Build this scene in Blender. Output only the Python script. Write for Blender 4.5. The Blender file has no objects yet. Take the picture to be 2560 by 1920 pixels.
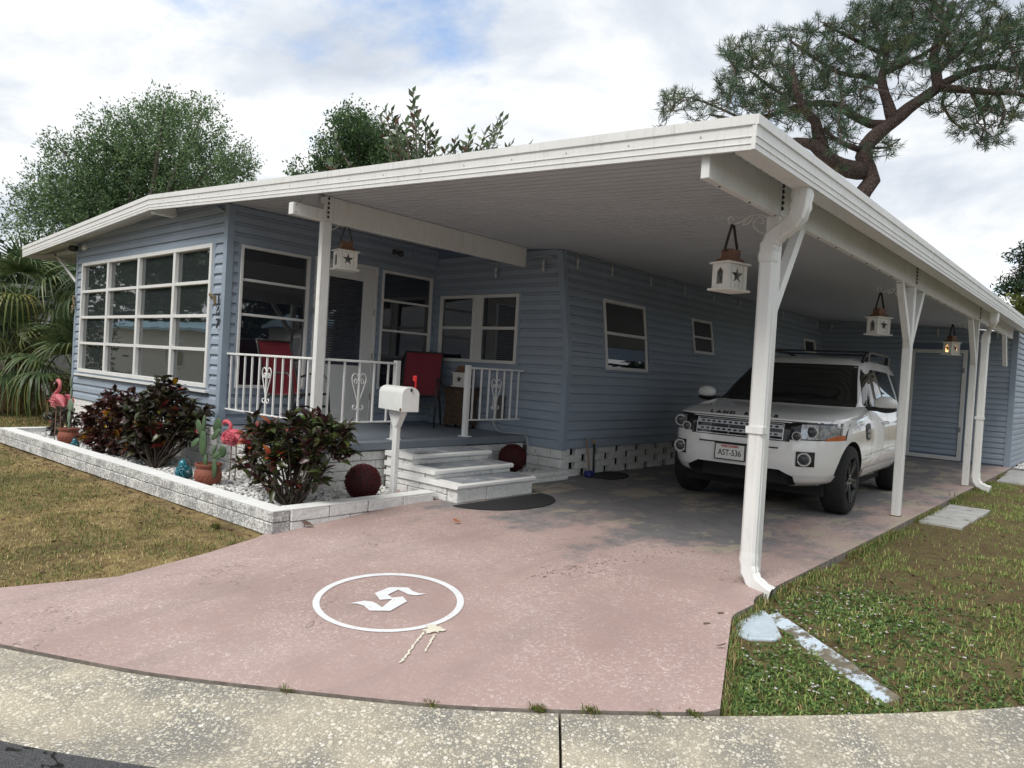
import bpy, bmesh, math, random
import numpy as np
from mathutils import Vector, Matrix

scn = bpy.context.scene
col = scn.collection
R = math.radians
rnd = random.Random(7)
rng = np.random.default_rng(11)

# ------------------------------------------------------------------ camera
CAM = np.array([7.9713, -3.9745, 1.32])
YAW, PITCH, ROLL, FPX = -0.72260772, -0.01904842, 0.05897726, 1789.129
_fw = np.array([math.sin(YAW)*math.cos(PITCH), math.cos(YAW)*math.cos(PITCH), math.sin(PITCH)])
_r = np.array([math.cos(YAW), -math.sin(YAW), 0.0])
_u = np.cross(_r, _fw)
RT = _r*math.cos(ROLL) + _u*math.sin(ROLL)
UP = -_r*math.sin(ROLL) + _u*math.cos(ROLL)
cd = bpy.data.cameras.new('camera')
cam = bpy.data.objects.new('camera', cd)
col.objects.link(cam)
cam.matrix_world = Matrix([[RT[0], UP[0], -_fw[0], CAM[0]], [RT[1], UP[1], -_fw[1], CAM[1]],
                           [RT[2], UP[2], -_fw[2], CAM[2]], [0, 0, 0, 1]])
cd.sensor_width = 36.0
cd.lens = FPX/2560*36.0
cd.clip_start = 0.05
cd.clip_end = 2000
scn.camera = cam

# ------------------------------------------------------------------ sky and sun
SUN_EL, SUN_AZ = R(52), R(172)        # azimuth measured clockwise from +Y
world = bpy.data.worlds.new('World')
scn.world = world
world.use_nodes = True
wn, wl = world.node_tree.nodes, world.node_tree.links
wn.clear()
def N(nt, kind, **kw):
    n = nt.new(kind)
    for k, v in kw.items():
        if k == 'inp':
            for i, val in v.items():
                n.inputs[i].default_value = val
        else:
            setattr(n, k, v)
    return n
wo = N(wn, 'ShaderNodeOutputWorld')
bg = N(wn, 'ShaderNodeBackground', inp={1: 0.10})
sky = N(wn, 'ShaderNodeTexSky', sky_type='NISHITA', sun_disc=False, sun_elevation=SUN_EL, sun_rotation=SUN_AZ,
        air_density=1.0, dust_density=1.2, ozone_density=1.2)
tc = N(wn, 'ShaderNodeTexCoord')
sep = N(wn, 'ShaderNodeSeparateXYZ')
wl.new(tc.outputs['Generated'], sep.inputs[0])
mz = N(wn, 'ShaderNodeMath', operation='MAXIMUM', inp={1: 0.0}); wl.new(sep.outputs[2], mz.inputs[0])
az = N(wn, 'ShaderNodeMath', operation='ADD', inp={1: 0.22}); wl.new(mz.outputs[0], az.inputs[0])
dx = N(wn, 'ShaderNodeMath', operation='DIVIDE'); wl.new(sep.outputs[0], dx.inputs[0]); wl.new(az.outputs[0], dx.inputs[1])
dy = N(wn, 'ShaderNodeMath', operation='DIVIDE'); wl.new(sep.outputs[1], dy.inputs[0]); wl.new(az.outputs[0], dy.inputs[1])
cmb = N(wn, 'ShaderNodeCombineXYZ'); wl.new(dx.outputs[0], cmb.inputs[0]); wl.new(dy.outputs[0], cmb.inputs[1])
def wnoise(scale, detail, rough, off, dist=0.0):
    m = N(wn, 'ShaderNodeMapping', inp={1: off})
    wl.new(cmb.outputs[0], m.inputs[0])
    n = N(wn, 'ShaderNodeTexNoise', inp={'Scale': scale, 'Detail': detail, 'Roughness': rough, 'Distortion': dist})
    wl.new(m.outputs[0], n.inputs['Vector'])
    return n
def ramp(nt, lk, src, pts):
    r = nt.new('ShaderNodeValToRGB')
    e = r.color_ramp.elements
    while len(e) < len(pts): e.new(0.5)
    for i, (p, c) in enumerate(pts):
        e[i].position = p
        e[i].color = c if len(c) == 4 else (*c, 1)
    lk.new(src, r.inputs[0])
    return r
n_cov = wnoise(1.15, 9, 0.60, (2.430, 4.617, 0.37), 0.25)
cov = ramp(wn, wl, n_cov.outputs[0], [(0.325, (0, 0, 0)), (0.43, (1, 1, 1))])
n_sh = wnoise(1.5, 8, 0.56, (7.3, 4.2, 0.5), 0.3)
shade = ramp(wn, wl, n_sh.outputs[0], [(0.34, (3.7, 4.05, 4.65)), (0.45, (4.8, 5.1, 5.5)), (0.53, (6.0, 6.15, 6.3)), (0.64, (6.7, 6.7, 6.65))])
mixc = N(wn, 'ShaderNodeMix', data_type='RGBA')
wl.new(cov.outputs[0], mixc.inputs[0])
skm = N(wn, 'ShaderNodeMix', data_type='RGBA', blend_type='MULTIPLY', inp={0: 1.0, 7: (1.5, 1.5, 1.5, 1)})
wl.new(sky.outputs[0], skm.inputs[6])
wl.new(skm.outputs[2], mixc.inputs[6]); wl.new(shade.outputs[0], mixc.inputs[7])
wl.new(mixc.outputs[2], bg.inputs[0]); wl.new(bg.outputs[0], wo.inputs[0])

sd = bpy.data.lights.new('sun', 'SUN')
sd.energy = 1.5
sd.angle = R(24)
sd.color = (1.0, 0.965, 0.91)
sun = bpy.data.objects.new('sun', sd); col.objects.link(sun)
_sd = Vector((math.sin(SUN_AZ)*math.cos(SUN_EL), math.cos(SUN_AZ)*math.cos(SUN_EL), math.sin(SUN_EL)))
sun.rotation_euler = _sd.to_track_quat('Z', 'Y').to_euler()
sun.location = (0, -6, 14)

scn.view_settings.view_transform = 'Standard'
scn.view_settings.look = 'None'
scn.view_settings.exposure = 0.76
scn.view_settings.gamma = 1.0
scn.view_settings.use_curve_mapping = False

# ------------------------------------------------------------------ helpers
def at(u, v, dep):
    """point at depth dep along the view through photo pixel u, v"""
    return CAM + dep*(_fw + RT*(u-1280)/FPX - UP*(v-960)/FPX)

TS, TY0, TW, TY1 = 0.08, 0.68, 0.56, -3.3
def terr(x, y):
    """height of the driveway: level by the house, falling to the street"""
    y = max(y, TY1)
    t = TY0 - y
    if t < 0: return 0.0
    return -TS*(t*t/(2*TW) if t < TW else t-TW/2)

def hash_of(o):
    return o

class MB:
    def __init__(s):
        s.v = []; s.f = []; s.c = []; s.m = []; s.mi = 0
    def add(s, vs, fs, c=None):
        b = len(s.v)
        s.v.extend([tuple(float(a) for a in p) for p in vs])
        s.f.extend([tuple(b+i for i in f) for f in fs])
        s.m.extend([s.mi]*len(fs))
        if c is not None:
            s.c.extend([c]*len(vs))
        return s
    def box(s, c, d, rot=None):
        x, y, z = d[0]/2, d[1]/2, d[2]/2
        vs = [Vector(p) for p in ((-x,-y,-z),(x,-y,-z),(x,y,-z),(-x,y,-z),(-x,-y,z),(x,-y,z),(x,y,z),(-x,y,z))]
        if rot is not None: vs = [rot @ p for p in vs]
        vs = [p+Vector(c) for p in vs]
        return s.add(vs, [(3,2,1,0),(4,5,6,7),(0,1,5,4),(1,2,6,5),(2,3,7,6),(3,0,4,7)])
    def b2(s, p, q):
        return s.box([(a+b)/2 for a, b in zip(p, q)], [abs(b-a) for a, b in zip(p, q)])
    def bar(s, p, q, w, h=None, up=(0,0,1)):
        h = w if h is None else h
        p, q = Vector(p), Vector(q); d = q-p; L = d.length
        z = d.normalized(); u = Vector(up)
        if abs(z.dot(u)) > .98: u = Vector((0,1,0))
        x = u.cross(z).normalized(); y = z.cross(x)
        rot = Matrix((x, y, z)).transposed()
        return s.box((p+q)/2, (w, h, L), rot)
    def tube(s, pts, rad, n=8, cap=True):
        pts = [Vector(p) for p in pts]
        if not hasattr(rad, '__len__'): rad = [rad]*len(pts)
        rings = []; prev = None
        for i, p in enumerate(pts):
            t = (pts[min(i+1, len(pts)-1)]-pts[max(i-1, 0)])
            if t.length < 1e-9: t = Vector((0,0,1))
            t.normalize()
            if prev is None:
                a = Vector((0,0,1)) if abs(t.z) < .9 else Vector((1,0,0))
                x = a.cross(t).normalized()
            else:
                x = (prev - t*prev.dot(t))
                x = x.normalized() if x.length > 1e-6 else Vector((1,0,0))
            prev = x; y = t.cross(x)
            rings.append([p + (x*math.cos(2*math.pi*k/n)+y*math.sin(2*math.pi*k/n))*rad[i] for k in range(n)])
        vs = [p for r in rings for p in r]; fs = []
        for i in range(len(rings)-1):
            for k in range(n):
                k2 = (k+1) % n
                fs.append((i*n+k, i*n+k2, (i+1)*n+k2, (i+1)*n+k))
        if cap:
            fs.append(tuple(range(n-1, -1, -1))); fs.append(tuple((len(rings)-1)*n+k for k in range(n)))
        return s.add(vs, fs)
    def lathe(s, prof, n=16, c=(0,0,0), rot=None, cap=True):
        vs = []; fs = []
        for (r, z) in prof:
            for k in range(n):
                a = 2*math.pi*k/n
                p = Vector((r*math.cos(a), r*math.sin(a), z))
                if rot is not None: p = rot @ p
                vs.append(p+Vector(c))
        for i in range(len(prof)-1):
            for k in range(n):
                k2 = (k+1) % n
                fs.append((i*n+k, i*n+k2, (i+1)*n+k2, (i+1)*n+k))
        if cap:
            fs.append(tuple(range(n-1, -1, -1))); fs.append(tuple((len(prof)-1)*n+k for k in range(n)))
        return s.add(vs, fs)
    def prism(s, poly, ax, lo, hi):
        """polygon in the two other axes, extruded along axis ax from lo to hi"""
        n = len(poly)
        def P(a, b, h):
            return {'x': (h, a, b), 'y': (a, h, b), 'z': (a, b, h)}[ax]
        vs = [P(a, b, lo) for a, b in poly]+[P(a, b, hi) for a, b in poly]
        fs = [tuple(range(n-1, -1, -1)), tuple(range(n, 2*n))]
        fs += [(i, (i+1) % n, n+(i+1) % n, n+i) for i in range(n)]
        return s.add(vs, fs)
    def ell(s, c, r, nu=14, nv=9, rot=None):
        prof = [(math.sin(math.pi*i/nv)*1.0 if 0 < i < nv else .02, -math.cos(math.pi*i/nv)) for i in range(nv+1)]
        vs = []; fs = []
        for (a, z) in prof:
            for k in range(nu):
                t = 2*math.pi*k/nu
                p = Vector((a*math.cos(t)*r[0], a*math.sin(t)*r[1], z*r[2]))
                if rot is not None: p = rot @ p
                vs.append(p+Vector(c))
        for i in range(nv):
            for k in range(nu):
                k2 = (k+1) % nu
                fs.append((i*nu+k, i*nu+k2, (i+1)*nu+k2, (i+1)*nu+k))
        return s.add(vs, fs)
    def plate(s, outer, holes, P, t):
        """flat plate with holes; P maps (a, b, depth) to a point"""
        bm = bmesh.new()
        es = []
        for lp in [outer]+list(holes):
            vs = [bm.verts.new((a, b, 0)) for a, b in lp]
            for i in range(len(vs)): es.append(bm.edges.new((vs[i], vs[(i+1) % len(vs)])))
        bmesh.ops.triangle_fill(bm, use_beauty=True, use_dissolve=False, edges=es)
        bm.verts.index_update()
        vs2 = [(v.co.x, v.co.y) for v in bm.verts]; tris = [tuple(v.index for v in f.verts) for f in bm.faces]
        n = len(vs2)
        side = []
        for e in bm.edges:
            if len(e.link_faces) == 1:
                a, b = e.verts[0].index, e.verts[1].index
                side.append((a, b, n+b, n+a))
        bm.free()
        return s.add([P(a, b, 0) for a, b in vs2]+[P(a, b, t) for a, b in vs2],
                     tris+[tuple(n+i for i in reversed(f)) for f in tris]+side)
    def mesh(s, name, mats, smooth=False, bevel=None):
        me = bpy.data.meshes.new(name)
        me.from_pydata(s.v, [], s.f)
        for m in (mats if isinstance(mats, (list, tuple)) else [mats]): me.materials.append(m)
        if any(s.m): me.polygons.foreach_set('material_index', s.m)
        if s.c:
            ca = me.color_attributes.new('Col', 'FLOAT_COLOR', 'POINT')
            ca.data.foreach_set('color', np.array([(*c[:3], 1.0) for c in s.c], dtype=np.float32).ravel())
        bm = bmesh.new(); bm.from_mesh(me)
        if not s.c: bmesh.ops.recalc_face_normals(bm, faces=bm.faces)
        if bevel: bmesh.ops.bevel(bm, geom=list(bm.edges), offset=bevel, segments=1, affect='EDGES', clamp_overlap=True)
        bm.to_mesh(me); bm.free()
        if smooth:
            me.polygons.foreach_set('use_smooth', [True]*len(me.polygons))
            if smooth is not True:
                try: me.set_sharp_from_angle(angle=R(smooth))
                except Exception: pass
        me.update()
        return me
    def obj(s, name, mats, parent=None, smooth=False, bevel=None, stuff=False, **tags):
        off = Vector((0, 0, 0)); p = parent
        while p is not None: off += p.location; p = p.parent
        if off.length > 0: s.v = [(x-off.x, y-off.y, z-off.z) for x, y, z in s.v]
        return link(s.mesh(name, mats, smooth, bevel), name, parent, stuff, **tags)

def link(me, name, parent=None, stuff=False, **tags):
    o = bpy.data.objects.new(name, me)
    col.objects.link(o)
    if parent is not None: o.parent = parent
    if stuff: o['kind'] = 'stuff'
    for k, v in tags.items(): o[k] = v
    return o
def thing(name, label, cat, loc=(0, 0, 0), group=None, rotz=0.0):
    o = bpy.data.objects.new(name, None)
    o.empty_display_size = .1
    col.objects.link(o); o.location = loc; o.rotation_euler = (0, 0, rotz)
    o['label'] = label; o['category'] = cat
    if group: o['group'] = group
    return o
def tag(o, label, cat, group=None):
    o['label'] = label; o['category'] = cat
    if group: o['group'] = group
    return o
def copy_tree(o, parent=None):
    c = o.copy(); col.objects.link(c)
    if parent is not None: c.parent = parent
    for ch in list(o.children): copy_tree(ch, c)
    return c

def np_mesh(name, V, Fq, mats, colors=None, smooth=False, normals=None):
    """fast mesh from numpy arrays; Fq is (n,3) or (n,4)"""
    me = bpy.data.meshes.new(name)
    V = np.asarray(V, dtype=np.float32); Fq = np.asarray(Fq, dtype=np.int32)
    n, k = Fq.shape
    me.vertices.add(len(V)); me.vertices.foreach_set('co', V.ravel())
    me.loops.add(n*k); me.loops.foreach_set('vertex_index', Fq.ravel())
    me.polygons.add(n); me.polygons.foreach_set('loop_start', np.arange(0, n*k, k, dtype=np.int32))
    me.update(calc_edges=True)
    for m in (mats if isinstance(mats, (list, tuple)) else [mats]): me.materials.append(m)
    if colors is not None:
        ca = me.color_attributes.new('Col', 'FLOAT_COLOR', 'POINT')
        c4 = np.ones((len(V), 4), dtype=np.float32); c4[:, :3] = colors
        ca.data.foreach_set('color', c4.ravel())
    if smooth: me.polygons.foreach_set('use_smooth', np.ones(n, dtype=bool))
    return me

# ------------------------------------------------------------------ materials
MATS = {}
class Mat:
    def __init__(s, name):
        s.m = bpy.data.materials.new(name); s.m.use_nodes = True
        s.n = s.m.node_tree.nodes; s.l = s.m.node_tree.links
        s.b = s.n['Principled BSDF']; s.out = s.n['Material Output']
        s._co = None
    def co(s, space='Object', scale=None):
        t = s.n.new('ShaderNodeTexCoord') if space != 'Position' else s.n.new('ShaderNodeNewGeometry')
        o = t.outputs[space]
        if scale:
            m = s.n.new('ShaderNodeMapping'); m.inputs['Scale'].default_value = scale
            s.l.new(o, m.inputs[0]); o = m.outputs[0]
        return o
    def noise(s, scale, detail=4, rough=.55, vec=None, dist=0.0, out=0):
        n = N(s.n, 'ShaderNodeTexNoise', inp={'Scale': scale, 'Detail': detail, 'Roughness': rough, 'Distortion': dist})
        s.l.new(vec if vec is not None else s.co(), n.inputs['Vector'])
        return n.outputs[out]
    def voro(s, scale, feature='F1', vec=None, out='Distance', rand=1.0):
        n = N(s.n, 'ShaderNodeTexVoronoi', feature=feature, inp={'Scale': scale, 'Randomness': rand})
        s.l.new(vec if vec is not None else s.co(), n.inputs['Vector'])
        return n.outputs[out]
    def ramp(s, src, pts): return ramp(s.n, s.l, src, pts).outputs[0]
    def step(s, src, lo, hi): return s.ramp(src, [(lo, (0,0,0)), (hi, (1,1,1))])
    def mix(s, f, a, b, mode='MIX'):
        n = N(s.n, 'ShaderNodeMix', data_type='RGBA', blend_type=mode)
        for i, v in ((0, f), (6, a), (7, b)):
            if isinstance(v, (int, float)): n.inputs[i].default_value = v
            elif isinstance(v, tuple): n.inputs[i].default_value = (*v[:3], 1)
            else: s.l.new(v, n.inputs[i])
        return n.outputs[2]
    def math(s, op, a, b=None):
        n = N(s.n, 'ShaderNodeMath', operation=op)
        for i, v in ((0, a), (1, b)):
            if v is None: continue
            if isinstance(v, (int, float)): n.inputs[i].default_value = v
            else: s.l.new(v, n.inputs[i])
        return n.outputs[0]
    def bump(s, h, strength=.3, dist=.01):
        n = N(s.n, 'ShaderNodeBump', inp={'Strength': strength, 'Distance': dist})
        s.l.new(h, n.inputs['Height']); s.l.new(n.outputs[0], s.b.inputs['Normal'])
    def set(s, **kw):
        for k, v in kw.items():
            i = s.b.inputs[k]
            if isinstance(v, tuple): i.default_value = (*v[:3], 1)
            elif isinstance(v, (int, float)): i.default_value = v
            else: s.l.new(v, i)
        return s

def simple(name, c, rough=.55, var=.08, scale=6., metal=0., bump=0., bscale=40., spec=.5, coat=0., objvar=0., dirt=None, streak=0.):
    if name in MATS: return MATS[name]
    M = Mat(name)
    n = M.noise(scale, 5, .6)
    lo = tuple(max(0, x*(1-var)) for x in c); hi = tuple(min(1, x*(1+var)) for x in c)
    cc = M.ramp(n, [(.3, lo), (.7, hi)])
    if dirt:
        d = M.step(M.noise(dirt[0], 6, .7), dirt[1], dirt[1]+.12)
        cc = M.mix(d, cc, dirt[2])
    if streak:
        sk = M.step(M.noise(5., 5, .7, M.co('Object', (6, 6, .45))), .54, .72)
        cc = M.mix(M.math('MULTIPLY', sk, streak), cc, tuple(x*.62 for x in (c[0], c[1]*.99, c[2]*.93)))
    if objvar:
        oi = M.n.new('ShaderNodeObjectInfo')
        v = M.math('MULTIPLY_ADD', oi.outputs['Random'], objvar*2); M.n[-1].inputs[2].default_value = 1-objvar
        g = N(M.n, 'ShaderNodeCombineColor'); [M.l.new(v, g.inputs[i]) for i in range(3)]
        cc = M.mix(1.0, cc, g.outputs[0], 'MULTIPLY')
    M.set(**{'Base Color': cc, 'Roughness': rough, 'Metallic': metal, 'Specular IOR Level': spec, 'Coat Weight': coat})
    if bump: M.bump(M.noise(bscale, 4, .6), bump, .01)
    MATS[name] = M.m
    return M.m

def leafmat(name, rough=.45, trans=.25, spec=.4):
    M = Mat(name)
    a = N(M.n, 'ShaderNodeAttribute', attribute_name='Col')
    M.set(**{'Base Color': a.outputs['Color'], 'Roughness': rough, 'Specular IOR Level': spec})
    if trans:
        t = N(M.n, 'ShaderNodeBsdfTranslucent'); M.l.new(a.outputs['Color'], t.inputs[0])
        mx = N(M.n, 'ShaderNodeMixShader', inp={0: trans})
        M.l.new(M.b.outputs[0], mx.inputs[1]); M.l.new(t.outputs[0], mx.inputs[2]); M.l.new(mx.outputs[0], M.out.inputs[0])
    MATS[name] = M.m
    return M.m

SIDING = simple('blue_vinyl_siding', (.315, .37, .438), .5, .06, 3., objvar=.045, bump=.05, bscale=120)
TRIMB = simple('blue_corner_trim', (.285, .345, .415), .5, .05, 3.)
WHITE = simple('white_painted_metal', (.78, .78, .76), .42, var=.05, scale=3., streak=.45, bump=.04, bscale=9., dirt=(7., .61, (.62, .61, .57)))
WHITE2 = simple('white_painted_frame', (.74, .74, .72), .45, .05, 4.)
ROOFW = simple('white_roof_metal', (.74, .75, .75), .5, .06, 2.5)
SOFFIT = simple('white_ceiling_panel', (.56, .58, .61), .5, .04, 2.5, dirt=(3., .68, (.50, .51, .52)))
DARK = simple('black_iron', (.02, .02, .02), .5, .2)
SCREW = simple('black_screw', (.015, .015, .015), .4, .2)
PORCHC = simple('grey_blue_deck_paint', (.185, .215, .25), .6, .12, 2., bump=.1, dirt=(2.2, .58, (.21, .20, .195)))
RED = simple('red_sling_fabric', (.20, .022, .035), .75, .12, 30., bump=.3, bscale=300)
BRONZE = simple('dark_bronze_frame', (.035, .032, .030), .4, .2)
WIREM = simple('white_wire', (.55, .55, .54), .5, .05)
BULB = simple('clear_bulb', (.55, .56, .57), .1, .02)
def glass(name, c, ior=2.0, wob=.05, sc=1.6):
    M = Mat(name)
    M.set(**{'Base Color': c, 'Roughness': .02, 'IOR': ior, 'Specular IOR Level': .5})
    M.bump(M.noise(sc, 2, .4, vec=M.co('Position')), wob, .03)
    MATS[name] = M.m
    return M.m
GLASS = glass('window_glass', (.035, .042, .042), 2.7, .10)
GLASS_SH = glass('shaded_window_glass', (.016, .019, .026), 2.1, .06)  # darker copy of the window glass, porch and carport shade put into its colour
def painted_block(name, white=(.78,.78,.76), grey=(.40,.40,.40), lo=.47, sc=38., bump=.8):
    M = Mat(name)
    n1 = M.noise(sc, 6, .65); n2 = M.noise(7., 4, .6)
    f = M.step(M.math('ADD', n1, M.math('MULTIPLY', M.math('SUBTRACT', n2, .5), .5)), lo, lo+.14)
    c = M.mix(f, grey, white)
    M.set(**{'Base Color': c, 'Roughness': .8, 'Specular IOR Level': .2})
    M.bump(M.math('ADD', n1, M.noise(14., 5, .6)), bump, .02)
    MATS[name] = M.m
    return M.m
BLOCK = painted_block('speckled_painted_block', lo=.44, grey=(.38,.38,.375), sc=46.)
SPLIT = painted_block('white_split_face_block', lo=.30, grey=(.60,.59,.57), sc=20., bump=1.0)
COPING = simple('white_coping_paint', (.82, .82, .80), .7, .05, 8., bump=.15, dirt=(6., .68, (.6, .59, .56)))
# ================================================================== SETTING
CURB = [(-40,-16),(-14,-9.0),(-4,-5.75),(0.5,-4.15),(2.0,-3.57),(2.75,-3.27),(3.61,-2.91),(4.1,-2.70),(4.55,-2.49),(5.16,-2.14),(5.73,-1.79),
        (6.15,-1.47),(6.68,-1.02),(7.19,-.53),(7.65,-.03),(8.5,1.05),(10.2,3.6),(14,9.6),(22,22),(40,50)]
CA = np.array(CURB, float)
def resample(P, step):
    P = np.asarray(P, float); out = [P[0]]
    for i in range(len(P)-1):
        p0 = P[max(i-1, 0)]; p1 = P[i]; p2 = P[i+1]; p3 = P[min(i+2, len(P)-1)]
        n = max(1, int(np.linalg.norm(p2-p1)/step))
        for k in range(1, n+1):
            t = k/n
            out.append(.5*((2*p1)+(-p0+p2)*t+(2*p0-5*p1+4*p2-p3)*t*t+(-p0+3*p1-3*p2+p3)*t**3))
    return np.array(out)
CL = resample(CA, .12)
CT = np.gradient(CL, axis=0); CT /= np.linalg.norm(CT, axis=1)[:, None]
CN = np.stack([CT[:, 1], -CT[:, 0]], axis=1)          # towards the street
CS = np.concatenate([[0], np.cumsum(np.linalg.norm(np.diff(CL, axis=0), axis=1))])
CZ = np.array([terr(x, y) for x, y in CL])
def street_side(X, Y):
    """signed distance to the curb line, positive on the street, and the curb height there"""
    P = np.stack([np.ravel(X), np.ravel(Y)], 1); d = np.empty(len(P)); z = np.empty(len(P))
    for a in range(0, len(P), 4000):
        q = P[a:a+4000]
        D = ((q[:, None, :]-CL[None, ::3, :])**2).sum(2); i = D.argmin(1)*3
        v = q-CL[i]; dist = np.sqrt((v**2).sum(1)); sg = np.sign((v*CN[i]).sum(1))
        d[a:a+4000] = dist*sg; z[a:a+4000] = CZ[i]
    return d.reshape(np.shape(X)), z.reshape(np.shape(X))
vterr = np.vectorize(terr)
def ground_z(X, Y):
    d, zc = street_side(X, Y)
    house = vterr(X, Y) - .02 - .035*np.clip((np.asarray(X)-4.0)/2.0, 0, 1)
    road = zc - .2 + .15*np.clip((d-7.2)/.6, 0, 1)
    w = np.clip((d+.04)/.08, 0, 1)
    return house*(1-w)+road*w

# ground sheet to the horizon, fine near the house
def axis(lo, hi, step, far):
    a = np.arange(lo, hi, step); g = [step]; out_l = []; out_r = []
    s = step; p = lo
    while p > -far:
        s *= 1.35; p -= s; out_l.append(p)
    s = step; p = a[-1]
    while p < far:
        s *= 1.35; p += s; out_r.append(p)
    return np.concatenate([out_l[::-1], a, out_r])
gx = axis(-8, 12, .11, 600); gy = axis(-6, 14, .11, 600)
GX, GY = np.meshgrid(gx, gy, indexing='ij')
GZ = ground_z(GX, GY)
GZ += .006*np.sin(GX*7.1+GY*2.3)*np.sin(GY*6.3-GX*1.7)
nx, ny = GX.shape
idx = np.arange(nx*ny).reshape(nx, ny)
FQ = np.stack([idx[:-1, :-1], idx[1:, :-1], idx[1:, 1:], idx[:-1, 1:]], -1).reshape(-1, 4)
M = Mat('lawn_soil')
pos = M.co('Position')
sp = M.n.new('ShaderNodeSeparateXYZ'); M.l.new(pos, sp.inputs[0])
n1 = M.noise(1.1, 6, .65, pos); n2 = M.noise(9., 6, .7, pos); n3 = M.noise(60., 4, .7, pos)
dry = M.ramp(n2, [(.3, (.17, .105, .058)), (.48, (.34, .25, .12)), (.62, (.48, .37, .18)), (.8, (.27, .25, .10))])
grn = M.ramp(n2, [(.3, (.14, .10, .06)), (.5, (.165, .13, .068)), (.7, (.18, .185, .07))])
side = M.step(M.math('MULTIPLY', sp.outputs[0], .1), .44, .52)
patch = M.step(n1, .50, .60)
f = M.math('MAXIMUM', M.math('MULTIPLY', patch, .75), M.math('MULTIPLY', side, .85))
cc = M.mix(f, dry, grn)
cc = M.mix(M.step(n3, .3, .7), M.mix(.4, cc, (.04, .028, .018)), cc)
M.set(**{'Base Color': cc, 'Roughness': .95, 'Specular IOR Level': .1})
M.bump(M.math('ADD', n3, n2), .9, .03)
g = link(np_mesh('ground', np.stack([GX, GY, GZ], -1).reshape(-1, 3), FQ, M.m, smooth=True), 'ground')
g['kind'] = 'structure'

# street
RO = [.605, 1.2, 2.2, 3.6, 5.0, 6.2, 7.2]; RZ = [-.052, -.05, -.03, -.02, -.03, -.05, -.08]
V = []; 
for o, z in zip(RO, RZ):
    for p, nn, cz in zip(CL, CN, CZ): V.append((p[0]+nn[0]*o, p[1]+nn[1]*o, cz+z))
L = len(CL); FQ = [(r*L+i, r*L+i+1, (r+1)*L+i+1, (r+1)*L+i) for r in range(len(RO)-1) for i in range(L-1)]
M = Mat('asphalt'); pos = M.co('Position')
v = M.voro(170., 'F1', pos, 'Color'); n = M.noise(3., 5, .6, pos); n2 = M.noise(260., 3, .7, pos)
c = M.ramp(n2, [(.35, (.03, .03, .032)), (.52, (.09, .09, .094)), (.68, (.30, .30, .30))])
crk = M.step(M.math('ABSOLUTE', M.math('SUBTRACT', M.noise(.9, 5, .6, pos, .4), .52)), .002, .008)
c = M.mix(crk, (.008, .008, .008), c)
M.set(**{'Base Color': c, 'Roughness': .9, 'Specular IOR Level': .25}); M.bump(n2, .8, .01)
o = link(np_mesh('road', V, FQ, M.m, smooth=True), 'road'); o['kind'] = 'structure'

# exposed-aggregate curb, cast in sections with open joints
M = Mat('exposed_aggregate'); pos = M.co('Position')
warp = M.noise(25., 3, .6, pos, out=1)
pv = M.mix(.016, pos, warp, 'ADD')
big = M.noise(2.2, 5, .62, pos); med = M.noise(9., 5, .65, pos); fine = M.noise(190., 3, .7, pos)
matrix = M.mix(M.step(big, .38, .62), (.24, .235, .215), (.55, .485, .375))
matrix = M.mix(M.math('MULTIPLY', M.step(fine, .44, .60), .6), matrix, (.22, .20, .16))
c = matrix; hgt = fine
for sc, thr, lo in ((150., .36, .36), (74., .40, .28), (44., .38, .50)):
    fd = M.voro(sc, 'F1', pv); cl = M.voro(sc, 'F1', pv, 'Color')
    cs = M.n.new('ShaderNodeSeparateColor'); M.l.new(cl, cs.inputs[0])
    rad = M.math('MULTIPLY', M.math('ADD', .45, cs.outputs[1]), thr)
    ins = M.math('MULTIPLY', M.step(M.math('SUBTRACT', rad, fd), .0, .07), M.math('GREATER_THAN', cs.outputs[2], lo))
    peb = M.ramp(cs.outputs[0], [(.0, (.55, .49, .37)), (.35, (.74, .68, .53)), (.8, (.82, .77, .65)), (1., (.86, .84, .78))])
    c = M.mix(M.math('MULTIPLY', ins, .78), c, peb)
    hgt = M.math('ADD', hgt, M.math('MULTIPLY', ins, .7))
sw = M.step(M.noise(1.3, 6, .66, M.co('Position', (1.1, 1.0, 1.0))), .50, .64)
c = M.mix(M.math('MULTIPLY', sw, .34), c, (.27, .25, .215))
c = M.mix(M.math('MULTIPLY', M.step(M.noise(30., 6, .75, pos), .56, .66), .34), c, (.16, .14, .11))
M.set(**{'Base Color': c, 'Roughness': .85, 'Specular IOR Level': .3})
M.bump(hgt, .55, .008)
AGG = M.m
PROF = [(-.015, -.16), (.0, -.012), (.015, .0), (.10, -.008), (.22, -.030), (.34, -.058), (.43, -.070), (.52, -.064), (.595, -.050), (.61, -.054), (.62, -.2)]
j0 = CS[int(((CL-np.array([6.15, -1.47]))**2).sum(1).argmin())]
joints = [j0+3.05*k for k in range(-9, 10)]
joints = [j for j in joints if 0 < j < CS[-1]]
def on_curb(s):
    return (np.array([np.interp(s, CS, CL[:, 0]), np.interp(s, CS, CL[:, 1])]),
            np.array([np.interp(s, CS, CN[:, 0]), np.interp(s, CS, CN[:, 1])]), float(np.interp(s, CS, CZ)))
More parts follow.
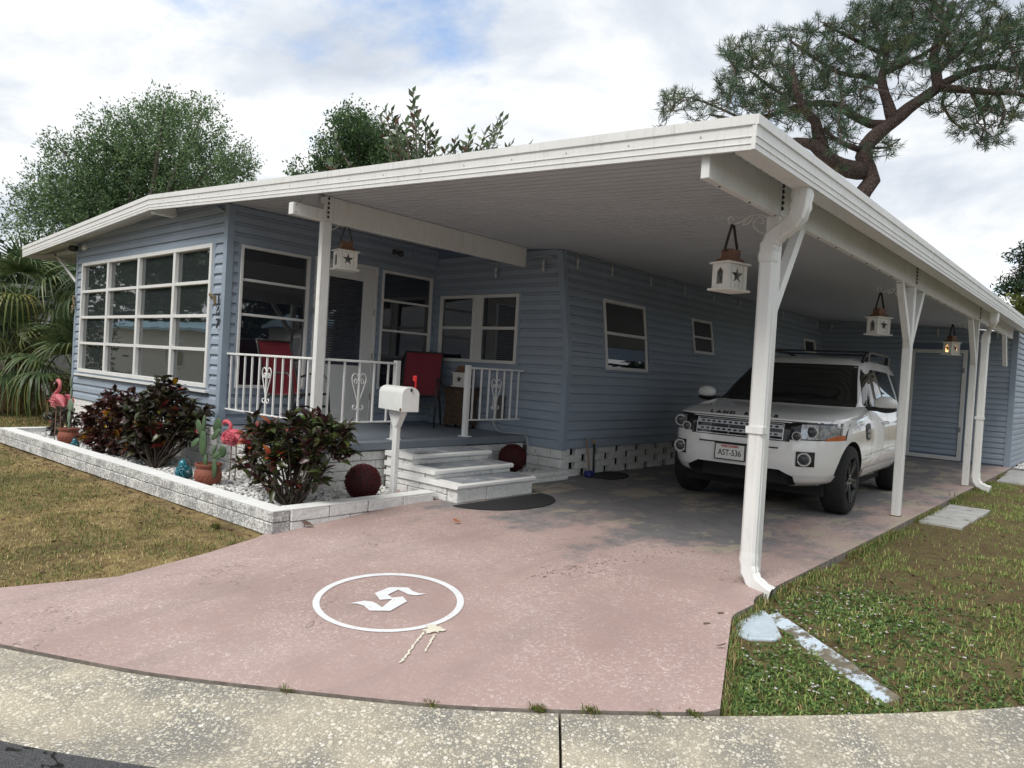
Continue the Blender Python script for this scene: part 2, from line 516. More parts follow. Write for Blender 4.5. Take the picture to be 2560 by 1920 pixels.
for a, b in zip(joints[:-1], joints[1:]):
    ss = np.linspace(a+.006, b-.006, 26); mb = MB(); vs = []
    for s in ss:
        p, nn, z = on_curb(s)
        for d, dz in PROF: vs.append((p[0]+nn[0]*d, p[1]+nn[1]*d, z+dz))
    k = len(PROF)
    fs = [(i*k+q, i*k+q+1, (i+1)*k+q+1, (i+1)*k+q) for i in range(len(ss)-1) for q in range(k-1)]
    fs += [tuple(range(k)), tuple((len(ss)-1)*k+q for q in range(k-1, -1, -1))]
    mb.add(vs, fs); o = mb.obj('curb', AGG, smooth=40); o['kind'] = 'structure'

# pink driveway slab
def lerp_pts(y, pts): return float(np.interp(y, [p[0] for p in pts], [p[1] for p in pts]))
DL = [(-3.52, 2.10), (-3.2, 2.28), (-2.69, 2.62), (-2.11, 2.95), (-1.5, 2.90), (-1.02, 2.80), (-.9, 2.72), (.6, 2.72), (.75, 2.1), (3.2, 2.1), (3.3, 2.3), (13, 2.3)]
DR = [(-1.01, 6.67), (.03, 6.25), (.33, 6.28), (.36, 6.23), (2.92, 6.22), (13, 6.13)]
ys = np.concatenate([np.arange(-3.5, 1.2, .07), np.arange(1.2, 12.95, .5), [12.945]])
mb = MB(); vs = []; 
for y in ys:
    l = lerp_pts(y, DL)
    if y < -1.02:
        i = np.argsort(CL[:, 1]); r = float(np.interp(y, CL[i, 1], CL[i, 0]))
        nn = CN[int(((CL-np.array([r, y]))**2).sum(1).argmin())]; r -= .016/max(.3, abs(nn[0])) if abs(nn[0]) > .3 else .03
        r = max(r, l+.01)
    else: r = lerp_pts(y, DR)
    z = terr(0, y)
    m = 7
    vs += [(l, y, z-.12)]+[(l+(r-l)*k/m, y, z+.002) for k in range(m+1)]+[(r+.003, y, z-.14)]
k = 10
fs = [(i*k+q, (i+1)*k+q, (i+1)*k+q+1, i*k+q+1) for i in range(len(ys)-1) for q in range(k-1)]
mb.add(vs, fs); mb.m = [1 if (j % (k-1)) in (0, k-2) else 0 for j in range(len(fs))]
M = Mat('pink_painted_concrete'); pos = M.co('Position')
sp = M.n.new('ShaderNodeSeparateXYZ'); M.l.new(pos, sp.inputs[0])
big = M.noise(.8, 5, .6, pos); med = M.noise(5., 6, .68, pos); fine = M.noise(120., 3, .65, pos)
base = M.ramp(big, [(.3, (.35, .25, .228)), (.5, (.405, .295, .268)), (.7, (.455, .342, .314))])
base = M.mix(M.math('MULTIPLY', M.step(med, .5, .75), .25), base, (.30, .235, .22))
# pale stamped strokes: short arcs cut out of noise contours
wa = M.noise(17., 2, .5, pos, 1.4); wb = M.noise(46., 1, .5, pos); wc = M.noise(23., 1, .5, pos, 2.0)
a1 = M.math('LESS_THAN', M.math('ABSOLUTE', M.math('SUBTRACT', wa, .5)), .015)
a2 = M.math('LESS_THAN', M.math('ABSOLUTE', M.math('SUBTRACT', wc, .44)), .009)
a3 = M.math('LESS_THAN', M.math('ABSOLUTE', M.math('SUBTRACT', wc, .57)), .009)
st = M.math('MULTIPLY', M.math('MAXIMUM', a1, M.math('MAXIMUM', a2, a3)), M.step(wb, .46, .52))
st = M.math('MULTIPLY', st, M.ramp(M.noise(1.6, 3, .5, pos), [(.36, (.25,)*3), (.6, (.95,)*3)]))
base = M.mix(M.math('MULTIPLY', st, .85), base, (.68, .57, .53))
# paint worn to grey concrete, with the carport's shade put into the grey
wear_shade = M.math('ADD', M.noise(1.7, 7, .72, M.co('Position', (1.0, .55, 1))), M.ramp(sp.outputs[1], [(0.0, (-.0,)*3), (1., (0,)*3)]))
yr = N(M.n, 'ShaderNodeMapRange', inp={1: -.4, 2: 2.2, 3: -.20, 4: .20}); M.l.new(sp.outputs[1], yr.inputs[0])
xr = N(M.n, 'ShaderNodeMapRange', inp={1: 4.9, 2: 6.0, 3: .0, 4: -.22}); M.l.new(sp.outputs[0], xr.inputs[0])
wsum = M.math('ADD', M.math('ADD', wear_shade, yr.outputs[0]), xr.outputs[0])
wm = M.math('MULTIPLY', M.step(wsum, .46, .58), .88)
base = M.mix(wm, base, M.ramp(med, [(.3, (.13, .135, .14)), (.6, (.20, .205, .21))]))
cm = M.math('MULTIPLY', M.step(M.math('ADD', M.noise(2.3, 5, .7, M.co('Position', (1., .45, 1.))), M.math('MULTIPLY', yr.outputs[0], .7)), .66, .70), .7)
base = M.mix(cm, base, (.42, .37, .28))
spk = M.step(M.noise(52., 4, .75, pos), .735, .76)
base = M.mix(M.math('MULTIPLY', spk, .7), base, (.06, .05, .045))
ck = M.math('LESS_THAN', M.math('ABSOLUTE', M.math('SUBTRACT', M.noise(.55, 6, .62, pos, .5), .5)), .0016)
ck = M.math('MULTIPLY', ck, M.step(M.noise(1.1, 3, .5, pos), .46, .56))
base = M.mix(M.math('MULTIPLY', ck, .6), base, (.10, .075, .07))
tk = M.step(M.noise(1.3, 5, .65, M.co('Position', (2.2, .35, 1))), .52, .68)
base = M.mix(M.math('MULTIPLY', tk, .30), base, (.24, .185, .175))
M.set(**{'Base Color': base, 'Roughness': .72, 'Specular IOR Level': .35})
M.bump(M.math('ADD', fine, M.math('MULTIPLY', st, 1.2)), .25, .004)
DRIVE = M.m
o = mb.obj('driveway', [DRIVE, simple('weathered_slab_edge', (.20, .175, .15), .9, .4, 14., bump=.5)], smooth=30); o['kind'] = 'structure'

def ground_pt(u, v, off=0.0):
    d = _fw + RT*(u-1280)/FPX - UP*(v-960)/FPX
    lo, hi = .5, 40.0
    for _ in range(60):
        m = (lo+hi)/2; p = CAM+m*d
        if p[2] > terr(p[0], p[1])+off: lo = m
        else: hi = m
    return CAM+lo*d
# painted ring and letter on the driveway
MARK = simple('white_marking_paint', (.76, .77, .78), .65, .07, 14., bump=.15, bscale=150, dirt=(26., .59, (.55, .46, .44)))
emblem = thing('driveway_emblem', 'white painted ring with an angular letter S inside on the pink driveway', 'painted emblem', (4.72, -1.22, -.12))
cx, cy, ra, rb = 970.5, 1508.5, 189.5, 74.0
mb = MB(); n = 96; vs = []
for k in range(n):
    t = 2*math.pi*k/n
    for a, b, dy in ((ra, rb, 0), (ra-17.5, rb-6.5, -.4)):
        p = ground_pt(cx+a*math.cos(t), cy+dy+b*math.sin(t)+a*math.cos(t)*-.012)
        vs.append((p[0], p[1], p[2]+.006))
mb.add(vs, [(2*k, 2*((k+1) % n), 2*((k+1) % n)+1, 2*k+1) for k in range(n)])
mb.obj('ring', MARK, emblem)
SP = [(655,292),(755,252),(885,253),(915,278),(955,292),(1012,297),(940,308),(885,300),(818,268),(745,303),(773,324),(848,317),(878,350),(762,415),(618,413),(580,380),(535,366),(485,362),(585,345),(640,352),(668,366),(705,392),(776,333),(690,338)]
mb = MB()
W = [ground_pt(700+x*800/2212, 1380+y*800/2212) for x, y in SP]
mb.plate([(p[0], p[1]) for p in W], [], lambda a, b, t: (a, b, terr(a, b)+.007+t), .0012)
mb.obj('letter', MARK, emblem)
CREAM = simple('cream_paint_spill', (.70, .66, .54), .7, .08, 30.)
mb = MB()
def blot(pts, w):
    vs = []; 
    for i, (x, y) in enumerate(pts):
        ww = w*(.6+.8*rnd.random())
        for s in (-1, 1):
            p = ground_pt(700+(x+s*ww)*800/2212, 1380+y*800/2212); vs.append((p[0], p[1], p[2]+.0085))
    mb.add(vs, [(2*i, 2*i+1, 2*i+3, 2*i+2) for i in range(len(pts)-1)])
blot([(1000-7*k+rnd.uniform(-8, 8), 560+9*k) for k in range(0, 25)], 9)
blot([(1070-4.2*k+rnd.uniform(-6, 6), 580+7*k) for k in range(0, 18)], 8)
pp = []
for k in range(70):
    t = 2*math.pi*k/70; rr = .8+.16*math.sin(3*t+1)+.12*math.sin(7*t)+rnd.uniform(-.13, .13)
    p = ground_pt(700+(1060+82*rr*math.cos(t))*800/2212, 1380+(543+34*rr*math.sin(t))*800/2212); pp.append((p[0], p[1]))
mb.plate(pp, [], lambda a, b, t: (a, b, terr(a, b)+.0095+t), .001)
tag(mb.obj('paint_spill', CREAM), 'cream paint splash dripping from the edge of the white driveway ring', 'paint spill')
# ================================================================== HOUSE
# siding: every course is a board of its own, lapped over the one below
def siding(parent, O, U, W, Nn, v0, v1, pitch, ulim, openings=(), mat=None, name='siding_board'):
    """boards on the plane O + u*U + v*W, standing proud along Nn"""
    O, U, W, Nn = map(Vector, (O, U, W, Nn))
    prof = [(.035, -.004), (.035, .020), (.09, .023), (.60, .018), (.78, .006), (.96, .003), (1.035, -.003)]
    v = v0
    while v < v1-.004:
        vb = min(v+pitch, v1)
        cuts = sorted({v, vb} | {x for o in openings for x in (o[2], o[3]) if v+.002 < x < vb-.002})
        for a, b in zip(cuts[:-1], cuts[1:]):
            la, ra = ulim(a); lb, rb = ulim(b)
            if ra-la < .02 and rb-lb < .02: continue
            segs = [(la, ra, lb, rb)]
            for o in openings:
                if o[2] < b-.001 and o[3] > a+.001:
                    new = []
                    for s in segs:
                        if o[1] <= min(s[0], s[2]) or o[0] >= max(s[1], s[3]): new.append(s); continue
                        if o[0] > s[0]+.01: new.append((s[0], o[0], s[2], o[0]))
                        if o[1] < s[1]-.01: new.append((o[1], s[1], o[1], s[3]))
                    segs = new
            for s in segs:
                if max(s[1]-s[0], s[3]-s[2]) < .015: continue
                mb = MB(); vs = []
                pr = [(min(1, max(0, (v+t*pitch-a)/max(1e-6, b-a))), n) for t, n in prof]
                # keep only the part of the profile inside this strip
                pts = []
                for t, n in prof:
                    vv = v+t*pitch
                    if a-1e-6 <= vv <= b+1e-6: pts.append((vv, n))
                if not pts or pts[0][0] > a+1e-4:
                    n0 = float(np.interp((a-v)/pitch, [p[0]+i*1e-6 for i, p in enumerate(prof)], [p[1] for p in prof])); pts.insert(0, (a, n0))
                if pts[-1][0] < b-1e-4:
                    n0 = float(np.interp((b-v)/pitch, [p[0]+i*1e-6 for i, p in enumerate(prof)], [p[1] for p in prof])); pts.append((b, n0))
                for vv, n in pts:
                    q = (vv-a)/max(1e-6, b-a)
                    l = s[0]+(s[2]-s[0])*q; r = s[1]+(s[3]-s[1])*q
                    vs += [O+U*l+W*vv+Nn*n, O+U*r+W*vv+Nn*n]
                k = len(pts)
                fs = [(2*i, 2*i+1, 2*i+3, 2*i+2) for i in range(k-1)]
                fs += [tuple(2*i for i in range(k-1, -1, -1)), tuple(2*i+1 for i in range(k))]
                if k >= 2: mb.add(vs, fs); mb.obj(name, mat or SIDING, parent)
        v = vb

house = thing('mobile_home', 'pale blue vinyl sided mobile home with white window frames and a wide white roof', 'mobile home', (0, 0, 0))
XL, YE, XM, XK, ZK, YSH, XSH = -4.951, 3.236, 2.325, 2.523, 1.603, 12.938, 6.069
XRG, ZRG, XFL, ZFL, XRC, ZRC, YF = -1.428, 3.218, -6.703, 2.948, 6.36, 2.729, -.323
TH = .085
def roof_top(x): return ZRG-(ZRG-ZRC)*(x-XRG)/(XRC-XRG) if x > XRG else ZRG-(ZRG-ZFL)*(XRG-x)/(XRG-XFL)
def roof_un(x): return roof_top(x)-TH
PIT = .118
WALLM = simple('blue_wall_backing', (.16, .21, .29), .7, .05)
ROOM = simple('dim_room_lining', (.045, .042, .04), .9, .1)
# wall cores behind the boards
mb = MB()
def wall_core(P):   # list of boxes
    for p, q in P: mb.b2(p, q)
W1 = (-4.70, -.268, .862, 2.64)       # front window opening (x0, x1, z0, z1)
WA = (.125, 1.10, .90, 2.625)         # porch side openings on X=0 (y0, y1, z0, z1)
DO = (1.15, 2.14, .484, 2.625)
WB = (2.19, 3.17, .93, 2.622)
ZB = .47
def core_with_holes(ax, const, lo, hi, zb, topf, holes, t=.07):
    """vertical wall core cut round openings; const is the outer face, thickness goes inwards (negative)"""
    edges = sorted({lo, hi} | {h[0] for h in holes} | {h[1] for h in holes} | ({XRG} if lo < XRG < hi and ax == 'x' else set()))
    for a, b in zip(edges[:-1], edges[1:]):
        zs = [(zb, None)]
        hs = [h for h in holes if h[0] <= a+1e-6 and h[1] >= b-1e-6]
        spans = []
        if hs:
            h = hs[0]; spans = [(zb, zb, h[2], h[2]), (h[3], h[3], topf(a), topf(b))]
        else: spans = [(zb, zb, topf(a), topf(b))]
        for (za, zb2, ta, tb) in spans:
            if max(ta-za, tb-zb2) < .01: continue
            poly = [(a, za), (b, zb2), (b, tb), (a, ta)]
            if ax == 'x': mb.prism(poly, 'y', const, const+t)
            else: mb.prism(poly, 'x', const-t, const)
core_with_holes('x', 0.0, XL, -.001, ZB, roof_un, [W1])
core_with_holes('y', 0.0, .071, YE, ZB, lambda y: roof_un(0)-.002, [WA, DO, WB])
core_with_holes('x', YE, 0.001, XM-.05, .37, lambda x: roof_un(x)-.004, [(.115, 1.70, 1.372, 2.37)])
# left wall, rear mobile home box
mb.b2((XL, .071, ZB), (XL+.07, 12.9, roof_un(XL)))
mb.obj('wall', WALLM, house)
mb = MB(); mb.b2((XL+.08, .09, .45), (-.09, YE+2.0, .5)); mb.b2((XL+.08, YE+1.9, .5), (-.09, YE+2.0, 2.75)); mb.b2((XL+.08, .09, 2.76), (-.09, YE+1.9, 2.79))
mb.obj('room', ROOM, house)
# long side wall leans in above the kink
mb = MB()
zt = roof_un(XM)-.003
mb.prism([(XK, .36), (XK, ZK), (XM, zt), (XM-.07, zt), (XK-.07, ZK), (XK-.07, .36)], 'y', YE+.001, YSH)
mb.obj('wall', WALLM, house, label='long carport wall leaning inwards above a shallow kink')
# front boards
siding(house, (0, 0, 0), (1, 0, 0), (0, 0, 1), (0, -1, 0), ZB, 3.12, PIT,
       lambda v: (max(XL+.05, XRG-(XRG-XFL)*(1-(v+TH-ZFL)/(ZRG-ZFL)) if v > roof_un(XL) else XL+.05),
                  min(-.06, XRG+(ZRG-(v+TH))/(ZRG-ZRC)*(XRC-XRG) if v > roof_un(-.06) else -.06)), [W1])
# porch side of the sun room
siding(house, (0, 0, 0), (0, 1, 0), (0, 0, 1), (1, 0, 0), ZB+.02, roof_un(.0)-.01, PIT, lambda v: (.055, YE-.02), [WA, DO, WB])
# end wall facing the porch
def xedge(z): return XK+.0-.06 if z < ZK else XK+(XM-XK)*(z-ZK)/(2.9-ZK)-.06
WD = (.115, 1.70, 1.372, 2.37)
siding(house, (0, YE, 0), (1, 0, 0), (0, 0, 1), (0, -1, 0), .35, roof_un(2.2)-.005, PIT, lambda v: (.02, min(xedge(v), 9)), [WD])
# long wall: lower upright part and the leaning part above
WL = (4.035, 5.175, 1.365, 2.385); WS = (6.56, 7.33, 1.74, 2.36); WT = (11.66, 12.42, 2.06, 2.40)
siding(house, (XK, YE, 0), (0, 1, 0), (0, 0, 1), (1, 0, 0), .36, ZK, PIT, lambda v: (.05, YSH-YE), [(WL[0]-YE, WL[1]-YE, WL[2], 3)])
Lk = math.hypot(XK-XM, zt-ZK); wv = Vector((XM-XK, 0, zt-ZK)).normalized(); nv = Vector((wv.z, 0, -wv.x))
def vk(z): return (z-ZK)/wv.z
siding(house, (XK, YE, ZK), (0, 1, 0), wv, nv, 0, Lk, PIT, lambda v: (.05, YSH-YE),
       [(WL[0]-YE, WL[1]-YE, -1, vk(WL[3])), (WS[0]-YE, WS[1]-YE, vk(WS[2]), vk(WS[3])), (WT[0]-YE, WT[1]-YE, vk(WT[2]), vk(WT[3]))])
# corner trims
mb = MB(); mb.prism([(-.06, -.028), (.028, -.028), (.028, .055), (.0, .055), (0, 0), (-.06, 0)], 'z', ZB, roof_un(0)-.012); mb.obj('corner_trim', TRIMB, house)
mb = MB(); mb.prism([(XL-.02, -.026), (XL+.05, -.026), (XL+.05, 0), (XL, 0), (XL, .05), (XL-.02, .05)], 'z', ZB, roof_un(XL)-.01); mb.obj('corner_trim', TRIMB, house)
mb = MB()
for (za, zb, xa, xb) in ((.35, ZK, XK, XK), (ZK, zt-.01, XK, XM)):
    vs = []
    for z, x in ((za, xa), (zb, xb)):
        vs += [(x-.065, YE-.027, z), (x+.027, YE-.027, z), (x+.027, YE+.055, z), (x, YE+.055, z), (x, YE, z), (x-.065, YE, z)]
    mb.add(vs, [tuple(range(5, -1, -1)), tuple(range(6, 12))]+[(i, (i+1) % 6, 6+(i+1) % 6, 6+i) for i in range(6)])
mb.obj('corner_trim', TRIMB, house, label='blue corner trim bent at the kink')
mb = MB(); mb.b2((.004, YE-.045, .49), (.03, YE-.004, roof_un(0)-.02)); mb.obj('corner_trim', TRIMB, house)

# ---- windows
def frame_rect(mb, P, a0, a1, b0, b1, w, d0, d1):
    """four frame members; P(a, b, depth)"""
    for (p, q) in (((a0, b0), (a1, b0+w)), ((a0, b1-w), (a1, b1)), ((a0, b0+w), (a0+w, b1-w)), ((a1-w, b0+w), (a1, b1-w))):
        slab(mb, P, p[0], q[0], p[1], q[1], d0, d1)
def slab(mb, P, a0, a1, b0, b1, d0, d1):
    vs = [P(a, b, d) for d in (d0, d1) for a, b in ((a0, b0), (a1, b0), (a1, b1), (a0, b1))]
    mb.add(vs, [(3, 2, 1, 0), (4, 5, 6, 7), (0, 1, 5, 4), (1, 2, 6, 5), (2, 3, 7, 6), (3, 0, 4, 7)])
def plane_front(y): return lambda a, b, d: (a, y-d, b)
def plane_side(x): return lambda a, b, d: (x+d, a, b)
def plane_lean(a, b, d):
    base = Vector((XK, a, b)) if b < ZK else Vector((XK+(XM-XK)*(b-ZK)/(zt-ZK), a, b))
    return tuple(base+nv*d) if b >= ZK else tuple(base+Vector((d, 0, 0)))
def window(P, a0, a1, b0, b1, cols, rows, label=None, fw=.045, bar=.03, glassm=None, proud=.035, colw=None, casing=None, pz=0.0):
    mb = MB(); frame_rect(mb, P, a0, a1, b0, b1, fw, -.03, proud)
    w = mb.obj('window', WHITE2, house, bevel=.003, **({'label': label} if label else {}))
    if casing:
        mb = MB(); frame_rect(mb, P, a0-casing, a1+casing, b0-casing, b1+casing, casing-.002, -.01, .022); mb.obj('casing', TRIMB, w)
    ca = [a0+fw+(a1-a0-2*fw)*i/cols for i in range(cols+1)] if not colw else colw
    cb = [b0+fw+(b1-b0-2*fw)*i/rows if isinstance(rows, int) else rows[i] for i in range((rows if isinstance(rows, int) else len(rows)-1)+1)]
    for x in ca[1:-1]:
        mb = MB(); slab(mb, P, x-bar*.8, x+bar*.8, b0+fw, b1-fw, -.02, proud-.004); mb.obj('mullion', WHITE2, w, bevel=.003)
    for i in range(len(ca)-1):
        l = ca[i]+(bar*.8 if i else 0); r = ca[i+1]-(bar*.8 if i < len(ca)-2 else 0)
        for z in cb[1:-1]:
            mb = MB(); slab(mb, P, l, r, z-bar/2, z+bar/2, -.015, proud-.01); mb.obj('muntin', WHITE2, w, bevel=.003)
        for k in range(len(cb)-1):
            mb = MB(); slab(mb, P, l, r, cb[k], cb[k+1], pz-.012+.004*((i+k) % 2), pz-.006+.004*((i+k) % 2))
            mb.obj('pane', glassm or GLASS, w)
    return w
window(plane_front(0), -4.66, -.305, .90, 2.605, 4, 4, 'wide sixteen pane picture window across the front', fw=.05, bar=.04, proud=.045, casing=.04,
       colw=[-4.61, -3.566, -2.446, -1.317, -.355])
mb = MB(); slab(mb, plane_front(0), -4.72, -.25, .845, .872, 0, .07); mb.obj('window_sill', WHITE2, house)
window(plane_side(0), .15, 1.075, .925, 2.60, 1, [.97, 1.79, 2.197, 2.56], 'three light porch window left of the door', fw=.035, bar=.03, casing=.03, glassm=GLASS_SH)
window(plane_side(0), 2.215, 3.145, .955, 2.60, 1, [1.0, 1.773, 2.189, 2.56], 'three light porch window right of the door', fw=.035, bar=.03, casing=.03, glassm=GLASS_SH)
for nm, a0, a1 in (('left', .14, .86), ('right', .955, 1.675)):
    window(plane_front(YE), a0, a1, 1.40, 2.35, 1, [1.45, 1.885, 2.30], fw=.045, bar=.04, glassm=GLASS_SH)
mb = MB(); slab(mb, plane_front(YE), .862, .953, 1.40, 2.35, -.02, .03); mb.obj('window_mullion', WHITE2, house, bevel=.004)
mb = MB(); frame_rect(mb, plane_front(YE), .10, 1.715, 1.36, 2.39, .035, -.01, .024); mb.obj('window_casing', TRIMB, house)
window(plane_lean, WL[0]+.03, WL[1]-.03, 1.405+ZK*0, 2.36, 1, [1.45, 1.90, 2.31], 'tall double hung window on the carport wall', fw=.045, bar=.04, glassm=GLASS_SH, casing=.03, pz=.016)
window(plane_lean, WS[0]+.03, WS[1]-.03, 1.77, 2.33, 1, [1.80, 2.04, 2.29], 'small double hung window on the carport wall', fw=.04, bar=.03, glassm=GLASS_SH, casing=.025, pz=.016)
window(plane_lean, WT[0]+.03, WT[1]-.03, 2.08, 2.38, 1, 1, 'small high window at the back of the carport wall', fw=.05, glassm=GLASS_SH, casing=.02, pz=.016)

# porch door, with a blind behind its long pane
mb = MB(); P = plane_side(0)
frame_rect(mb, P, 1.15, 2.14, .486, 2.622, .05, -.03, .03)
door = mb.obj('door', WHITE2, house, bevel=.004, label='white porch door with one long glazed panel and a blind')
mb = MB()
frame_rect(mb, P, 1.203, 2.087, .50, 2.57, .17, -.02, .018); slab(mb, P, 1.374, 1.916, .67, 1.26, -.02, .012)
mb.obj('door_leaf', WHITE2, door, bevel=.003)
mb = MB(); slab(mb, P, 1.374, 1.916, 1.262, 2.398, -.012, -.006); mb.obj('pane', GLASS_SH, door)
BL = simple('dark_blind_slat', (.06, .065, .08), .5, .1)
for k in range(34):
    z = 1.285+k*.0325
    mb = MB(); mb.add([(-.005, 1.38, z), (-.005, 1.83, z), (.003, 1.83, z+.016), (.003, 1.38, z+.016), (-.001, 1.38, z+.02), (-.001, 1.83, z+.02)], [(0, 1, 2, 3), (3, 2, 5, 4)])
    mb.obj('blind_slat', BL, door)
mb = MB(); mb.ell((.05, 1.228, 1.47), (.025, .035, .035)); mb.b2((.018, 1.21, 1.28), (.03, 1.247, 1.40)); mb.ell((.05, 1.228, 1.34), (.03, .02, .02))
mb.obj('handle', DARK, door, smooth=40)
for z in (.8, 1.35, 1.95):
    mb = MB(); mb.tube([(.035, 2.092, z), (.035, 2.092, z+.09)], .008, 6); mb.obj('hinge', simple('brass_hinge', (.3, .26, .18), .4), door)
mb = MB(); mb.b2((.03, 1.10, 1.90), (.045, 1.145, 1.96)); mb.obj('door_bell_plate', simple('grey_plate', (.28, .28, .29), .4), house)

# ---- roof
mb = MB()
ye = YSH+.15
for xa, xb in ((XFL, XRG), (XRG, XRC)):
    mb.add([(xa, YF, roof_top(xa)), (xb, YF, roof_top(xb)), (xb, ye, roof_top(xb)), (xa, ye, roof_top(xa))], [(0, 1, 2, 3)])
o = mb.obj('roof', ROOFW, house)
def ribbed(xa, xb, y0, y1, pitch, dep):
    mb = MB(); vs = []; y = y0
    while y < y1:
        for dy, dz in ((0, 0), (pitch*.78, 0), (pitch*.84, dep), (pitch*.94, dep)):
            yy = min(y+dy, y1); vs += [(xa, yy, roof_un(xa)+dz), (xb, yy, roof_un(xb)+dz)]
        y += pitch
    mb.add(vs, [(2*i, 2*i+2, 2*i+3, 2*i+1) for i in range(len(vs)//2-1)])
    return mb
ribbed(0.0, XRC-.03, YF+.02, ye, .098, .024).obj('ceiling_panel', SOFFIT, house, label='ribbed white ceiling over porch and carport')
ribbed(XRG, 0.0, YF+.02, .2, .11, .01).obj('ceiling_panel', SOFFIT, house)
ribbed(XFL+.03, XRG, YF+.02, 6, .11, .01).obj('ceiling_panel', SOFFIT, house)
mb = MB(); mb.b2((XFL+.02, ye-.03, 2.7), (XRC-.05, ye, 2.72)); 
# fascia: cap, two ledges and a lip
FH = .182
FP = [(.0, .0), (.022, .0), (.022, -.052), (.012, -.056), (.012, -.108), (.016, -.110), (.016, -.114), (.010, -.116), (.010, -.146), (.014, -.148), (.014, -.152), (.009, -.154), (.009, -.182), (-.012, -.182), (-.012, -.02)]
def fascia(p, q, out, cap=.0):
    p, q, out = Vector(p), Vector(q), Vector(out); mb = MB(); vs = []
    for e in (p, q):
        for d, z in FP: vs.append(e+out*d+Vector((0, 0, z+.012)))
    k = len(FP)
    mb.add(vs, [(i, (i+1) % k, k+(i+1) % k, k+i) for i in range(k)]+[tuple(range(k-1, -1, -1)), tuple(range(k, 2*k))])
    return mb
fascia((XFL-.02, YF, ZFL), (XRG, YF, ZRG), (0, -1, 0)).obj('fascia', WHITE, house)
fascia((XRG, YF, ZRG), (XRC+.006, YF, ZRC), (0, -1, 0)).obj('fascia', WHITE, house)
fascia((XFL, YF, ZFL), (XFL, 9, ZFL), (-1, 0, 0)).obj('fascia', WHITE, house)
fascia((XRC, YF-.018, ZRC), (XRC, 9.08, ZRC), (1, 0, 0)).obj('fascia', WHITE, house)
fascia((XRC+.004, 9.10, ZRC+.002), (XRC+.004, ye+1.0, ZRC-.01), (1, 0, 0)).obj('fascia', WHITE, house)
for k in range(16):
    x = -1.0+.47*k; mb = MB(); mb.lathe([(.006, 0), (.006, .004)], 8, (x, YF-.012, roof_top(x)-.075), Matrix.Rotation(R(90), 3, 'X')); mb.obj('rivet', simple('rivet', (.5,.5,.5), .4), house)
# gutter floor
mb = MB(); mb.b2((XRC-.115, YF+.012, ZRC-.168), (XRC-.008, ye+.9, ZRC-.16)); mb.b2((XRC-.115, YF+.012, ZRC-.16), (XRC-.108, ye+.9, ZRC-.1)); mb.obj('gutter', WHITE, house)
# ridge beam end, eave strut on the left
mb = MB(); mb.b2((XRG-.045, YF+.03, roof_un(XRG)-.12), (XRG+.045, .0, roof_un(XRG)-.01)); mb.obj('ridge_beam', WHITE, house)
mb = MB(); mb.bar((-6.10, -.02, 2.86), (-4.98, -.02, 2.33), .035, .02, (0, 1, 0)); mb.obj('eave_strut', WHITE, house)
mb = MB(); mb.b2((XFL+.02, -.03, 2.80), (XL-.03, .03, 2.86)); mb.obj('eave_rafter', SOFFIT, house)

# ---- carport frame
XC = 6.091; ZBM = 2.454
mb = MB(); mb.b2((XC-.052, -.292, ZBM), (XC, 12.15, 2.672)); beam = mb.obj('carport_beam', WHITE, house, bevel=.004)
k = 0
for y in np.arange(-.1, 12.0, .42):
    mb = MB(); mb.lathe([(.008, 0), (.008, .005)], 6, (XC-.026, y, ZBM-.005)); mb.obj('screw', SCREW, beam)
PS = .082
POSTS = [.814, 4.59, 8.567]
for i, y in enumerate(POSTS):
    mb = MB(); mb.b2((XC-PS, y-PS, -.0), (XC+.004, y, ZBM)); po = mb.obj('carport_post', WHITE, house, bevel=.006)
    mb = MB(); mb.b2((XC, y-PS+.01, ZBM+.001), (XC+.006, y-.008, 2.665)); mb.obj('post_strap', WHITE, po)
    for j in range(5):
        z = 2.648-j*.037
        mb = MB(); mb.prism([(-.012, -.014), (.014, 0), (-.012, .014)], 'x', 0, .012)
        mb.v = [(XC+.005+a, y-PS*.62+b, z+c) for a, b, c in mb.v]
        mb.obj('bolt', SCREW, po)
    mb = MB(); mb.b2((XC-PS-.006, y-PS-.006, .0), (XC+.01, y+.006, .012)); mb.obj('base_plate', simple('rusty_plate', (.16, .10, .06), .8), po)
    for s in (-1, 1):
        if i == 2 and s == 1: continue
        if i == 0 and s == -1: continue
        y0 = y-PS/2+s*PS/2; yt = y0+s*(.44 if s > 0 else .50)
        mb = MB(); vs = []
        for x in (XC-.066, XC-.004):
            for (a, b) in ((y0, 1.93), (yt-s*.09, ZBM), (yt, ZBM), (y0, 1.80)): vs.append((x, a, b))
        mb.add(vs, [(0, 1, 2, 3), (7, 6, 5, 4), (0, 4, 5, 1), (1, 5, 6, 2), (2, 6, 7, 3), (3, 7, 4, 0)])
        br = mb.obj('brace', WHITE, house)
        for q in range(3):
            mb = MB(); mb.lathe([(.006, 0), (.006, .004)], 6, (XC-.015-q*.02, yt-s*.012, ZBM-.02), Matrix.Rotation(R(90), 3, 'X')); mb.obj('screw', SCREW, br)
mb = MB(); vs = []
for x in (XC-.066, XC-.004):
    for (a, b) in ((11.30, ZBM), (11.42, ZBM), (11.72, 1.92), (11.62, 1.92)): vs.append((x, a, b))
mb.add(vs, [(0, 1, 2, 3), (7, 6, 5, 4), (0, 4, 5, 1), (1, 5, 6, 2), (2, 6, 7, 3), (3, 7, 4, 0)]); mb.obj('brace', WHITE, house, label='loose white brace below the far end of the carport beam')
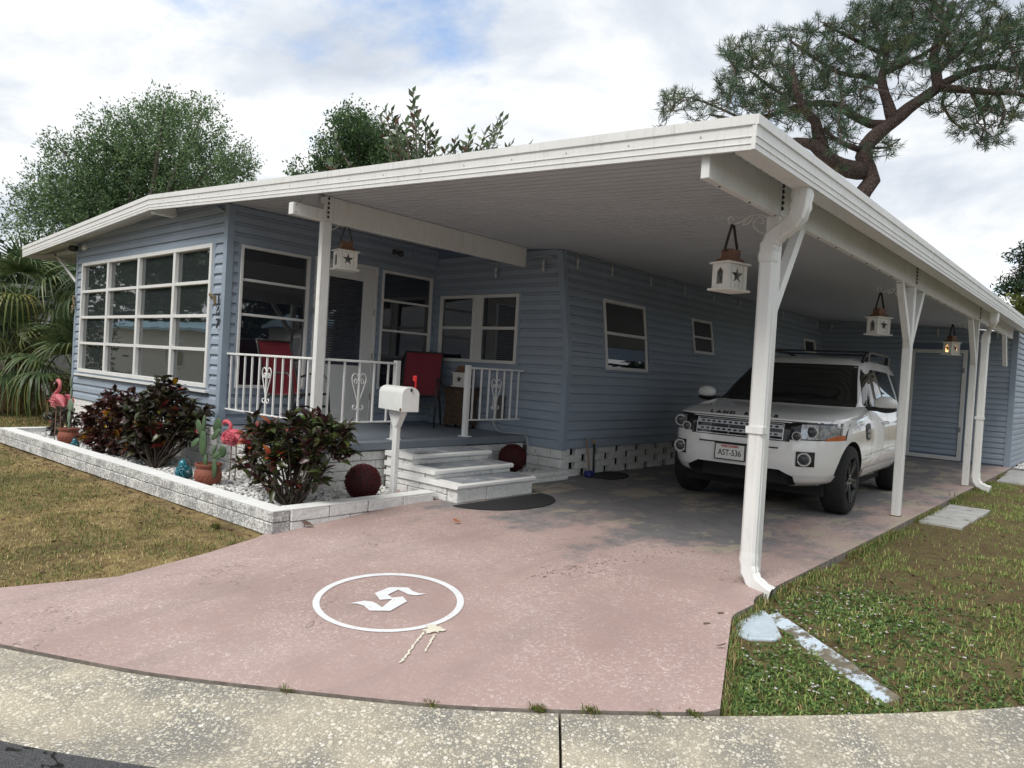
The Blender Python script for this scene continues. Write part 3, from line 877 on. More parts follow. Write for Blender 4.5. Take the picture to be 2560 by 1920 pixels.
# porch beam and post
XP = 1.855
mb = MB(); mb.b2((XP-.055, .03, 2.676), (XP, 3.10, roof_un(XP)-.003)); pb = mb.obj('porch_beam', WHITE, house, bevel=.004)
mb = MB(); mb.b2((XP-.075, -.312, 2.676), (XP+.002, .03, 2.79)); mb.obj('porch_beam', WHITE, house, bevel=.004)
mb = MB(); mb.b2((XP-.05, -.20, 2.79), (XP-.02, .03, roof_un(XP)-.003)); mb.obj('beam_packer', SOFFIT, house)
mb = MB(); mb.b2((XP-.056, .02, .486), (XP+.004, .128, 2.676)); pp = mb.obj('porch_post', WHITE, house, bevel=.006)
for j in range(5):
    mb = MB(); mb.ell((XP+.008, .075, 2.90-j*.045), (.008, .012, .014), 8, 5); mb.obj('bolt', SCREW, pp)
for x, z in ((XP+.004, 2.77), (XP+.004, 2.70)):
    mb = MB(); mb.lathe([(.006, 0), (.006, .004)], 6, (x, -.28, z), Matrix.Rotation(R(90), 3, 'Y')); mb.obj('screw', SCREW, pb)
mb = MB(); mb.b2((XP-.002, -.02, 2.84), (XP+.018, .03, 2.90)); mb.obj('power_outlet', WHITE2, house)

# ---- downspouts
def downspout(x0, y, x1, y2, lead):
    def rect(c, t, side, w, h):
        c, t, side = Vector(c), Vector(t).normalized(), Vector(side).normalized(); n = side.cross(t)
        b = .016
        return [c+side*a+n*e for a, e in ((-w+b, -h), (-.012, -h), (-.007, -h+.006), (.007, -h+.006), (.012, -h), (w-b, -h), (w, -h+b), (w, h-b), (w-b, h), (-w+b, h), (-w, h-b), (-w, -h+b))]
    path = []
    def bez(a, b, c, d, n):
        for k in range(n+1):
            t = k/n; path.append(tuple((1-t)**3*np.array(a)+3*(1-t)**2*t*np.array(b)+3*(1-t)*t*t*np.array(c)+t**3*np.array(d)))
    top = (x0, y, ZRC-.165); bot = (x1, y2, 2.13)
    bez(top, (x0+.005, y, 2.42), (x0-.01, y, 2.375), ((x0+x1)/2+.01, (y+y2)/2, 2.335), 9)
    path.pop(); bez(((x0+x1)/2+.01, (y+y2)/2, 2.335), (x1+.02, y2, 2.29), (x1-.005, y2, 2.26), bot, 9)
    mb = MB(); K = 12; rings = []
    for i, p in enumerate(path):
        t = Vector(path[min(i+1, len(path)-1)])-Vector(path[max(i-1, 0)])
        s = 1.07 if i % 2 else .97
        rings += rect(p, t, (0, 1, 0), .046*s, .056*s)
    n = len(path)
    mb.add(rings, [(i*K+k, i*K+(k+1) % K, (i+1)*K+(k+1) % K, (i+1)*K+k) for i in range(n-1) for k in range(K)])
    spout = mb.obj('downspout', WHITE, house, smooth=30)
    mb = MB(); rr = []
    for z in (2.14, .20): rr += rect((x1, y2, z), (0, 0, -1), (0, 1, 0), .041, .051)
    mb.add(rr, [(k, (k+1) % K, K+(k+1) % K, K+k) for k in range(K)]); mb.obj('downspout_pipe', WHITE, spout, smooth=20)
    path = []; bez((x1, y2, .215), (x1, y2, .05), (x1+.03, y2-.02, .02), (x1+.20, y2-.09*lead, -.015), 9)
    mb = MB(); rings = []
    for i, p in enumerate(path):
        t = Vector(path[min(i+1, len(path)-1)])-Vector(path[max(i-1, 0)])
        s = 1.08 if i % 2 else .97
        rings += rect(p, t, (0, 1, 0), .044*s, .052*s)
    n = len(path)
    mb.add(rings, [(i*K+k, i*K+(k+1) % K, (i+1)*K+(k+1) % K, (i+1)*K+k) for i in range(n-1) for k in range(K)]); mb.obj('outlet_elbow', WHITE, spout, smooth=30)
    mb = MB(); mb.b2((x1-.058, y2-.052, 1.0), (x1+.057, y2+.05, 1.045)); mb.obj('strap', WHITE, spout)
downspout(XRC-.06, .56, 6.072, .655, 1.0)
downspout(XRC-.06, 8.30, 6.165, 8.63, .6)

# security lamp, flood light, wall outlet boxes
mb = MB(); mb.b2((.018, 2.36, 2.84), (.05, 2.42, 2.90)); mb.tube([(.05, 2.39, 2.87), (.10, 2.42, 2.855)], .028, 10); mb.ell((.125, 2.43, 2.85), (.045, .045, .045)); mb.obj('security_lamp', simple('dark_bronze', (.05, .05, .055), .35), house, smooth=40)
mb = MB(); mb.b2((.02, 2.72, 2.86), (.05, 2.76, 2.96)); mb.obj('cable_bracket', TRIMB, house)
mb = MB(); mb.lathe([(.055, .03), (.07, 0), (.05, -.05), (.02, -.06)], 12, (XL+.0, -.09, 2.86)); mb.b2((XL-.02, -.09, 2.86), (XL+.02, 0, 2.89)); mb.obj('flood_lamp', DARK, house, smooth=40)
mb = MB(); mb.lathe([(.01, 0), (.03, .0), (.04, .08), (.03, .1)], 10, (-4.62, -.04, 2.83), Matrix.Rotation(R(75), 3, 'Y')); mb.obj('lamp_socket', WHITE2, house, smooth=40)
mb = MB(); mb.b2((1.36, YE-.09, .78), (1.43, YE-.02, .95)); mb.obj('outlet_box', WHITE2, house)
mb = MB(); mb.b2((1.45, YE-.085, .66), (1.53, YE-.02, .98)); mb.obj('meter_box', simple('grey_brown_box', (.10, .09, .08), .6), house)
# skirting blocks below the sun room and the long wall
mb = MB(); mb.b2((XL+.05, .06, .0), (-.02, .15, ZB)); mb.b2((XK-.16, YE+.1, 0), (XK-.13, YSH, .37)); mb.obj('crawl_space_backing', simple('crawl_space_shade', (.012, .012, .012), .9), house)  # near-black slabs stand in for the shade behind the blocks
def course_blocks(parent, ax, fixed, a0, a1, z0, h, n_courses, Lb, depth, sgn, mat, gap=.006, jit=.004, start=0.0, name='block'):
    for c in range(n_courses):
        z = z0+c*h; a = a0-(Lb*.5 if c % 2 else 0)-start
        while a < a1-.02:
            s = max(a, a0); e = min(a+Lb-gap, a1)
            if e-s > .03:
                d = sgn*rnd.uniform(0, jit); mb = MB()
                if ax == 'x': mb.b2((s, fixed+d, z), (e, fixed-sgn*depth, z+h-gap))
                else: mb.b2((fixed+d, s, z), (fixed-sgn*depth, e, z+h-gap))
                mb.obj(name, mat, parent, bevel=.006)
            a += Lb
course_blocks(house, 'x', .0, XL+.03, -.03, .0, .118, 4, .40, .06, -1, SPLIT, name='skirting_block')
for c in range(4):
    y = YE+.04-(.265 if c % 2 else 0)
    while y < YSH-.1:
        s = max(y, YE+.02); e = y+.40
        if e-s > .05:
            mb = MB(); d = rnd.uniform(0, .006); mb.b2((XK-.075, s, c*.091), (XK-.012+d, min(e, YSH-.02), c*.091+.089)); mb.obj('skirting_block', SPLIT, house, bevel=.005)
        y += .53
course_blocks(house, 'x', YE-.02, 1.96, XK+.0, .0, .118, 3, .40, .06, -1, SPLIT, name='skirting_block')

# ---- storage shed at the back of the carport
shed = thing('storage_shed', 'pale blue sided storage shed closing the back of the carport', 'shed', (4.3, YSH, 0))
mb = MB(); mb.b2((XM-.1, YSH, 0), (XSH, YSH+.1, roof_un(XSH)-.01)); mb.b2((XSH-.1, YSH+.1, 0), (XSH, YSH+5, roof_un(XSH)-.01)); mb.b2((XM-.1, YSH, roof_un(XSH)-.01), (4.5, YSH+.1, roof_un(4.5)-.01)); mb.obj('wall', WALLM, shed)
SD = (4.22, 5.30, .0, 2.30)
siding(shed, (0, YSH, 0), (1, 0, 0), (0, 0, 1), (0, -1, 0), .03, roof_un(XM)-.01, .108, lambda v: (XM, min(XSH-.06, XRG+(ZRG-(v+TH))/(ZRG-ZRC)*(XRC-XRG))), [SD])
siding(shed, (XSH, YSH, 0), (0, 1, 0), (0, 0, 1), (1, 0, 0), -.02, roof_un(XSH)-.02, .108, lambda v: (.05, 5), [])
mb = MB(); mb.prism([(XSH-.075, YSH-.03), (XSH+.028, YSH-.03), (XSH+.028, YSH+.06), (XSH, YSH+.06), (XSH, YSH), (XSH-.075, YSH)], 'z', -.02, roof_un(XSH)-.02); mb.obj('corner_trim', TRIMB, shed)
mb = MB(); frame_rect(mb, plane_front(YSH), 4.25, 5.27, .02, 2.27, .075, 0, .045); sdoor = mb.obj('door', WHITE2, shed, bevel=.004, label='wide blue sided shed door in a white frame')
siding(sdoor, (0, YSH-.012, 0), (1, 0, 0), (0, 0, 1), (0, -1, 0), .13, 2.19, .108, lambda v: (4.33, 5.19), [], name='board')
mb = MB(); slab(mb, plane_front(YSH), 4.328, 5.192, .098, 2.192, 0, .012); mb.obj('door_core', WALLM, sdoor)
for z in (.6, 1.8):
    mb = MB(); mb.b2((5.2, YSH-.052, z), (5.24, YSH-.045, z+.1)); mb.obj('hinge', simple('grey_plate', (.28, .28, .29), .4), sdoor)
# ================================================================== PORCH
PZ = .484
porch = thing('porch', 'grey blue painted porch deck on white block skirting beside the sun room', 'porch', (1, 1.5, 0))
mb = MB(); mb.b2((.02, -.035, PZ-.088), (1.955, YE-.03, PZ)); mb.obj('deck', PORCHC, porch, bevel=.008)
course_blocks(porch, 'x', -.005, .0, 1.90, .0, .096, 4, .40, .08, -1, SPLIT, name='skirting_block')
course_blocks(porch, 'y', 1.905, .0, .93, .0, .096, 4, .40, .08, 1, SPLIT, name='skirting_block')
course_blocks(porch, 'y', 1.905, 2.06, YE-.04, .0, .096, 4, .40, .08, 1, SPLIT, name='skirting_block', start=.1)
mb = MB(); mb.b2((.05, .1, .05), (1.80, YE-.1, .38)); mb.obj('core', simple('crawl_space_shade', (.012, .012, .012), .9), porch)  # fill under the deck in the same painted shade colour

steps = thing('porch_steps', 'three white block steps with worn grey treads leading up to the porch', 'steps', (2.5, 1.45, 0))
SY0, SY1 = .865, 2.05
SX = [(3.09, .0, .188), (2.756, .19, .286), (2.414, .29, .392)]
TREADP = simple('worn_grey_tread_paint', (.25, .27, .30), .7, .15, 3., dirt=(4., .52, (.55, .55, .54)))
for i, (x, z0, z1) in enumerate(SX):
    mb = MB(); mb.prism([(1.96, z1-.05), (x-.015, z1-.05), (x, z1-.036), (x, z1-.014), (x-.014, z1), (1.96, z1)], 'y', SY0, SY1); tr = mb.obj('tread', COPING, steps)
    mb = MB(); xb = SX[i+1][0] if i < 2 else 1.97
    mb.b2((xb-.03, SY0+.10, z1+.001), (x-.035, SY1-.03, z1+.003)); mb.obj('tread_paint', TREADP, tr)
    zb = SX[i-1][2] if i else 0.0
    h = z1-.05-zb; n = 1
    course_blocks(steps, 'y', x-.035, SY0+.03, SY1-.02, zb+.0, h, 1, .42, .14, 1, SPLIT, jit=.006, name='riser_block')
    nb = 2 if i == 0 else 1
    course_blocks(steps, 'x', SY0+.02, 1.97, x-.18, zb, h/nb if i == 0 else h, nb, .36, .16, -1, SPLIT, jit=.006, start=.1*i, name='side_block')
    course_blocks(steps, 'x', SY1-.02, 1.97, x-.18, zb, h, 1, .36, .12, 1, SPLIT, jit=.005, name='side_block')
mb = MB(); mb.b2((1.97, SY0+.2, .0), (2.25, SY1-.15, .33)); mb.b2((2.25, SY0+.2, .0), (2.55, SY1-.15, .23)); mb.b2((2.5, SY0+.2, 0), (2.9, SY1-.15, .13)); mb.obj('core', simple('mortar', (.4, .4, .39), .9), steps)

# ---- railings
HEART = np.array([(.032, .305), (.022, .297), (.030, .282), (.046, .288), (.050, .308), (.036, .325), (.016, .318), (.006, .300), (.004, .335), (.022, .372), (.050, .380), (.072, .352), (.074, .315), (.055, .250), (.012, .125), (.004, .080), (.010, .045), (.030, .030), (.050, .040), (.054, .058), (.044, .072), (.032, .066)])
def railing(label, p, q, zt, zb, nb, scroll, ends=True):
    p, q = Vector(p), Vector(q); d = (q-p).normalized(); L = (q-p).length
    t = thing('porch_railing', label, 'railing', tuple((p+q)/2+Vector((0, 0, PZ))), 'white wrought railings round the porch')
    def at_(s, z): v = p+d*s; return (v.x, v.y, z)
    mb = MB(); mb.bar(at_(0, zt-.012), at_(L, zt-.012), .042, .024); mb.obj('top_rail', WHITE, t, bevel=.004)
    mb = MB(); mb.bar(at_(0, zb), at_(L, zb), .028, .018); mb.obj('bottom_rail', WHITE, t, bevel=.003)
    for k in range(nb):
        s = L*(k+.5)/nb
        mb = MB(); mb.bar(at_(s, zb), at_(s, zt-.02), .017, .017, (d.x, d.y, 0)); mb.obj('baluster', WHITE, t)
        if k == scroll:
            for sg in (-1, 1):
                pts = resample(HEART, .006); mb = MB(); sc = (zt-zb)/.60
                mb.tube([at_(s+sg*(a*sc*1.05+.004), zb+.09*sc+b*sc*1.0) for a, b in pts], .0065, 5); mb.obj('scroll', WHITE, t, smooth=True)
    return t
ZR, ZRB = 1.332, .683
railing('white railing across the porch front with eleven bars and a heart scroll', (.03, .055, 0), (XP-.09, .055, 0), ZR, ZRB, 11, 5)
r2 = railing('white railing behind the mailbox ending at a short post beside the steps', (XP-.04, .115, 0), (XP-.04, 1.06, 0), ZR, ZRB, 5, 2)
r3 = railing('short white railing right of the steps running back to the house wall', (XP-.04, 2.22, 0), (XP-.04, YE-.035, 0), ZR, ZRB, 7, 3)
for t, y in ((r2, 1.085), (r3, 2.19)):
    mb = MB(); mb.b2((XP-.07, y-.03, PZ), (XP-.01, y+.03, ZR+.02)); mb.obj('post', WHITE, t, bevel=.004)
    mb = MB(); mb.b2((XP-.10, y-.055, PZ), (XP+.03, y+.055, PZ+.01)); mb.obj('base_plate', WHITE, t)

# ---- lanterns
LWOOD = simple('white_lantern_wood', (.72, .70, .65), .6, .06, 12.)
COPPER = simple('rusty_copper', (.19, .095, .055), .55, .25, 9., metal=.2)
STRAP = simple('dark_leather_strap', (.03, .026, .022), .6, .2)
LGREY = simple('lantern_lit_inside_grey', (.24, .26, .26), .25, .1)
LX, LY, LH = .066, .102, .185
def lantern(name, label, loc, rotz, lit=False, strap_up=True, group='white star lanterns'):
    t = thing(name, label, 'lantern', loc, group, rotz)
    def loc_obj(mb, nm, m, par=t, **k):
        me = mb.mesh(nm, m, k.pop('smooth', False), k.pop('bevel', None)); return link(me, nm, par, **k)
    mb = MB(); mb.box((0, 0, .007), (2*LX+.04, 2*LY+.04, .014)); loc_obj(mb, 'base', LWOOD)
    mb = MB(); mb.box((0, 0, LH+.007), (2*LX+.034, 2*LY+.034, .012)); loc_obj(mb, 'top', LWOOD)
    star = []
    for k in range(10):
        a = math.pi/2+k*math.pi/5; r = .062 if k % 2 == 0 else .025
        star.append((r*math.cos(a), .107+r*math.sin(a)))
    gab = [(-.030, .045), (.030, .045), (.030, .135), (.0, .168), (-.030, .135)]
    for s in (-1, 1):
        mb = MB(); mb.plate([(-LY, .014), (LY, .014), (LY, LH), (-LY, LH)], [star], lambda a, b, d, s=s: (s*(LX-.008+d), a, b), .008)
        pn = loc_obj(mb, 'star_panel', LWOOD)
        for g in (-.061, -.0205, .0205, .061):
            if abs(g) < .05:
                segs = [(.016, .05), (.165, LH-.004)]
            else: segs = [(.016, LH-.004)]
            for (a, b) in segs:
                mb = MB(); mb.box((s*(LX+.0003), g, (a+b)/2), (.0012, .0022, b-a)); loc_obj(mb, 'plank_joint', simple('plank_gap', (.25, .24, .21), .8), pn)
        mb = MB(); mb.plate([(-LX+.008, .014), (LX-.008, .014), (LX-.008, LH), (-LX+.008, LH)], [[(a*.9, b*.96) for a, b in gab]], lambda a, b, d, s=s: (a, s*(LY-.008+d), b), .008); loc_obj(mb, 'gable_panel', LWOOD)
    mb = MB(); mb.box((0, 0, .10), (.002, .15, .14)); loc_obj(mb, 'inner_grey_sheet', LGREY)  # thin grey sheet stands in for the lit inside seen through the star
    if lit:
        M = Mat('candle_glow'); M.set(**{'Base Color': (.9, .6, .3), 'Emission Color': (1., .55, .2), 'Emission Strength': 9.0}); mt = M.m
    else: mt = simple('cream_candle', (.6, .55, .45), .6)
    mb = MB(); mb.lathe([(.022, .016), (.022, .085), (.006, .095), (.004, .115)], 10); loc_obj(mb, 'candle', mt, smooth=40)
    mb = MB(); zz = LH+.014
    vs = [(x*(LX+.005), y*(LY-.01), zz) for x, y in ((-1,-1),(1,-1),(1,1),(-1,1))]+[(x*.046, y*.064, zz+.032) for x, y in ((-1,-1),(1,-1),(1,1),(-1,1))]
    mb.add(vs, [(3,2,1,0),(4,5,6,7),(0,1,5,4),(1,2,6,5),(2,3,7,6),(3,0,4,7)]); loc_obj(mb, 'roof', COPPER)
    mb = MB(); mb.box((0, 0, zz+.062), (.08, .115, .062)); ch = loc_obj(mb, 'chimney', COPPER, bevel=.004)
    for sy in (-.04, .04):
        for sx in (-1, 1):
            mb = MB(); mb.ell((sx*.041, sy, zz+.062), (.003, .006, .006), 6, 4); loc_obj(mb, 'rivet', DARK, ch)
    mb = MB()
    if strap_up:
        P_ = [(0, -.062, zz+.075), (0, -.060, zz+.11), (0, -.008, .47), (0, .008, .47), (0, .060, zz+.11), (0, .062, zz+.075)]
    else:
        P_ = [(0, .07, zz+.075), (0, .10, zz+.10), (0, .13, zz+.07), (0, .12, zz+.02)]
    for a, b in zip(P_[:-1], P_[1:]): mb.bar(a, b, .02, .006, (0, 1, 0.01))
    loc_obj(mb, 'strap_handle', STRAP)
    return t
def bracket(label, base, d, L=.25):
    """white scroll bracket: base on the post, d horizontal direction"""
    d = Vector(d); b = Vector(base)
    t = thing('lantern_bracket', label, 'bracket', base, 'white scroll brackets on the posts')
    def q(s, z): v = b+d*s; return (v.x, v.y, v.z+z)
    mb = MB(); mb.bar(q(.004, -.11), q(.004, .05), .022, .006, (d.x, d.y, 0)); mb.obj('back_plate', WHITE, t)
    a = resample(np.array([(.005, .02), (.06, .05), (.13, .045), (.19, .015), (L, .0), (L+.035, .015), (L+.04, .045), (L+.02, .06), (L, .048), (L+.008, .03)]), .012)
    mb = MB(); mb.tube([q(s, z) for s, z in a], .006, 5); mb.obj('arm', WHITE, t, smooth=True)
    a = resample(np.array([(.01, -.085), (.05, -.075), (.10, -.03), (.10, .015), (.065, .035), (.035, .015), (.04, -.012), (.058, -.012)]), .012)
    mb = MB(); mb.tube([q(s, z) for s, z in a], .005, 5); mb.obj('scroll', WHITE, t, smooth=True)
    a = resample(np.array([(.11, .04), (.14, .0), (.18, -.01), (.16, .02)]), .012)
    mb = MB(); mb.tube([q(s, z) for s, z in a], .0055, 5); mb.obj('scroll', WHITE, t, smooth=True)
LPOS = []
labs = ['largest white star lantern, hanging by the front downspout of the carport', 'white star lantern hanging from the middle carport post above the car',
        'lit white star lantern glowing in front of the shed door']
for i, y in enumerate(POSTS):
    hz = 2.43-(.0 if i == 0 else .02)
    bracket(['white scroll bracket on the front carport post', 'white scroll bracket on the middle carport post', 'white scroll bracket on the rear carport post'][i], (XC-PS, y-PS/2, hz), (-1, 0, 0), .25)
    lantern('star_lantern', labs[i], (XC-PS-.255, y-PS/2, hz-.47), R([-15, -23, -22][i]), lit=(i == 2))
bracket('white scroll bracket under the porch beam', (XP-.03, .128, 2.70), (0, 1, 0), .21)
lantern('star_lantern', 'white star lantern hanging beside the porch post', (XP-.04, .335, 2.235), R(-11))

# ---- small cabinet with a lantern
WOODD = simple('carved_brown_wood', (.075, .045, .025), .5, .35, 14., bump=.4, bscale=30)
WOODT = simple('dark_brown_wood', (.045, .030, .020), .45, .3, 8.)
cab = thing('bombe_chest', 'small dark wooden three drawer chest with curved sides on the porch', 'chest', (.90, 3.00, PZ), rotz=R(6))
prof = [(-.19, .05), (-.195, .10), (-.18, .2), (-.165, .3), (-.175, .4), (-.20, .48), (-.205, .535), (.205, .535), (.20, .48), (.175, .4), (.165, .3), (.18, .2), (.195, .10), (.19, .05)]
mb = MB(); mb.prism(prof, 'y', -.13, .13); link(mb.mesh('body', WOODD), 'body', cab)
mb = MB(); mb.box((0, 0, .55), (.46, .31, .03)); link(mb.mesh('top', WOODT, bevel=.006), 'top', cab)
for k, (w, z) in enumerate(((.34, .43), (.30, .29), (.32, .15))):
    mb = MB(); mb.box((0, -.133, z), (w, .012, .118)); dr = link(mb.mesh('drawer', WOODD, bevel=.003), 'drawer', cab)
    mb = MB(); mb.ell((0, -.148, z), (.012, .012, .012), 8, 5); link(mb.mesh('knob', DARK), 'knob', dr)
for sx in (-1, 1):
    for sy in (-1, 1):
        mb = MB(); mb.lathe([(.018, 0), (.028, .012), (.016, .03), (.022, .055)], 8, (sx*.16, sy*.10, 0)); link(mb.mesh('foot', WOODT, smooth=40), 'foot', cab)
lantern('star_lantern', 'white star lantern standing on the small dark chest', (.90, 2.99, PZ+.565), R(-82), strap_up=False)

# ---- two sling chairs
def chair(label, loc, rotz):
    t = thing('patio_chair', label, 'chair', loc, 'red sling patio chairs on the porch', rotz)
    def lk(mb, nm, m, **k): return link(mb.mesh(nm, m, k.get('smooth', False), k.get('bevel')), nm, t)
    W = .27
    sl = resample(np.array([(-.27, .43), (-.1, .405), (.1, .395), (.17, .42), (.21, .52), (.28, .74), (.35, .97), (.37, 1.02)]), .03)   # (y back, z)
    for nm, sel in (('seat', sl[:int(len(sl)*.42)+1]), ('backrest', sl[int(len(sl)*.42):])):
        vs = []
        for y, z in sel:
            for x in (-W+.015, 0, W-.015): vs.append((x, y+(.012 if x == 0 else 0), z-(.012 if x == 0 else 0)))
        n = len(sel); mb = MB(); mb.add(vs, [(3*i+k, 3*i+k+1, 3*i+k+4, 3*i+k+3) for i in range(n-1) for k in range(2)]); lk(mb, nm, RED, smooth=True)
    for s in (-1, 1):
        mb = MB(); mb.tube([(s*W, y, z) for y, z in sl], .013, 6); lk(mb, 'side_frame', BRONZE, smooth=True)
        mb = MB(); mb.tube([(s*(W+.03), -.30, 0), (s*(W+.03), -.25, .40), (s*(W+.03), -.22, .60), (s*(W+.03), -.15, .655), (s*(W+.03), .05, .65), (s*(W+.02), .20, .60), (s*W, .245, .57)], .014, 6); lk(mb, 'armrest', BRONZE, smooth=True)
        mb = MB(); mb.tube([(s*(W+.02), .34, 0), (s*(W+.015), .22, .30), (s*(W+.01), .10, .41)], .014, 6); lk(mb, 'leg', BRONZE, smooth=True)
    mb = MB(); mb.tube([(-W, -.27, .43), (W, -.27, .43)], .012, 6); mb.tube([(-W, .37, 1.02), (W, .37, 1.02)], .012, 6); lk(mb, 'cross_bar', BRONZE, smooth=True)
    mb = MB(); mb.bar((-W-.03, -.26, .28), (W+.03, -.26, .28), .022, .03); lk(mb, 'stretcher', BRONZE)
    return t
chair('red sling patio chair by the front porch window seen from behind', (.55, .62, PZ), R(106))
chair('red sling patio chair in the porch corner below the double window', (.42, 2.62, PZ), R(38))

# ---- cord from the outlet, string lights
mb = MB(); a = resample(np.array([(1.40, YE-.05, .78), (1.39, YE-.10, .62), (1.52, YE-.12, .50), (1.72, YE-.10, .492), (1.93, YE-.07, .49), (1.985, YE-.06, .40), (1.99, YE-.05, .22)]), .04)
mb.tube(a, .006, 5); mb.tube(a+np.array([.03, -.012, .0]), .005, 5); tag(mb.obj('power_cord', WIREM, smooth=True), 'white power cord drooping from the outlet box by the short railing', 'cord')
sl = thing('string_lights', 'string of clear bulbs strung along the top of the carport walls', 'string lights', (2.4, 5, 2.8))
pts = []; bulbs = []
def onwall(y, z): return (XK+(XM-XK)*(z-ZK)/(zt-ZK)+.05, y, z)
y = YE+.05; k = 0; mb = MB(); prev = onwall(y, 2.90); path = [(1.0, YE-.05, 2.80), (1.24, YE-.05, 2.765), (1.26, YE-.05, 2.78), (1.7, YE-.06, 2.70), (1.80, YE-.05, 2.80), (2.1, YE-.05, 2.82), (2.2, YE-.05, 2.80), (2.31, YE-.04, 2.72), prev]
while y < YSH-.6:
    y += 1.04; nxt = onwall(y, 2.885); mid = onwall(y-.52, 2.855-.015*rnd.random()); path += [mid, nxt]; bulbs.append(nxt)
bulbs = [(1.256, YE-.06, 2.76), (2.09, YE-.06, 2.81), onwall(YE+.28, 2.87)]+bulbs
path += [(2.6, YSH-.05, 2.84), (3.2, YSH-.05, 2.80), (3.9, YSH-.05, 2.79), (4.9, YSH-.05, 2.73), (5.6, YSH-.05, 2.70)]
bulbs += [(2.62, YSH-.06, 2.83), (4.72, YSH-.06, 2.75), (5.75, YSH-.06, 2.69)]
mb.tube(resample(np.array(path), .12), .005, 5); mb.obj('wire', WIREM, sl, smooth=True)
for (x, y, z) in bulbs:
    mb = MB(); mb.tube([(x, y, z), (x, y, z-.06)], .004, 5); mb.lathe([(.014, 0), (.021, -.005), (.021, -.06), (.014, -.065)], 8, (x, y, z-.06)); so = mb.obj('socket', WIREM, sl, smooth=40)
    mb = MB(); mb.lathe([(.014, 0), (.024, -.025), (.022, -.05), (.006, -.07)], 8, (x, y, z-.125)); mb.obj('bulb', BULB, so, smooth=True)

# ---- mats, dustpan and broom
RUB = simple('black_rubber', (.022, .022, .023), .85, .3, 60., bump=.8, bscale=160)
mb = MB(); c = (3.14, 1.42); pl_ = [(c[0], c[1]-.66)]
for k in range(25):
    t = -math.pi/2+math.pi*k/24; pl_.append((c[0]+.50*math.cos(t), c[1]+.66*math.sin(t)))
pl_.append((c[0], c[1]+.66)); 
mb.prism(pl_[1:-1], 'z', .003, .013); tag(mb.obj('door_mat', RUB, bevel=.003), 'black half round rubber mat on the driveway below the steps', 'mat')
dp = thing('dustpan', 'black long handled dustpan on the driveway against the skirting blocks', 'dustpan', (2.72, 3.95, .003))
mb = MB(); pl_ = [(2.60, 3.62), (2.66, 3.60), (2.95, 3.70), (3.0, 3.95), (2.92, 4.2), (2.75, 4.28), (2.60, 4.22)]
mb.prism(pl_, 'z', .003, .035); mb.obj('pan', RUB, dp, bevel=.006)
mb = MB(); mb.tube([(2.66, 3.76, .03), (2.64, 3.77, .2), (2.60, 3.82, .42)], .014, 6); mb.obj('handle', DARK, dp, smooth=True)
mb = MB(); mb.tube([(2.60, 3.82, .42), (2.595, 3.825, .47)], .017, 8); mb.obj('grip', simple('yellow_brown_grip', (.35, .24, .10), .5), dp, smooth=40)
br = thing('hand_broom', 'small broom with wooden handle and blue head leaning on the skirting blocks', 'broom', (2.68, 3.62, .003))
mb = MB(); mb.tube([(2.68, 3.63, .08), (2.58, 3.66, .50)], .011, 6); mb.obj('handle', simple('pale_wood_handle', (.34, .24, .16), .6), br, smooth=True)
mb = MB(); mb.b2((2.63, 3.56, .01), (2.73, 3.70, .09)); mb.obj('head', simple('blue_plastic', (.02, .03, .16), .4), br, bevel=.02)

# ---- mailbox
mbx = thing('mailbox', 'white rounded mailbox with a red flag on a white wooden post', 'mailbox', (2.50, .56, .0))
mb = MB(); mb.b2((2.470, .530, -.05), (2.530, .590, .80)); mb.obj('post', WHITE2, mbx, bevel=.008)
c, s = math.cos(R(-12)), math.sin(R(-12))
def mp(a, b, z): return (2.50+a*c-b*s, .56+a*s+b*c, z)
mb = MB(); vs = []
for b in (-.032, .032):
    for a, z in ((-.034, .70), (.034, .70), (.135, .838), (.135, .868), (-.135, .868), (-.135, .838)): vs.append(mp(a, b, z))
mb.add(vs, [tuple(range(5, -1, -1)), tuple(range(6, 12))]+[(i, (i+1) % 6, 6+(i+1) % 6, 6+i) for i in range(6)]); mb.obj('bracket', WHITE2, mbx, bevel=.004)
def arch(w, h, n=12):
    o = [(-w, 0), (w, 0)]
    for k in range(n+1):
        t = math.pi*k/n; o.append((w*math.cos(t), h-w*.78+w*.78*math.sin(t)))
    return o
MBW = simple('chalky_white_mailbox_paint', (.74, .75, .73), .55, .05, 6., bump=.1, dirt=(9., .70, (.62, .60, .55)))
A = arch(.088, .235); vs = [mp(-.245, b, .868+z) for b, z in A]+[mp(.232, b, .868+z) for b, z in A]; n = len(A)
mb = MB(); mb.add(vs, [tuple(range(n-1, -1, -1)), tuple(range(n, 2*n))]+[(i, (i+1) % n, n+(i+1) % n, n+i) for i in range(n)]); body = mb.obj('body', MBW, mbx, smooth=35)
A2 = arch(.093, .242); vs = [mp(.225, b, .864+z) for b, z in A2]+[mp(.252, b*.97, .866+z*.98) for b, z in A2]; n = len(A2)
mb = MB(); mb.add(vs, [tuple(range(n-1, -1, -1)), tuple(range(n, 2*n))]+[(i, (i+1) % n, n+(i+1) % n, n+i) for i in range(n)]); dd = mb.obj('door', MBW, mbx, smooth=35)
mb = MB(); mb.ell(mp(.258, 0, 1.075), (.012, .012, .018), 8, 5); mb.obj('latch', DARK, dd)
mb = MB(); mb.tube([mp(.235, -.092, .885), mp(.245, -.094, .885)], .016, 7); mb.obj('rust_spot', simple('rust', (.14, .06, .025), .9, .4), body)
FL = simple('red_flag_plastic', (.60, .03, .03), .4, .08)
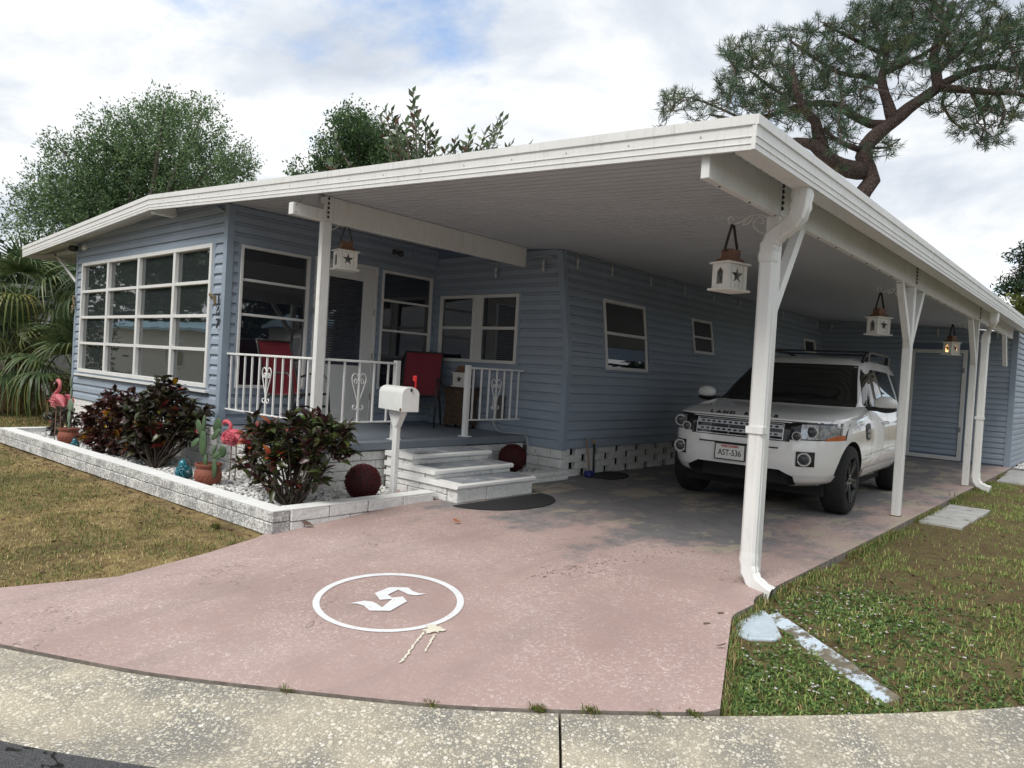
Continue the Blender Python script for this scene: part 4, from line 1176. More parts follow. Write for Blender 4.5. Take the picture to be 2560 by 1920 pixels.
mb = MB(); mb.bar(mp(.16, .094, .98), mp(.16, .094, 1.20), .018, .004, (c, s, 0)); mb.add([mp(.10, .094, 1.165), mp(.17, .094, 1.15), mp(.17, .094, 1.215), mp(.10, .094, 1.21), mp(.10, .098, 1.165), mp(.17, .098, 1.15), mp(.17, .098, 1.215), mp(.10, .098, 1.21)], [(0,1,2,3),(7,6,5,4),(0,4,5,1),(1,5,6,2),(2,6,7,3),(3,7,4,0)]); mb.obj('flag', FL, mbx)

# ---- house number and wall ornaments
def text_mesh(s, size, extrude, name, bold=0.0):
    cu = bpy.data.curves.new(name, 'FONT'); cu.body = s; cu.size = size; cu.extrude = extrude; cu.align_x = 'CENTER'; cu.align_y = 'CENTER'; cu.offset = bold
    o = bpy.data.objects.new(name, cu); col.objects.link(o)
    dg = bpy.context.evaluated_depsgraph_get(); me = bpy.data.meshes.new_from_object(o.evaluated_get(dg)); bpy.data.objects.remove(o); return me
hn = thing('house_number', 'black house number 167 running down the blue wall corner', 'house number', (-.095, -.03, 1.8))
for ch, z in (('1', 1.925), ('6', 1.795), ('7', 1.655)):
    me = text_mesh(ch, .15, .004, 'digit', .006); me.materials.clear(); me.materials.append(DARK)
    me.transform(Matrix.Translation((.022, -.014, z-1.8)) @ Matrix.Rotation(R(90), 4, 'X')); link(me, 'digit', hn)
GOLD = simple('weathered_gilt', (.20, .15, .08), .5, .35, 20., metal=.3)
FLO = [(-.09, .06), (-.085, .03), (-.03, .028), (.0, .02), (.03, .03), (.055, .02), (.06, -.02), (.085, -.075), (.08, -.115), (.06, -.12), (.045, -.07), (.02, -.03), (.03, .0), (-.01, .002), (-.03, .01), (-.06, .01), (-.09, .02)]
mb = MB(); mb.prism([(-.235+a*.8, 1.965+b*.8) for a, b in FLO], 'y', -.045, -.022)
mb.ell((-.30, -.04, 2.0), (.028, .012, .024), 8, 5); mb.ell((-.275, -.04, 1.985), (.024, .012, .016), 8, 5)
tag(mb.obj('wall_ornament', GOLD, bevel=.004), 'gilt peninsula shaped metal ornament beside the house number', 'wall ornament')
mb = MB()
for q in range(7): mb.ell((-4.93+rnd.uniform(-.06, .05), -.055, 1.96+.05*(q-3)*.8), (.04, .015, .03), 7, 5)
tag(mb.obj('wall_ornament', GOLD), 'small gilt ornament at the far left corner of the front wall', 'wall ornament')
# ================================================================== GARDEN
gw = thing('garden_wall', 'low white two course block wall edging the gravel bed in front of the house', 'garden wall', (0, -1, -.1))
A_, B_ = Vector((2.822, -.925, 0)), Vector((-4.15, -1.158, 0))
dv = (B_-A_).normalized(); nv_ = Vector((-dv.y, dv.x, 0)); nv_ = nv_ if nv_.y < 0 else -nv_
Lw = (B_-A_).length
def wall_run(P0, d, n, L, z0, z1, depth, lens, mat, first, coping=False):
    s = -first
    while s < L-.02:
        ln = rnd.uniform(*lens); a = max(0, s)+.004; b = min(L, s+ln)-.004; s += ln
        if b-a < .04: continue
        j = rnd.uniform(0, .006); mb = MB(); vs = []
        for z in (z0+.003, z1-.003):
            for q, o in ((a, j), (b, j+rnd.uniform(-.002, .002)), (b, -depth), (a, -depth)):
                p = P0+d*q+n*o; vs.append((p.x, p.y, z+rnd.uniform(-.0015, .0015)))
        mb.add(vs, [(3,2,1,0),(4,5,6,7),(0,1,5,4),(1,2,6,5),(2,3,7,6),(3,0,4,7)])
        mb.obj('block', mat, gw, bevel=.006)
def coping_run(P0, d, n, L, z, depth):
    s = 0
    while s < L-.01:
        b = min(L, s+.6); vs = []; mb = MB()
        for zz in (z, z+.008):
            for q, o in ((s+.002, .001), (b-.002, .001), (b-.002, -depth-.002), (s+.002, -depth-.002)):
                p = P0+d*q+n*o; vs.append((p.x, p.y, zz))
        mb.add(vs, [(3,2,1,0),(4,5,6,7),(0,1,5,4),(1,2,6,5),(2,3,7,6),(3,0,4,7)]); mb.obj('coping', COPING, gw); s = b
wall_run(A_+dv*.0, dv, nv_, Lw, -.015, .075, .155, (.24, .33), BLOCK, 0)
wall_run(A_+dv*.0, dv, nv_, Lw, -.125, -.015, .165, (.26, .42), BLOCK, .14)
coping_run(A_, dv, nv_, Lw, .0745, .155)
u2 = Vector((0, 1, 0)); n2_ = Vector((1, 0, 0))
wall_run(Vector((2.822, -.76, 0)), u2, n2_, 1.60, -.025, .075, .16, (.36, .42), SPLIT, 0)
wall_run(Vector((2.818, -.76, 0)), u2, n2_, 1.60, -.125, -.025, .17, (.30, .5), SPLIT, .2)
coping_run(Vector((2.822, -.76, 0)), u2, n2_, 1.60, .0745, .16)
wall_run(Vector((-4.15, -1.0, 0)), u2, Vector((-1, 0, 0)), .92, -.10, .075, .15, (.38, .4), SPLIT, 0)
coping_run(Vector((-4.15, -1.0, 0)), u2, Vector((-1, 0, 0)), .92, .0745, .15)
gw2 = thing('garden_wall', 'short low white block wall right of the steps with a red ball behind it', 'garden wall', (2.65, 2.6, 0))
for z0, z1, st in ((.0, .062, 0), (.062, .118, .2)):
    y = 2.06-st
    while y < 3.22:
        a, b = max(2.06, y)+.003, min(y+.40, 3.225)-.003
        if b-a > .03: mb = MB(); mb.b2((2.50, a, z0+.002), (2.65+rnd.uniform(0, .005), b, z1-.002)); mb.obj('block', SPLIT, gw2, bevel=.005)
        y += .40

# white stones
STONE = Mat('white_marble_chip'); a = N(STONE.n, 'ShaderNodeAttribute', attribute_name='Col'); STONE.set(**{'Base Color': a.outputs['Color'], 'Roughness': .75}); STONE = STONE.m
ICO = []
bm = bmesh.new(); bmesh.ops.create_icosphere(bm, subdivisions=1, radius=1); ICO_V = np.array([v.co[:] for v in bm.verts]); ICO_F = np.array([[v.index for v in f.verts] for f in bm.faces]); bm.free()
def stones(name, regions, n, size, label=None, parent=None):
    V = []; F = []; Cc = []
    areas = np.array([(r[1]-r[0])*(r[3]-r[2]) for r in regions]); areas = areas/areas.sum()
    nb = 0
    for _ in range(n):
        r = regions[rng.choice(len(regions), p=areas)]
        p = np.array([rng.uniform(r[0], r[1]), rng.uniform(r[2], r[3]), r[4]+rng.uniform(-.004, .012)])
        if p[1] < -.925+(p[0]-2.822)*.0334+.185: continue
        s = size*rng.uniform(.55, 1.35)*np.array([rng.uniform(.8, 1.4), rng.uniform(.7, 1.1), rng.uniform(.5, .8)])
        a = rng.uniform(0, 6.28); c_, s_ = math.cos(a), math.sin(a)
        v = ICO_V*(1+rng.uniform(-.22, .22, (12, 1)))*s
        v = np.stack([v[:, 0]*c_-v[:, 1]*s_, v[:, 0]*s_+v[:, 1]*c_, v[:, 2]], 1)+p
        g = rng.choice([.74, .66, .56, .42, .24], p=[.38, .28, .18, .1, .06])*rng.uniform(.9, 1.1)
        V.append(v); F.append(ICO_F+nb); nb += 12; Cc.append(np.tile([g, g*.99, g*.96], (12, 1)))
    o = link(np_mesh(name, np.concatenate(V), np.concatenate(F), STONE, np.concatenate(Cc)), name); o['kind'] = 'stuff'; return o
BEDM = simple('stone_bed_soil', (.28, .27, .25), .95, .4, 30., bump=1., bscale=60)
mb = MB(); mb.add([(-4.1, -1.02, -.006), (2.66, -.78, -.006), (2.66, .86, -.006), (1.9, .86, -.006), (1.9, .05, -.006), (-4.1, .05, -.006)], [(0, 1, 2, 3, 4, 5)])
mb.add([(1.9, 2.04, .06), (2.52, 2.04, .06), (2.52, 3.2, .06), (1.9, 3.2, .06)], [(0, 1, 2, 3)])
o = mb.obj('gravel_bed', BEDM); o['kind'] = 'structure'
stones('white_stones', [(-4.0, 2.64, -.98, -.02, .004), (1.93, 2.64, -.05, .84, .004)], 5600, .021)
stones('white_stones', [(1.93, 2.5, 2.08, 3.18, .07)], 500, .018)
o = mb = MB(); mb.add([(6.12, 13.0, -.03), (9.5, 13.0, -.03), (9.5, 20, -.03), (6.12, 20, -.03)], [(0, 1, 2, 3)]); o = mb.obj('gravel_strip', BEDM); o['kind'] = 'structure'
stones('white_stones', [(6.12, 8.0, 12.95, 16, -.02)], 1500, .03)

# ---- crotons
LEAFM = leafmat('croton_leaf', .32, .12, .5)
def leaf_mesh(L, w, colr, tipc, fold=.25, droop=.3, n=5, twist=.0, expo=1.25):
    V = []; C_ = []
    for i in range(n+1):
        t = i/n; ww = w*math.sin(math.pi*min(1, .05+.95*t)**expo)*(1 if t < 1 else 0)+.001
        y = L*t; z = -droop*L*t*t
        a = twist*t
        for s in (-1, 0, 1):
            x = s*ww; zz = z+abs(s)*ww*fold
            V.append((x*math.cos(a)-0*zz, y, zz+x*math.sin(a)))
            b = (np.array(colr)*(1-t*t)+np.array(tipc)*t*t)*(1.25 if s == 0 else 1.0); C_.append(tuple(b))
    F = []
    for i in range(n):
        for k in range(2): a0 = 3*i+k; F.append((a0, a0+1, a0+4, a0+3))
    return np.array(V), np.array(F), np.array(C_)
def leaf_variants(pal, Lr, ar, cnt):
    out = []
    for _ in range(cnt):
        c1 = np.array(pal[rng.choice(len(pal))]); c2 = np.array(pal[rng.choice(len(pal))])
        L_ = rng.uniform(*Lr); out.append(leaf_mesh(L_, L_*rng.uniform(*ar), c1*rng.uniform(.8, 1.2), c2*.5+c1*.5, rng.uniform(.1, .5), rng.uniform(-.1, .7), 4, rng.uniform(-1.2, 1.2)))
    return out
DARKP = [(.024, .012, .011), (.034, .014, .013), (.024, .020, .010), (.036, .034, .012), (.040, .012, .014), (.018, .012, .010), (.055, .022, .013), (.030, .042, .014), (.050, .070, .020), (.042, .045, .016)]
REDP = [(.050, .013, .015), (.062, .016, .016), (.034, .013, .013), (.085, .018, .018), (.040, .020, .012), (.028, .022, .012)]
BRIGHT = [(.20, .012, .03), (.30, .10, .01), (.42, .24, .012), (.08, .12, .02), (.05, .09, .02), (.24, .03, .03)]
STEM = simple('croton_stem', (.05, .038, .028), .85, .25, 20.)
def orient(V, d, roll, pos):
    d = np.array(d, float); d /= np.linalg.norm(d)
    up = np.array([0, 0, 1.0]); x = np.cross(d, up); x = x/np.linalg.norm(x) if np.linalg.norm(x) > 1e-4 else np.array([1., 0, 0]); z = np.cross(x, d)
    x2 = x*math.cos(roll)+z*math.sin(roll); z2 = -x*math.sin(roll)+z*math.cos(roll)
    return V[:, 0:1]*x2+V[:, 1:2]*d+V[:, 2:3]*z2+np.array(pos), Matrix((x2, d, z2)).transposed()
def croton(label, base, tips, pal, Lr, ar, per, solo, group, bright=.08, stems=True, spread=.14):
    t = thing('croton_shrub', label, 'shrub', base, group)
    var = leaf_variants(pal, Lr, ar, 12); bvar = leaf_variants(BRIGHT, Lr, ar, 6)
    meshes = [np_mesh('leaf', *v[:2], LEAFM, v[2], smooth=True) for v in var+bvar]; av = var+bvar
    B = np.array(base); L_ = []; mb = MB()
    for tp in tips:
        tp = np.array(tp, float)
        b0 = B+np.array([rng.uniform(-.10, .10), rng.uniform(-.05, .05), -.02])
        midp = b0*.45+tp*.55+np.array([rng.uniform(-.05, .05), rng.uniform(-.05, .05), -.04])
        if stems and rng.random() < .5:
            pts = [b0+(midp-b0)*q for q in (0, .33, .66)]+[midp+(tp-midp)*q for q in (0, .5, 1)]
            pts = [p+rng.uniform(-.012, .012, 3) for p in pts]
            mb.tube(pts, [.014, .012, .010, .008, .006, .004], 5)
        brr = rng.random() < bright
        outw = (tp-B); outw[2] = abs(outw[2])*.8+.05; outw /= np.linalg.norm(outw)
        for k in range(per):
            q = rng.random(); pos = tp+(midp-tp)*q*spread/.14*.35+rng.uniform(-.012, .012, 3)
            a = rng.uniform(0, 6.283); e = rng.uniform(-.5, 1.0)
            d = np.array([math.cos(a)*math.cos(e), math.sin(a)*math.cos(e), math.sin(e)])*.85+outw*.6*(1-q)
            vi = rng.integers(12, 18) if (brr and rng.random() < .7) or rng.random() < .025 else rng.integers(0, 12)
            L_.append((pos, d, rng.uniform(-.6, .6), vi))
    if stems: mb.obj('stems', STEM, t, smooth=True)
    L_.sort(key=lambda q: np.linalg.norm(q[0]-CAM))
    for pos, d, rl, vi in L_[:solo]:
        _, Rm = orient(np.zeros((1, 3)), d, rl, pos)
        o = bpy.data.objects.new('leaf', meshes[vi]); col.objects.link(o); o.parent = t
        o.matrix_local = Matrix.Translation(Vector(pos)-Vector(base)) @ Rm.to_4x4()
    rest = L_[solo:]
    if rest:
        V = []; F = []; C_ = []; nb = 0
        for pos, d, rl, vi in rest:
            v, _ = orient(av[vi][0], d, rl, pos-B); V.append(v); F.append(av[vi][1]+nb); C_.append(av[vi][2]); nb += len(v)
        link(np_mesh('leaves', np.concatenate(V), np.concatenate(F), LEAFM, np.concatenate(C_), smooth=True), 'leaves', t, True)
    return t
def dome_tips(c, r, n, flat=.0):
    out = []
    while len(out) < n:
        p = rng.uniform(-1, 1, 3)
        q = np.linalg.norm(p)
        if q > 1 or q < .45: continue
        out.append((c[0]+p[0]*r[0], c[1]+p[1]*r[1], c[2]+p[2]*r[2]))
    return out
GRP = 'croton shrubs in the gravel bed'
tips = dome_tips((2.30, -.40, .60), (.60, .36, .28), 62)+[(1.58, -.52, .40), (1.55, -.50, .56), (1.65, -.5, .66), (1.5, -.55, .30), (1.7, -.52, .72), (2.95, -.3, .55), (2.0, -.62, .22), (2.3, -.66, .20), (2.6, -.6, .22), (2.75, -.45, .28), (1.85, -.5, .25), (2.45, -.3, .25), (2.9, -.30, .80), (2.95, -.35, .68), (1.75, -.55, .30), (1.65, -.50, .42), (2.85, -.45, .42), (2.2, -.6, .38), (2.15, -.62, .30), (1.9, -.6, .5)]
croton('dark croton shrub by the wall corner with a few yellow and red leaves', (2.40, -.50, .0), tips, DARKP, (.075, .135), (.17, .27), 19, 300, GRP, .05)
tips = dome_tips((-.30, -.48, .64), (.72, .38, .38), 88)+dome_tips((-.5, -.62, .32), (.5, .2, .22), 26)+[(.45, -.5, .62), (.50, -.5, .50), (.42, -.5, .78)]
croton('big dark croton shrub in front of the picture window', (-.22, -.60, .0), tips, DARKP, (.07, .12), (.22, .34), 20, 300, GRP, .06)
tips = dome_tips((-1.55, -.50, .44), (.82, .36, .36), 110)+dome_tips((-1.5, -.68, .2), (.8, .18, .16), 30)
croton('wine red small leaved croton shrub left of the big dark one', (-1.5, -.62, .0), tips, REDP, (.055, .095), (.26, .38), 19, 300, GRP, .05)
tips = dome_tips((-3.55, -.55, .26), (.50, .25, .20), 30)+dome_tips((-4.6, .3, .45), (.6, .5, .35), 30)
croton('sparse twiggy dark croton at the far left end of the bed', (-3.6, -.65, .0), tips[:30], DARKP, (.06, .11), (.2, .3), 10, 200, GRP, .03)
croton('dark red croton hedge bush beside the left house corner below the palms', (-5.6, .15, .0), [(x-.9, y, z) for x, y, z in tips[30:]], REDP, (.06, .11), (.2, .3), 12, 150, GRP, .03)

# ---- pots and prickly pears
TERRA = simple('terracotta', (.24, .075, .045), .7, .15, 8., bump=.2, dirt=(7., .66, (.30, .16, .11)))
PAD = simple('cactus_pad_green', (.065, .115, .052), .6, .25, 9., bump=.15, bscale=60)
PADG = simple('cactus_pad_pale', (.16, .22, .15), .6, .15, 9.)
def pot(label, loc, s):
    t = thing('plant_pot', label, 'plant pot', loc, 'terracotta pots in the gravel bed')
    mb = MB(); mb.lathe([(.085*s, 0), (.118*s, .04*s), (.132*s, .10*s), (.122*s, .155*s), (.108*s, .18*s), (.128*s, .20*s), (.130*s, .222*s), (.112*s, .224*s), (.100*s, .19*s)], 24, loc); mb.obj('body', TERRA, t, smooth=40)
    mb = MB(); mb.lathe([(.103*s, .0), (.103*s, .002)], 16, (loc[0], loc[1], loc[2]+.195*s)); mb.obj('soil', simple('potting_gravel', (.4, .38, .34), .95, .4, 60.), t)
    for a in (-1.35, -1.0, -.65):
        mb = MB(); c_ = Vector((loc[0]+.131*s*math.cos(a+.3), loc[1]+.131*s*math.sin(a+.3), loc[2]+.095*s)); tx = Vector((-math.sin(a+.3), math.cos(a+.3), 0))
        mb.tube([c_+tx*.022*s*math.cos(q)+Vector((0, 0, .022*s*math.sin(q))) for q in np.linspace(0, 6.28, 13)], .003, 4); mb.obj('relief', TERRA, t)
    return t
pot('round terracotta pot with a bushy green prickly pear beside the teal bird', (1.05, -.61, -.005), 1.0)
pot('terracotta pot holding a tall thin cactus beside the left flamingo', (-2.62, -.74, -.005), 1.0)
def cactus(label, root, pads, sc, mt):
    t = thing('prickly_pear', label, 'cactus', root)
    for (dx, dz, hl, hw, ang, dy) in pads:
        mb = MB(); rot = Matrix.Rotation(R(ang), 3, 'Y') @ Matrix.Rotation(R(rnd.uniform(-28, 28)), 3, 'Z')
        mb.ell((root[0]+dx, root[1]+dy, root[2]+dz), (hw*sc, .016, hl*sc), 14, 9, rot); mb.obj('pad', mt, t, smooth=True)
px = .00118
pads = []
for (u, v, hl, hw, ang) in [(1755,612,66,26,3),(1820,628,74,44,38),(1672,655,70,46,-42),(1752,780,106,34,0),(1650,792,76,30,-115),(1850,695,80,34,58),(1912,832,52,36,25),(1858,880,62,32,80),(1884,975,78,34,0),(1780,932,58,30,0),(1952,852,60,24,70),(1835,830,52,30,35),(1740,915,45,16,20)]:
    pads.append(((u-1785)*px*1.3, .20+(965-v)*px*1.0, hl*px*1.05, hw*px*1.12, ang, rnd.uniform(-.06, .05)))
cactus('bushy green prickly pear with many flat pads in the nearer terracotta pot', (1.05, -.61, .0), pads, 1.0, PAD)
cactus('tall pale prickly pear of stacked pads in the far terracotta pot', (-2.62, -.74, .0), [(0, .24, .06, .03, 0, 0), (-.02, .36, .085, .045, 5, .0), (.02, .52, .085, .05, -4, .0), (.0, .68, .09, .028, 2, .01), (.01, .82, .075, .026, 4, .0)], 1.0, PADG)

# ---- flamingos
PINK = simple('flamingo_pink_paint', (.52, .09, .12), .55, .3, 22.)
PINK2 = simple('flamingo_pale_pink_paint', (.55, .15, .17), .5, .18, 14.)
def flamingo(label, loc, path, legs, pm, wing):
    t = thing('garden_flamingo', label, 'garden ornament', loc, 'pink metal flamingos in the gravel bed')
    P_ = [Vector((loc[0]+x, loc[1]+y, loc[2]+z)) for x, y, z, r in path]; rr = [p[3] for p in path]
    Q = resample(np.array([(p.x, p.y, p.z, r) for p, r in zip(P_, rr)]), .018)
    mb = MB(); mb.tube([q[:3] for q in Q], [max(.003, q[3]) for q in Q], 12); mb.obj('body', pm, t, smooth=True)
    b = P_[-1]; a = P_[-2]; d = (b-a).normalized(); d2 = (d+Vector((0, 0, -.7))).normalized()
    mb = MB(); mb.tube([b-d*.006, b+d*.02, b+d*.032+d2*.02], [.015, .012, .009], 8); mb.obj('beak', simple('beak_white', (.6, .55, .5), .5), t, smooth=True)
    mb = MB(); mb.tube([b+d*.032+d2*.02, b+d*.034+d2*.045], [.009, .003], 8); mb.obj('beak_tip', DARK, t, smooth=True)
    for s in (-1, 1):
        h = P_[-2]; mb = MB(); mb.ell((h.x-.005, h.y+s*.022, h.z+.008), (.005, .003, .005), 6, 4); mb.obj('eye', DARK, t)
        mb = MB(); mb.tube([(loc[0]+legs, loc[1]+s*.03, loc[2]-.03), (loc[0]+legs+.02, loc[1]+s*.03, loc[2]+.17), (loc[0]+legs+.01, loc[1]+s*.025, loc[2]+wing[2]-.02)], .006, 5); mb.obj('leg', simple('rusty_leg_rod', (.25, .16, .12), .6), t)
    for s in (-1, 1):
        for i in range(4):
            for k in range(5):
                x = wing[0]+.05*i*wing[3]+rnd.uniform(-.01, .01); z = wing[2]+(.05-.026*k)*wing[3]; y = s*(.078-.010*abs(k-2))*wing[3]
                L_ = .075*wing[3]
                mb = MB(); c_ = Vector((loc[0]+x, loc[1]+y+s*.004*i, loc[2]+z))
                mb.add([c_, c_+Vector((L_*.5, s*.014, .022)), c_+Vector((L_, s*.012, -.012)), c_+Vector((L_*.5, s*.016, -.026))], [(0, 1, 2, 3)]); mb.obj('feather', pm, t)
    return t
f2 = []
for u, v, r in [(800, 490, .010), (740, 478, .035), (690, 460, .075), (640, 458, .088), (590, 478, .062), (550, 505, .040), (512, 508, .028), (490, 478, .023), (508, 443, .020), (555, 418, .019), (590, 388, .018), (588, 348, .019), (545, 326, .021), (505, 335, .026), (484, 352, .017)]:
    f2.append(((u-640)*.0015, 0, .455-(v-460)*.00113, r))
flamingo('bright pink metal flamingo with lowered head half hidden behind the corner croton', (.93, -.30, .0), f2, .0, PINK, (-.03, 0, .46, 1.0))
f1 = []
for u, v, r in [(585, 452, .012), (550, 435, .040), (510, 415, .085), (465, 405, .105), (425, 400, .085), (400, 380, .045), (410, 352, .033), (445, 328, .029), (478, 300, .026), (487, 272, .025), (474, 245, .028), (450, 234, .033), (430, 232, .022)]:
    f1.append(((u-460)*.0020, 0, .575-(v-400)*.0015, r*.8))
flamingo('pale pink metal flamingo standing upright at the far left of the bed', (-2.90, -.80, .0), f1, .02, PINK2, (-.02, 0, .57, 1.25))

# ---- teal pierced birds, red balls
TEAL = simple('teal_glaze', (.012, .16, .21), .25, .25, 10., coat=.5)
TEALD = simple('dark_teal_glaze_and_hollow', (.01, .05, .06), .4, .2)
def bird(label, loc, s, rz):
    t = thing('ceramic_bird', label, 'garden ornament', loc, 'teal ceramic birds in the gravel bed', rz)
    bm = bmesh.new(); bmesh.ops.create_icosphere(bm, subdivisions=2, radius=1)
    for v in bm.verts: v.co = Vector((v.co.x*.085*s, v.co.y*.075*s, v.co.z*.075*s+.075*s))
    me = bpy.data.meshes.new('pierced_body'); bm.to_mesh(me); bm.free(); me.materials.append(TEAL)
    o = bpy.data.objects.new('tmp', me); col.objects.link(o); md = o.modifiers.new('w', 'WIREFRAME'); md.thickness = .019*s; md.use_even_offset = False
    dg = bpy.context.evaluated_depsgraph_get(); m2 = bpy.data.meshes.new_from_object(o.evaluated_get(dg)); bpy.data.objects.remove(o); m2.name = 'pierced_body'
    m2.polygons.foreach_set('use_smooth', [True]*len(m2.polygons)); link(m2, 'pierced_body', t)
    mb = MB(); mb.ell((0, 0, .075*s), (.070*s, .06*s, .06*s), 12, 8); link(mb.mesh('hollow_shade', TEALD, True), 'hollow_shade', t)  # dark inner ball stands in for the shade inside the pierced body
    mb = MB(); mb.ell((-.025*s, 0, .155*s), (.045*s, .04*s, .048*s), 12, 8); link(mb.mesh('head', TEAL, True), 'head', t)
    mb = MB(); mb.tube([(-.06*s, 0, .155*s), (-.085*s, 0, .148*s)], [.012*s, .002], 6); link(mb.mesh('beak', TEAL, True), 'beak', t)
    mb = MB(); mb.tube([(.06*s, 0, .08*s), (.10*s, 0, .075*s), (.135*s, 0, .06*s)], [.045*s, .035*s, .02*s], 8); link(mb.mesh('tail', TEALD, True), 'tail', t)
bird('larger teal pierced ceramic bird left of the prickly pear pot', (.62, -.66, .0), 1.0, R(8))
bird('small teal pierced ceramic bird beside the far terracotta pot', (-2.18, -.80, .0), .62, R(8))
BERRY = leafmat('red_berry_foliage', .5, 0, .3)
def ball(label, loc, r):
    t = thing('topiary_ball', label, 'topiary ball', loc, 'dark red topiary balls')
    mb = MB(); mb.ell((0, 0, 0), (r*.93,)*3, 20, 14); link(mb.mesh('core', simple('ball_core', (.03, .008, .010), .8, .2), True), 'core', t)
    V = []; F = []; C_ = []; n = 2600
    ga = math.pi*(3-math.sqrt(5)); nb = 0
    for i in range(n):
        z = 1-2*(i+.5)/n; q = math.sqrt(1-z*z); a = ga*i
        d = np.array([q*math.cos(a), q*math.sin(a), z])+rng.normal(0, .02, 3); d /= np.linalg.norm(d)
        p = d*r*rng.uniform(.90, 1.02); s = r*.048*rng.uniform(.7, 1.2)
        x = np.cross(d, [0.3, .5, .8]); x /= np.linalg.norm(x); y = np.cross(d, x)
        a = rng.uniform(0, 6.28); x, y = x*math.cos(a)+y*math.sin(a), y*math.cos(a)-x*math.sin(a)
        v = np.stack([p-d*s*.5+x*s, p-d*s*.5-x*s*.5+y*s*.87, p-d*s*.5-x*s*.5-y*s*.87, p+d*s*1.1])
        V.append(v); F.append(np.array([[0, 1, 3], [1, 2, 3], [2, 0, 3]])+nb); nb += 4
        C_.append(np.tile(np.array([.075, .009, .012])*rng.uniform(.3, 1.7)*np.array([1, rng.uniform(.6, 1.6), 1]), (4, 1)))
    link(np_mesh('berries', np.concatenate(V), np.concatenate(F), BERRY, np.concatenate(C_)), 'berries', t, True)
ball('dark red topiary ball in the gravel between corner croton and mailbox', (2.43, .24, .172), .17)
ball('dark red topiary ball behind the low wall right of the steps', (2.20, 2.66, .245), .17)
# ================================================================== CAR
CARLOC = Vector((4.775, 4.06, .004)); CARROT = .058
car = thing('parked_car', 'white boxy off road car with black roof rails parked under the carport', 'car', CARLOC, None, CARROT)
M = Mat('white_car_paint'); M.set(**{'Base Color': (.80, .80, .79), 'Roughness': .2, 'Coat Weight': 1.0, 'Coat Roughness': .03, 'Specular IOR Level': .5}); PAINT = M.m
BLK = simple('black_car_plastic', (.012, .012, .013), .4, .2)
GLOSSB = simple('gloss_black', (.008, .008, .009), .12, .1)
WELL = simple('wheel_well_dark', (.01, .01, .01), .9, .1)
CHROME = simple('bright_metal', (.66, .67, .68), .25, .05, metal=.5)
SILVER = simple('silver_grille_paint', (.36, .37, .38), .35, .1, metal=.6)
CGLASS = glass('car_glass', (.006, .007, .008), 1.75, .0)
LAMPG = simple('lamp_reflector', (.30, .31, .32), .2, .6, 26., metal=.45)
LENS = glass('lamp_lens', (.05, .055, .06), 1.6, .0)
AMBER = simple('amber_lens', (.45, .10, .01), .2, .1)
RUBT = simple('tyre_rubber', (.009, .009, .0095), .8, .2, 20., bump=.3, bscale=80)
RIMM = simple('dark_grey_alloy', (.045, .047, .05), .3, .1, metal=.7)
def lk(mb, nm, m, par=car, **k): return link(mb.mesh(nm, m, k.get('smooth', False), k.get('bevel')), nm, par, **({'label': k['label']} if 'label' in k else {}))
# horizontal slices: z, half width, front y, rear y, corner exponent
SL = [(.30, .80, -.66, 3.42, 4.5), (.36, .90, -.78, 3.52, 4.6), (.44, .935, -.845, 3.58, 4.6), (.56, .95, -.87, 3.61, 4.6), (.70, .952, -.868, 3.62, 4.6),
      (.82, .948, -.855, 3.61, 4.6), (.93, .938, -.83, 3.59, 4.8), (.985, .928, -.78, 3.58, 4.8), (1.02, .918, -.62, 3.57, 5.0), (1.06, .905, -.28, 3.565, 5.5), (1.10, .892, .12, 3.56, 6), (1.135, .875, .46, 3.55, 6),
      (1.25, .845, .66, 3.53, 6), (1.45, .775, .97, 3.47, 6), (1.60, .715, 1.22, 3.42, 6), (1.68, .675, 1.38, 3.36, 5.5), (1.725, .60, 1.60, 3.20, 5), (1.742, .40, 1.95, 2.9, 4)]
def sl_at(z):
    zs = [s[0] for s in SL]
    return [float(np.interp(z, zs, [s[i] for s in SL])) for i in range(1, 5)]
def front_y(x, z):
    w, f, r, n = sl_at(z); yc, hl = (f+r)/2, (r-f)/2
    return yc-hl*max(0., 1-min(1, abs(x)/w)**n)**(1/n)
def side_x(y, z):
    w, f, r, n = sl_at(z); yc, hl = (f+r)/2, (r-f)/2
    return w*max(0., 1-min(1, abs(y-yc)/hl)**n)**(1/n)
NR = 72; vs = []
for z, w, f, r, n in SL:
    yc, hl = (f+r)/2, (r-f)/2
    for k in range(NR):
        t = 2*math.pi*k/NR; c_, s_ = math.cos(t), math.sin(t)
        e = 2/n; vs.append((w*math.copysign(abs(c_)**e, c_), yc+hl*math.copysign(abs(s_)**e, s_), z))
fs = [(i*NR+k, i*NR+(k+1) % NR, (i+1)*NR+(k+1) % NR, (i+1)*NR+k) for i in range(len(SL)-1) for k in range(NR)]
fs += [tuple(range(NR-1, -1, -1)), tuple((len(SL)-1)*NR+k for k in range(NR))]
mb = MB(); mb.add(vs, fs); me = mb.mesh('body', [PAINT, WELL])
bo = bpy.data.objects.new('tmpbody', me); col.objects.link(bo)
cut = MB()
for y in (0.0, 2.66):
    for s in (-1, 1): cut.lathe([(.405, .60), (.405, 1.2)], 40, (0, y, .37), Matrix.Rotation(R(90*s), 3, 'Y'))
cut.prism([(-.43, .475), (.43, .475), (.58, .40), (.47, .15), (-.47, .15), (-.58, .40)], 'y', -1.1, -.62)
cm = cut.mesh('cutter', [PAINT, WELL]); cm.polygons.foreach_set('material_index', [1]*len(cm.polygons))
co = bpy.data.objects.new('tmpcut', cm); col.objects.link(co)
md = bo.modifiers.new('b', 'BOOLEAN'); md.operation = 'DIFFERENCE'; md.object = co; md.solver = 'EXACT'
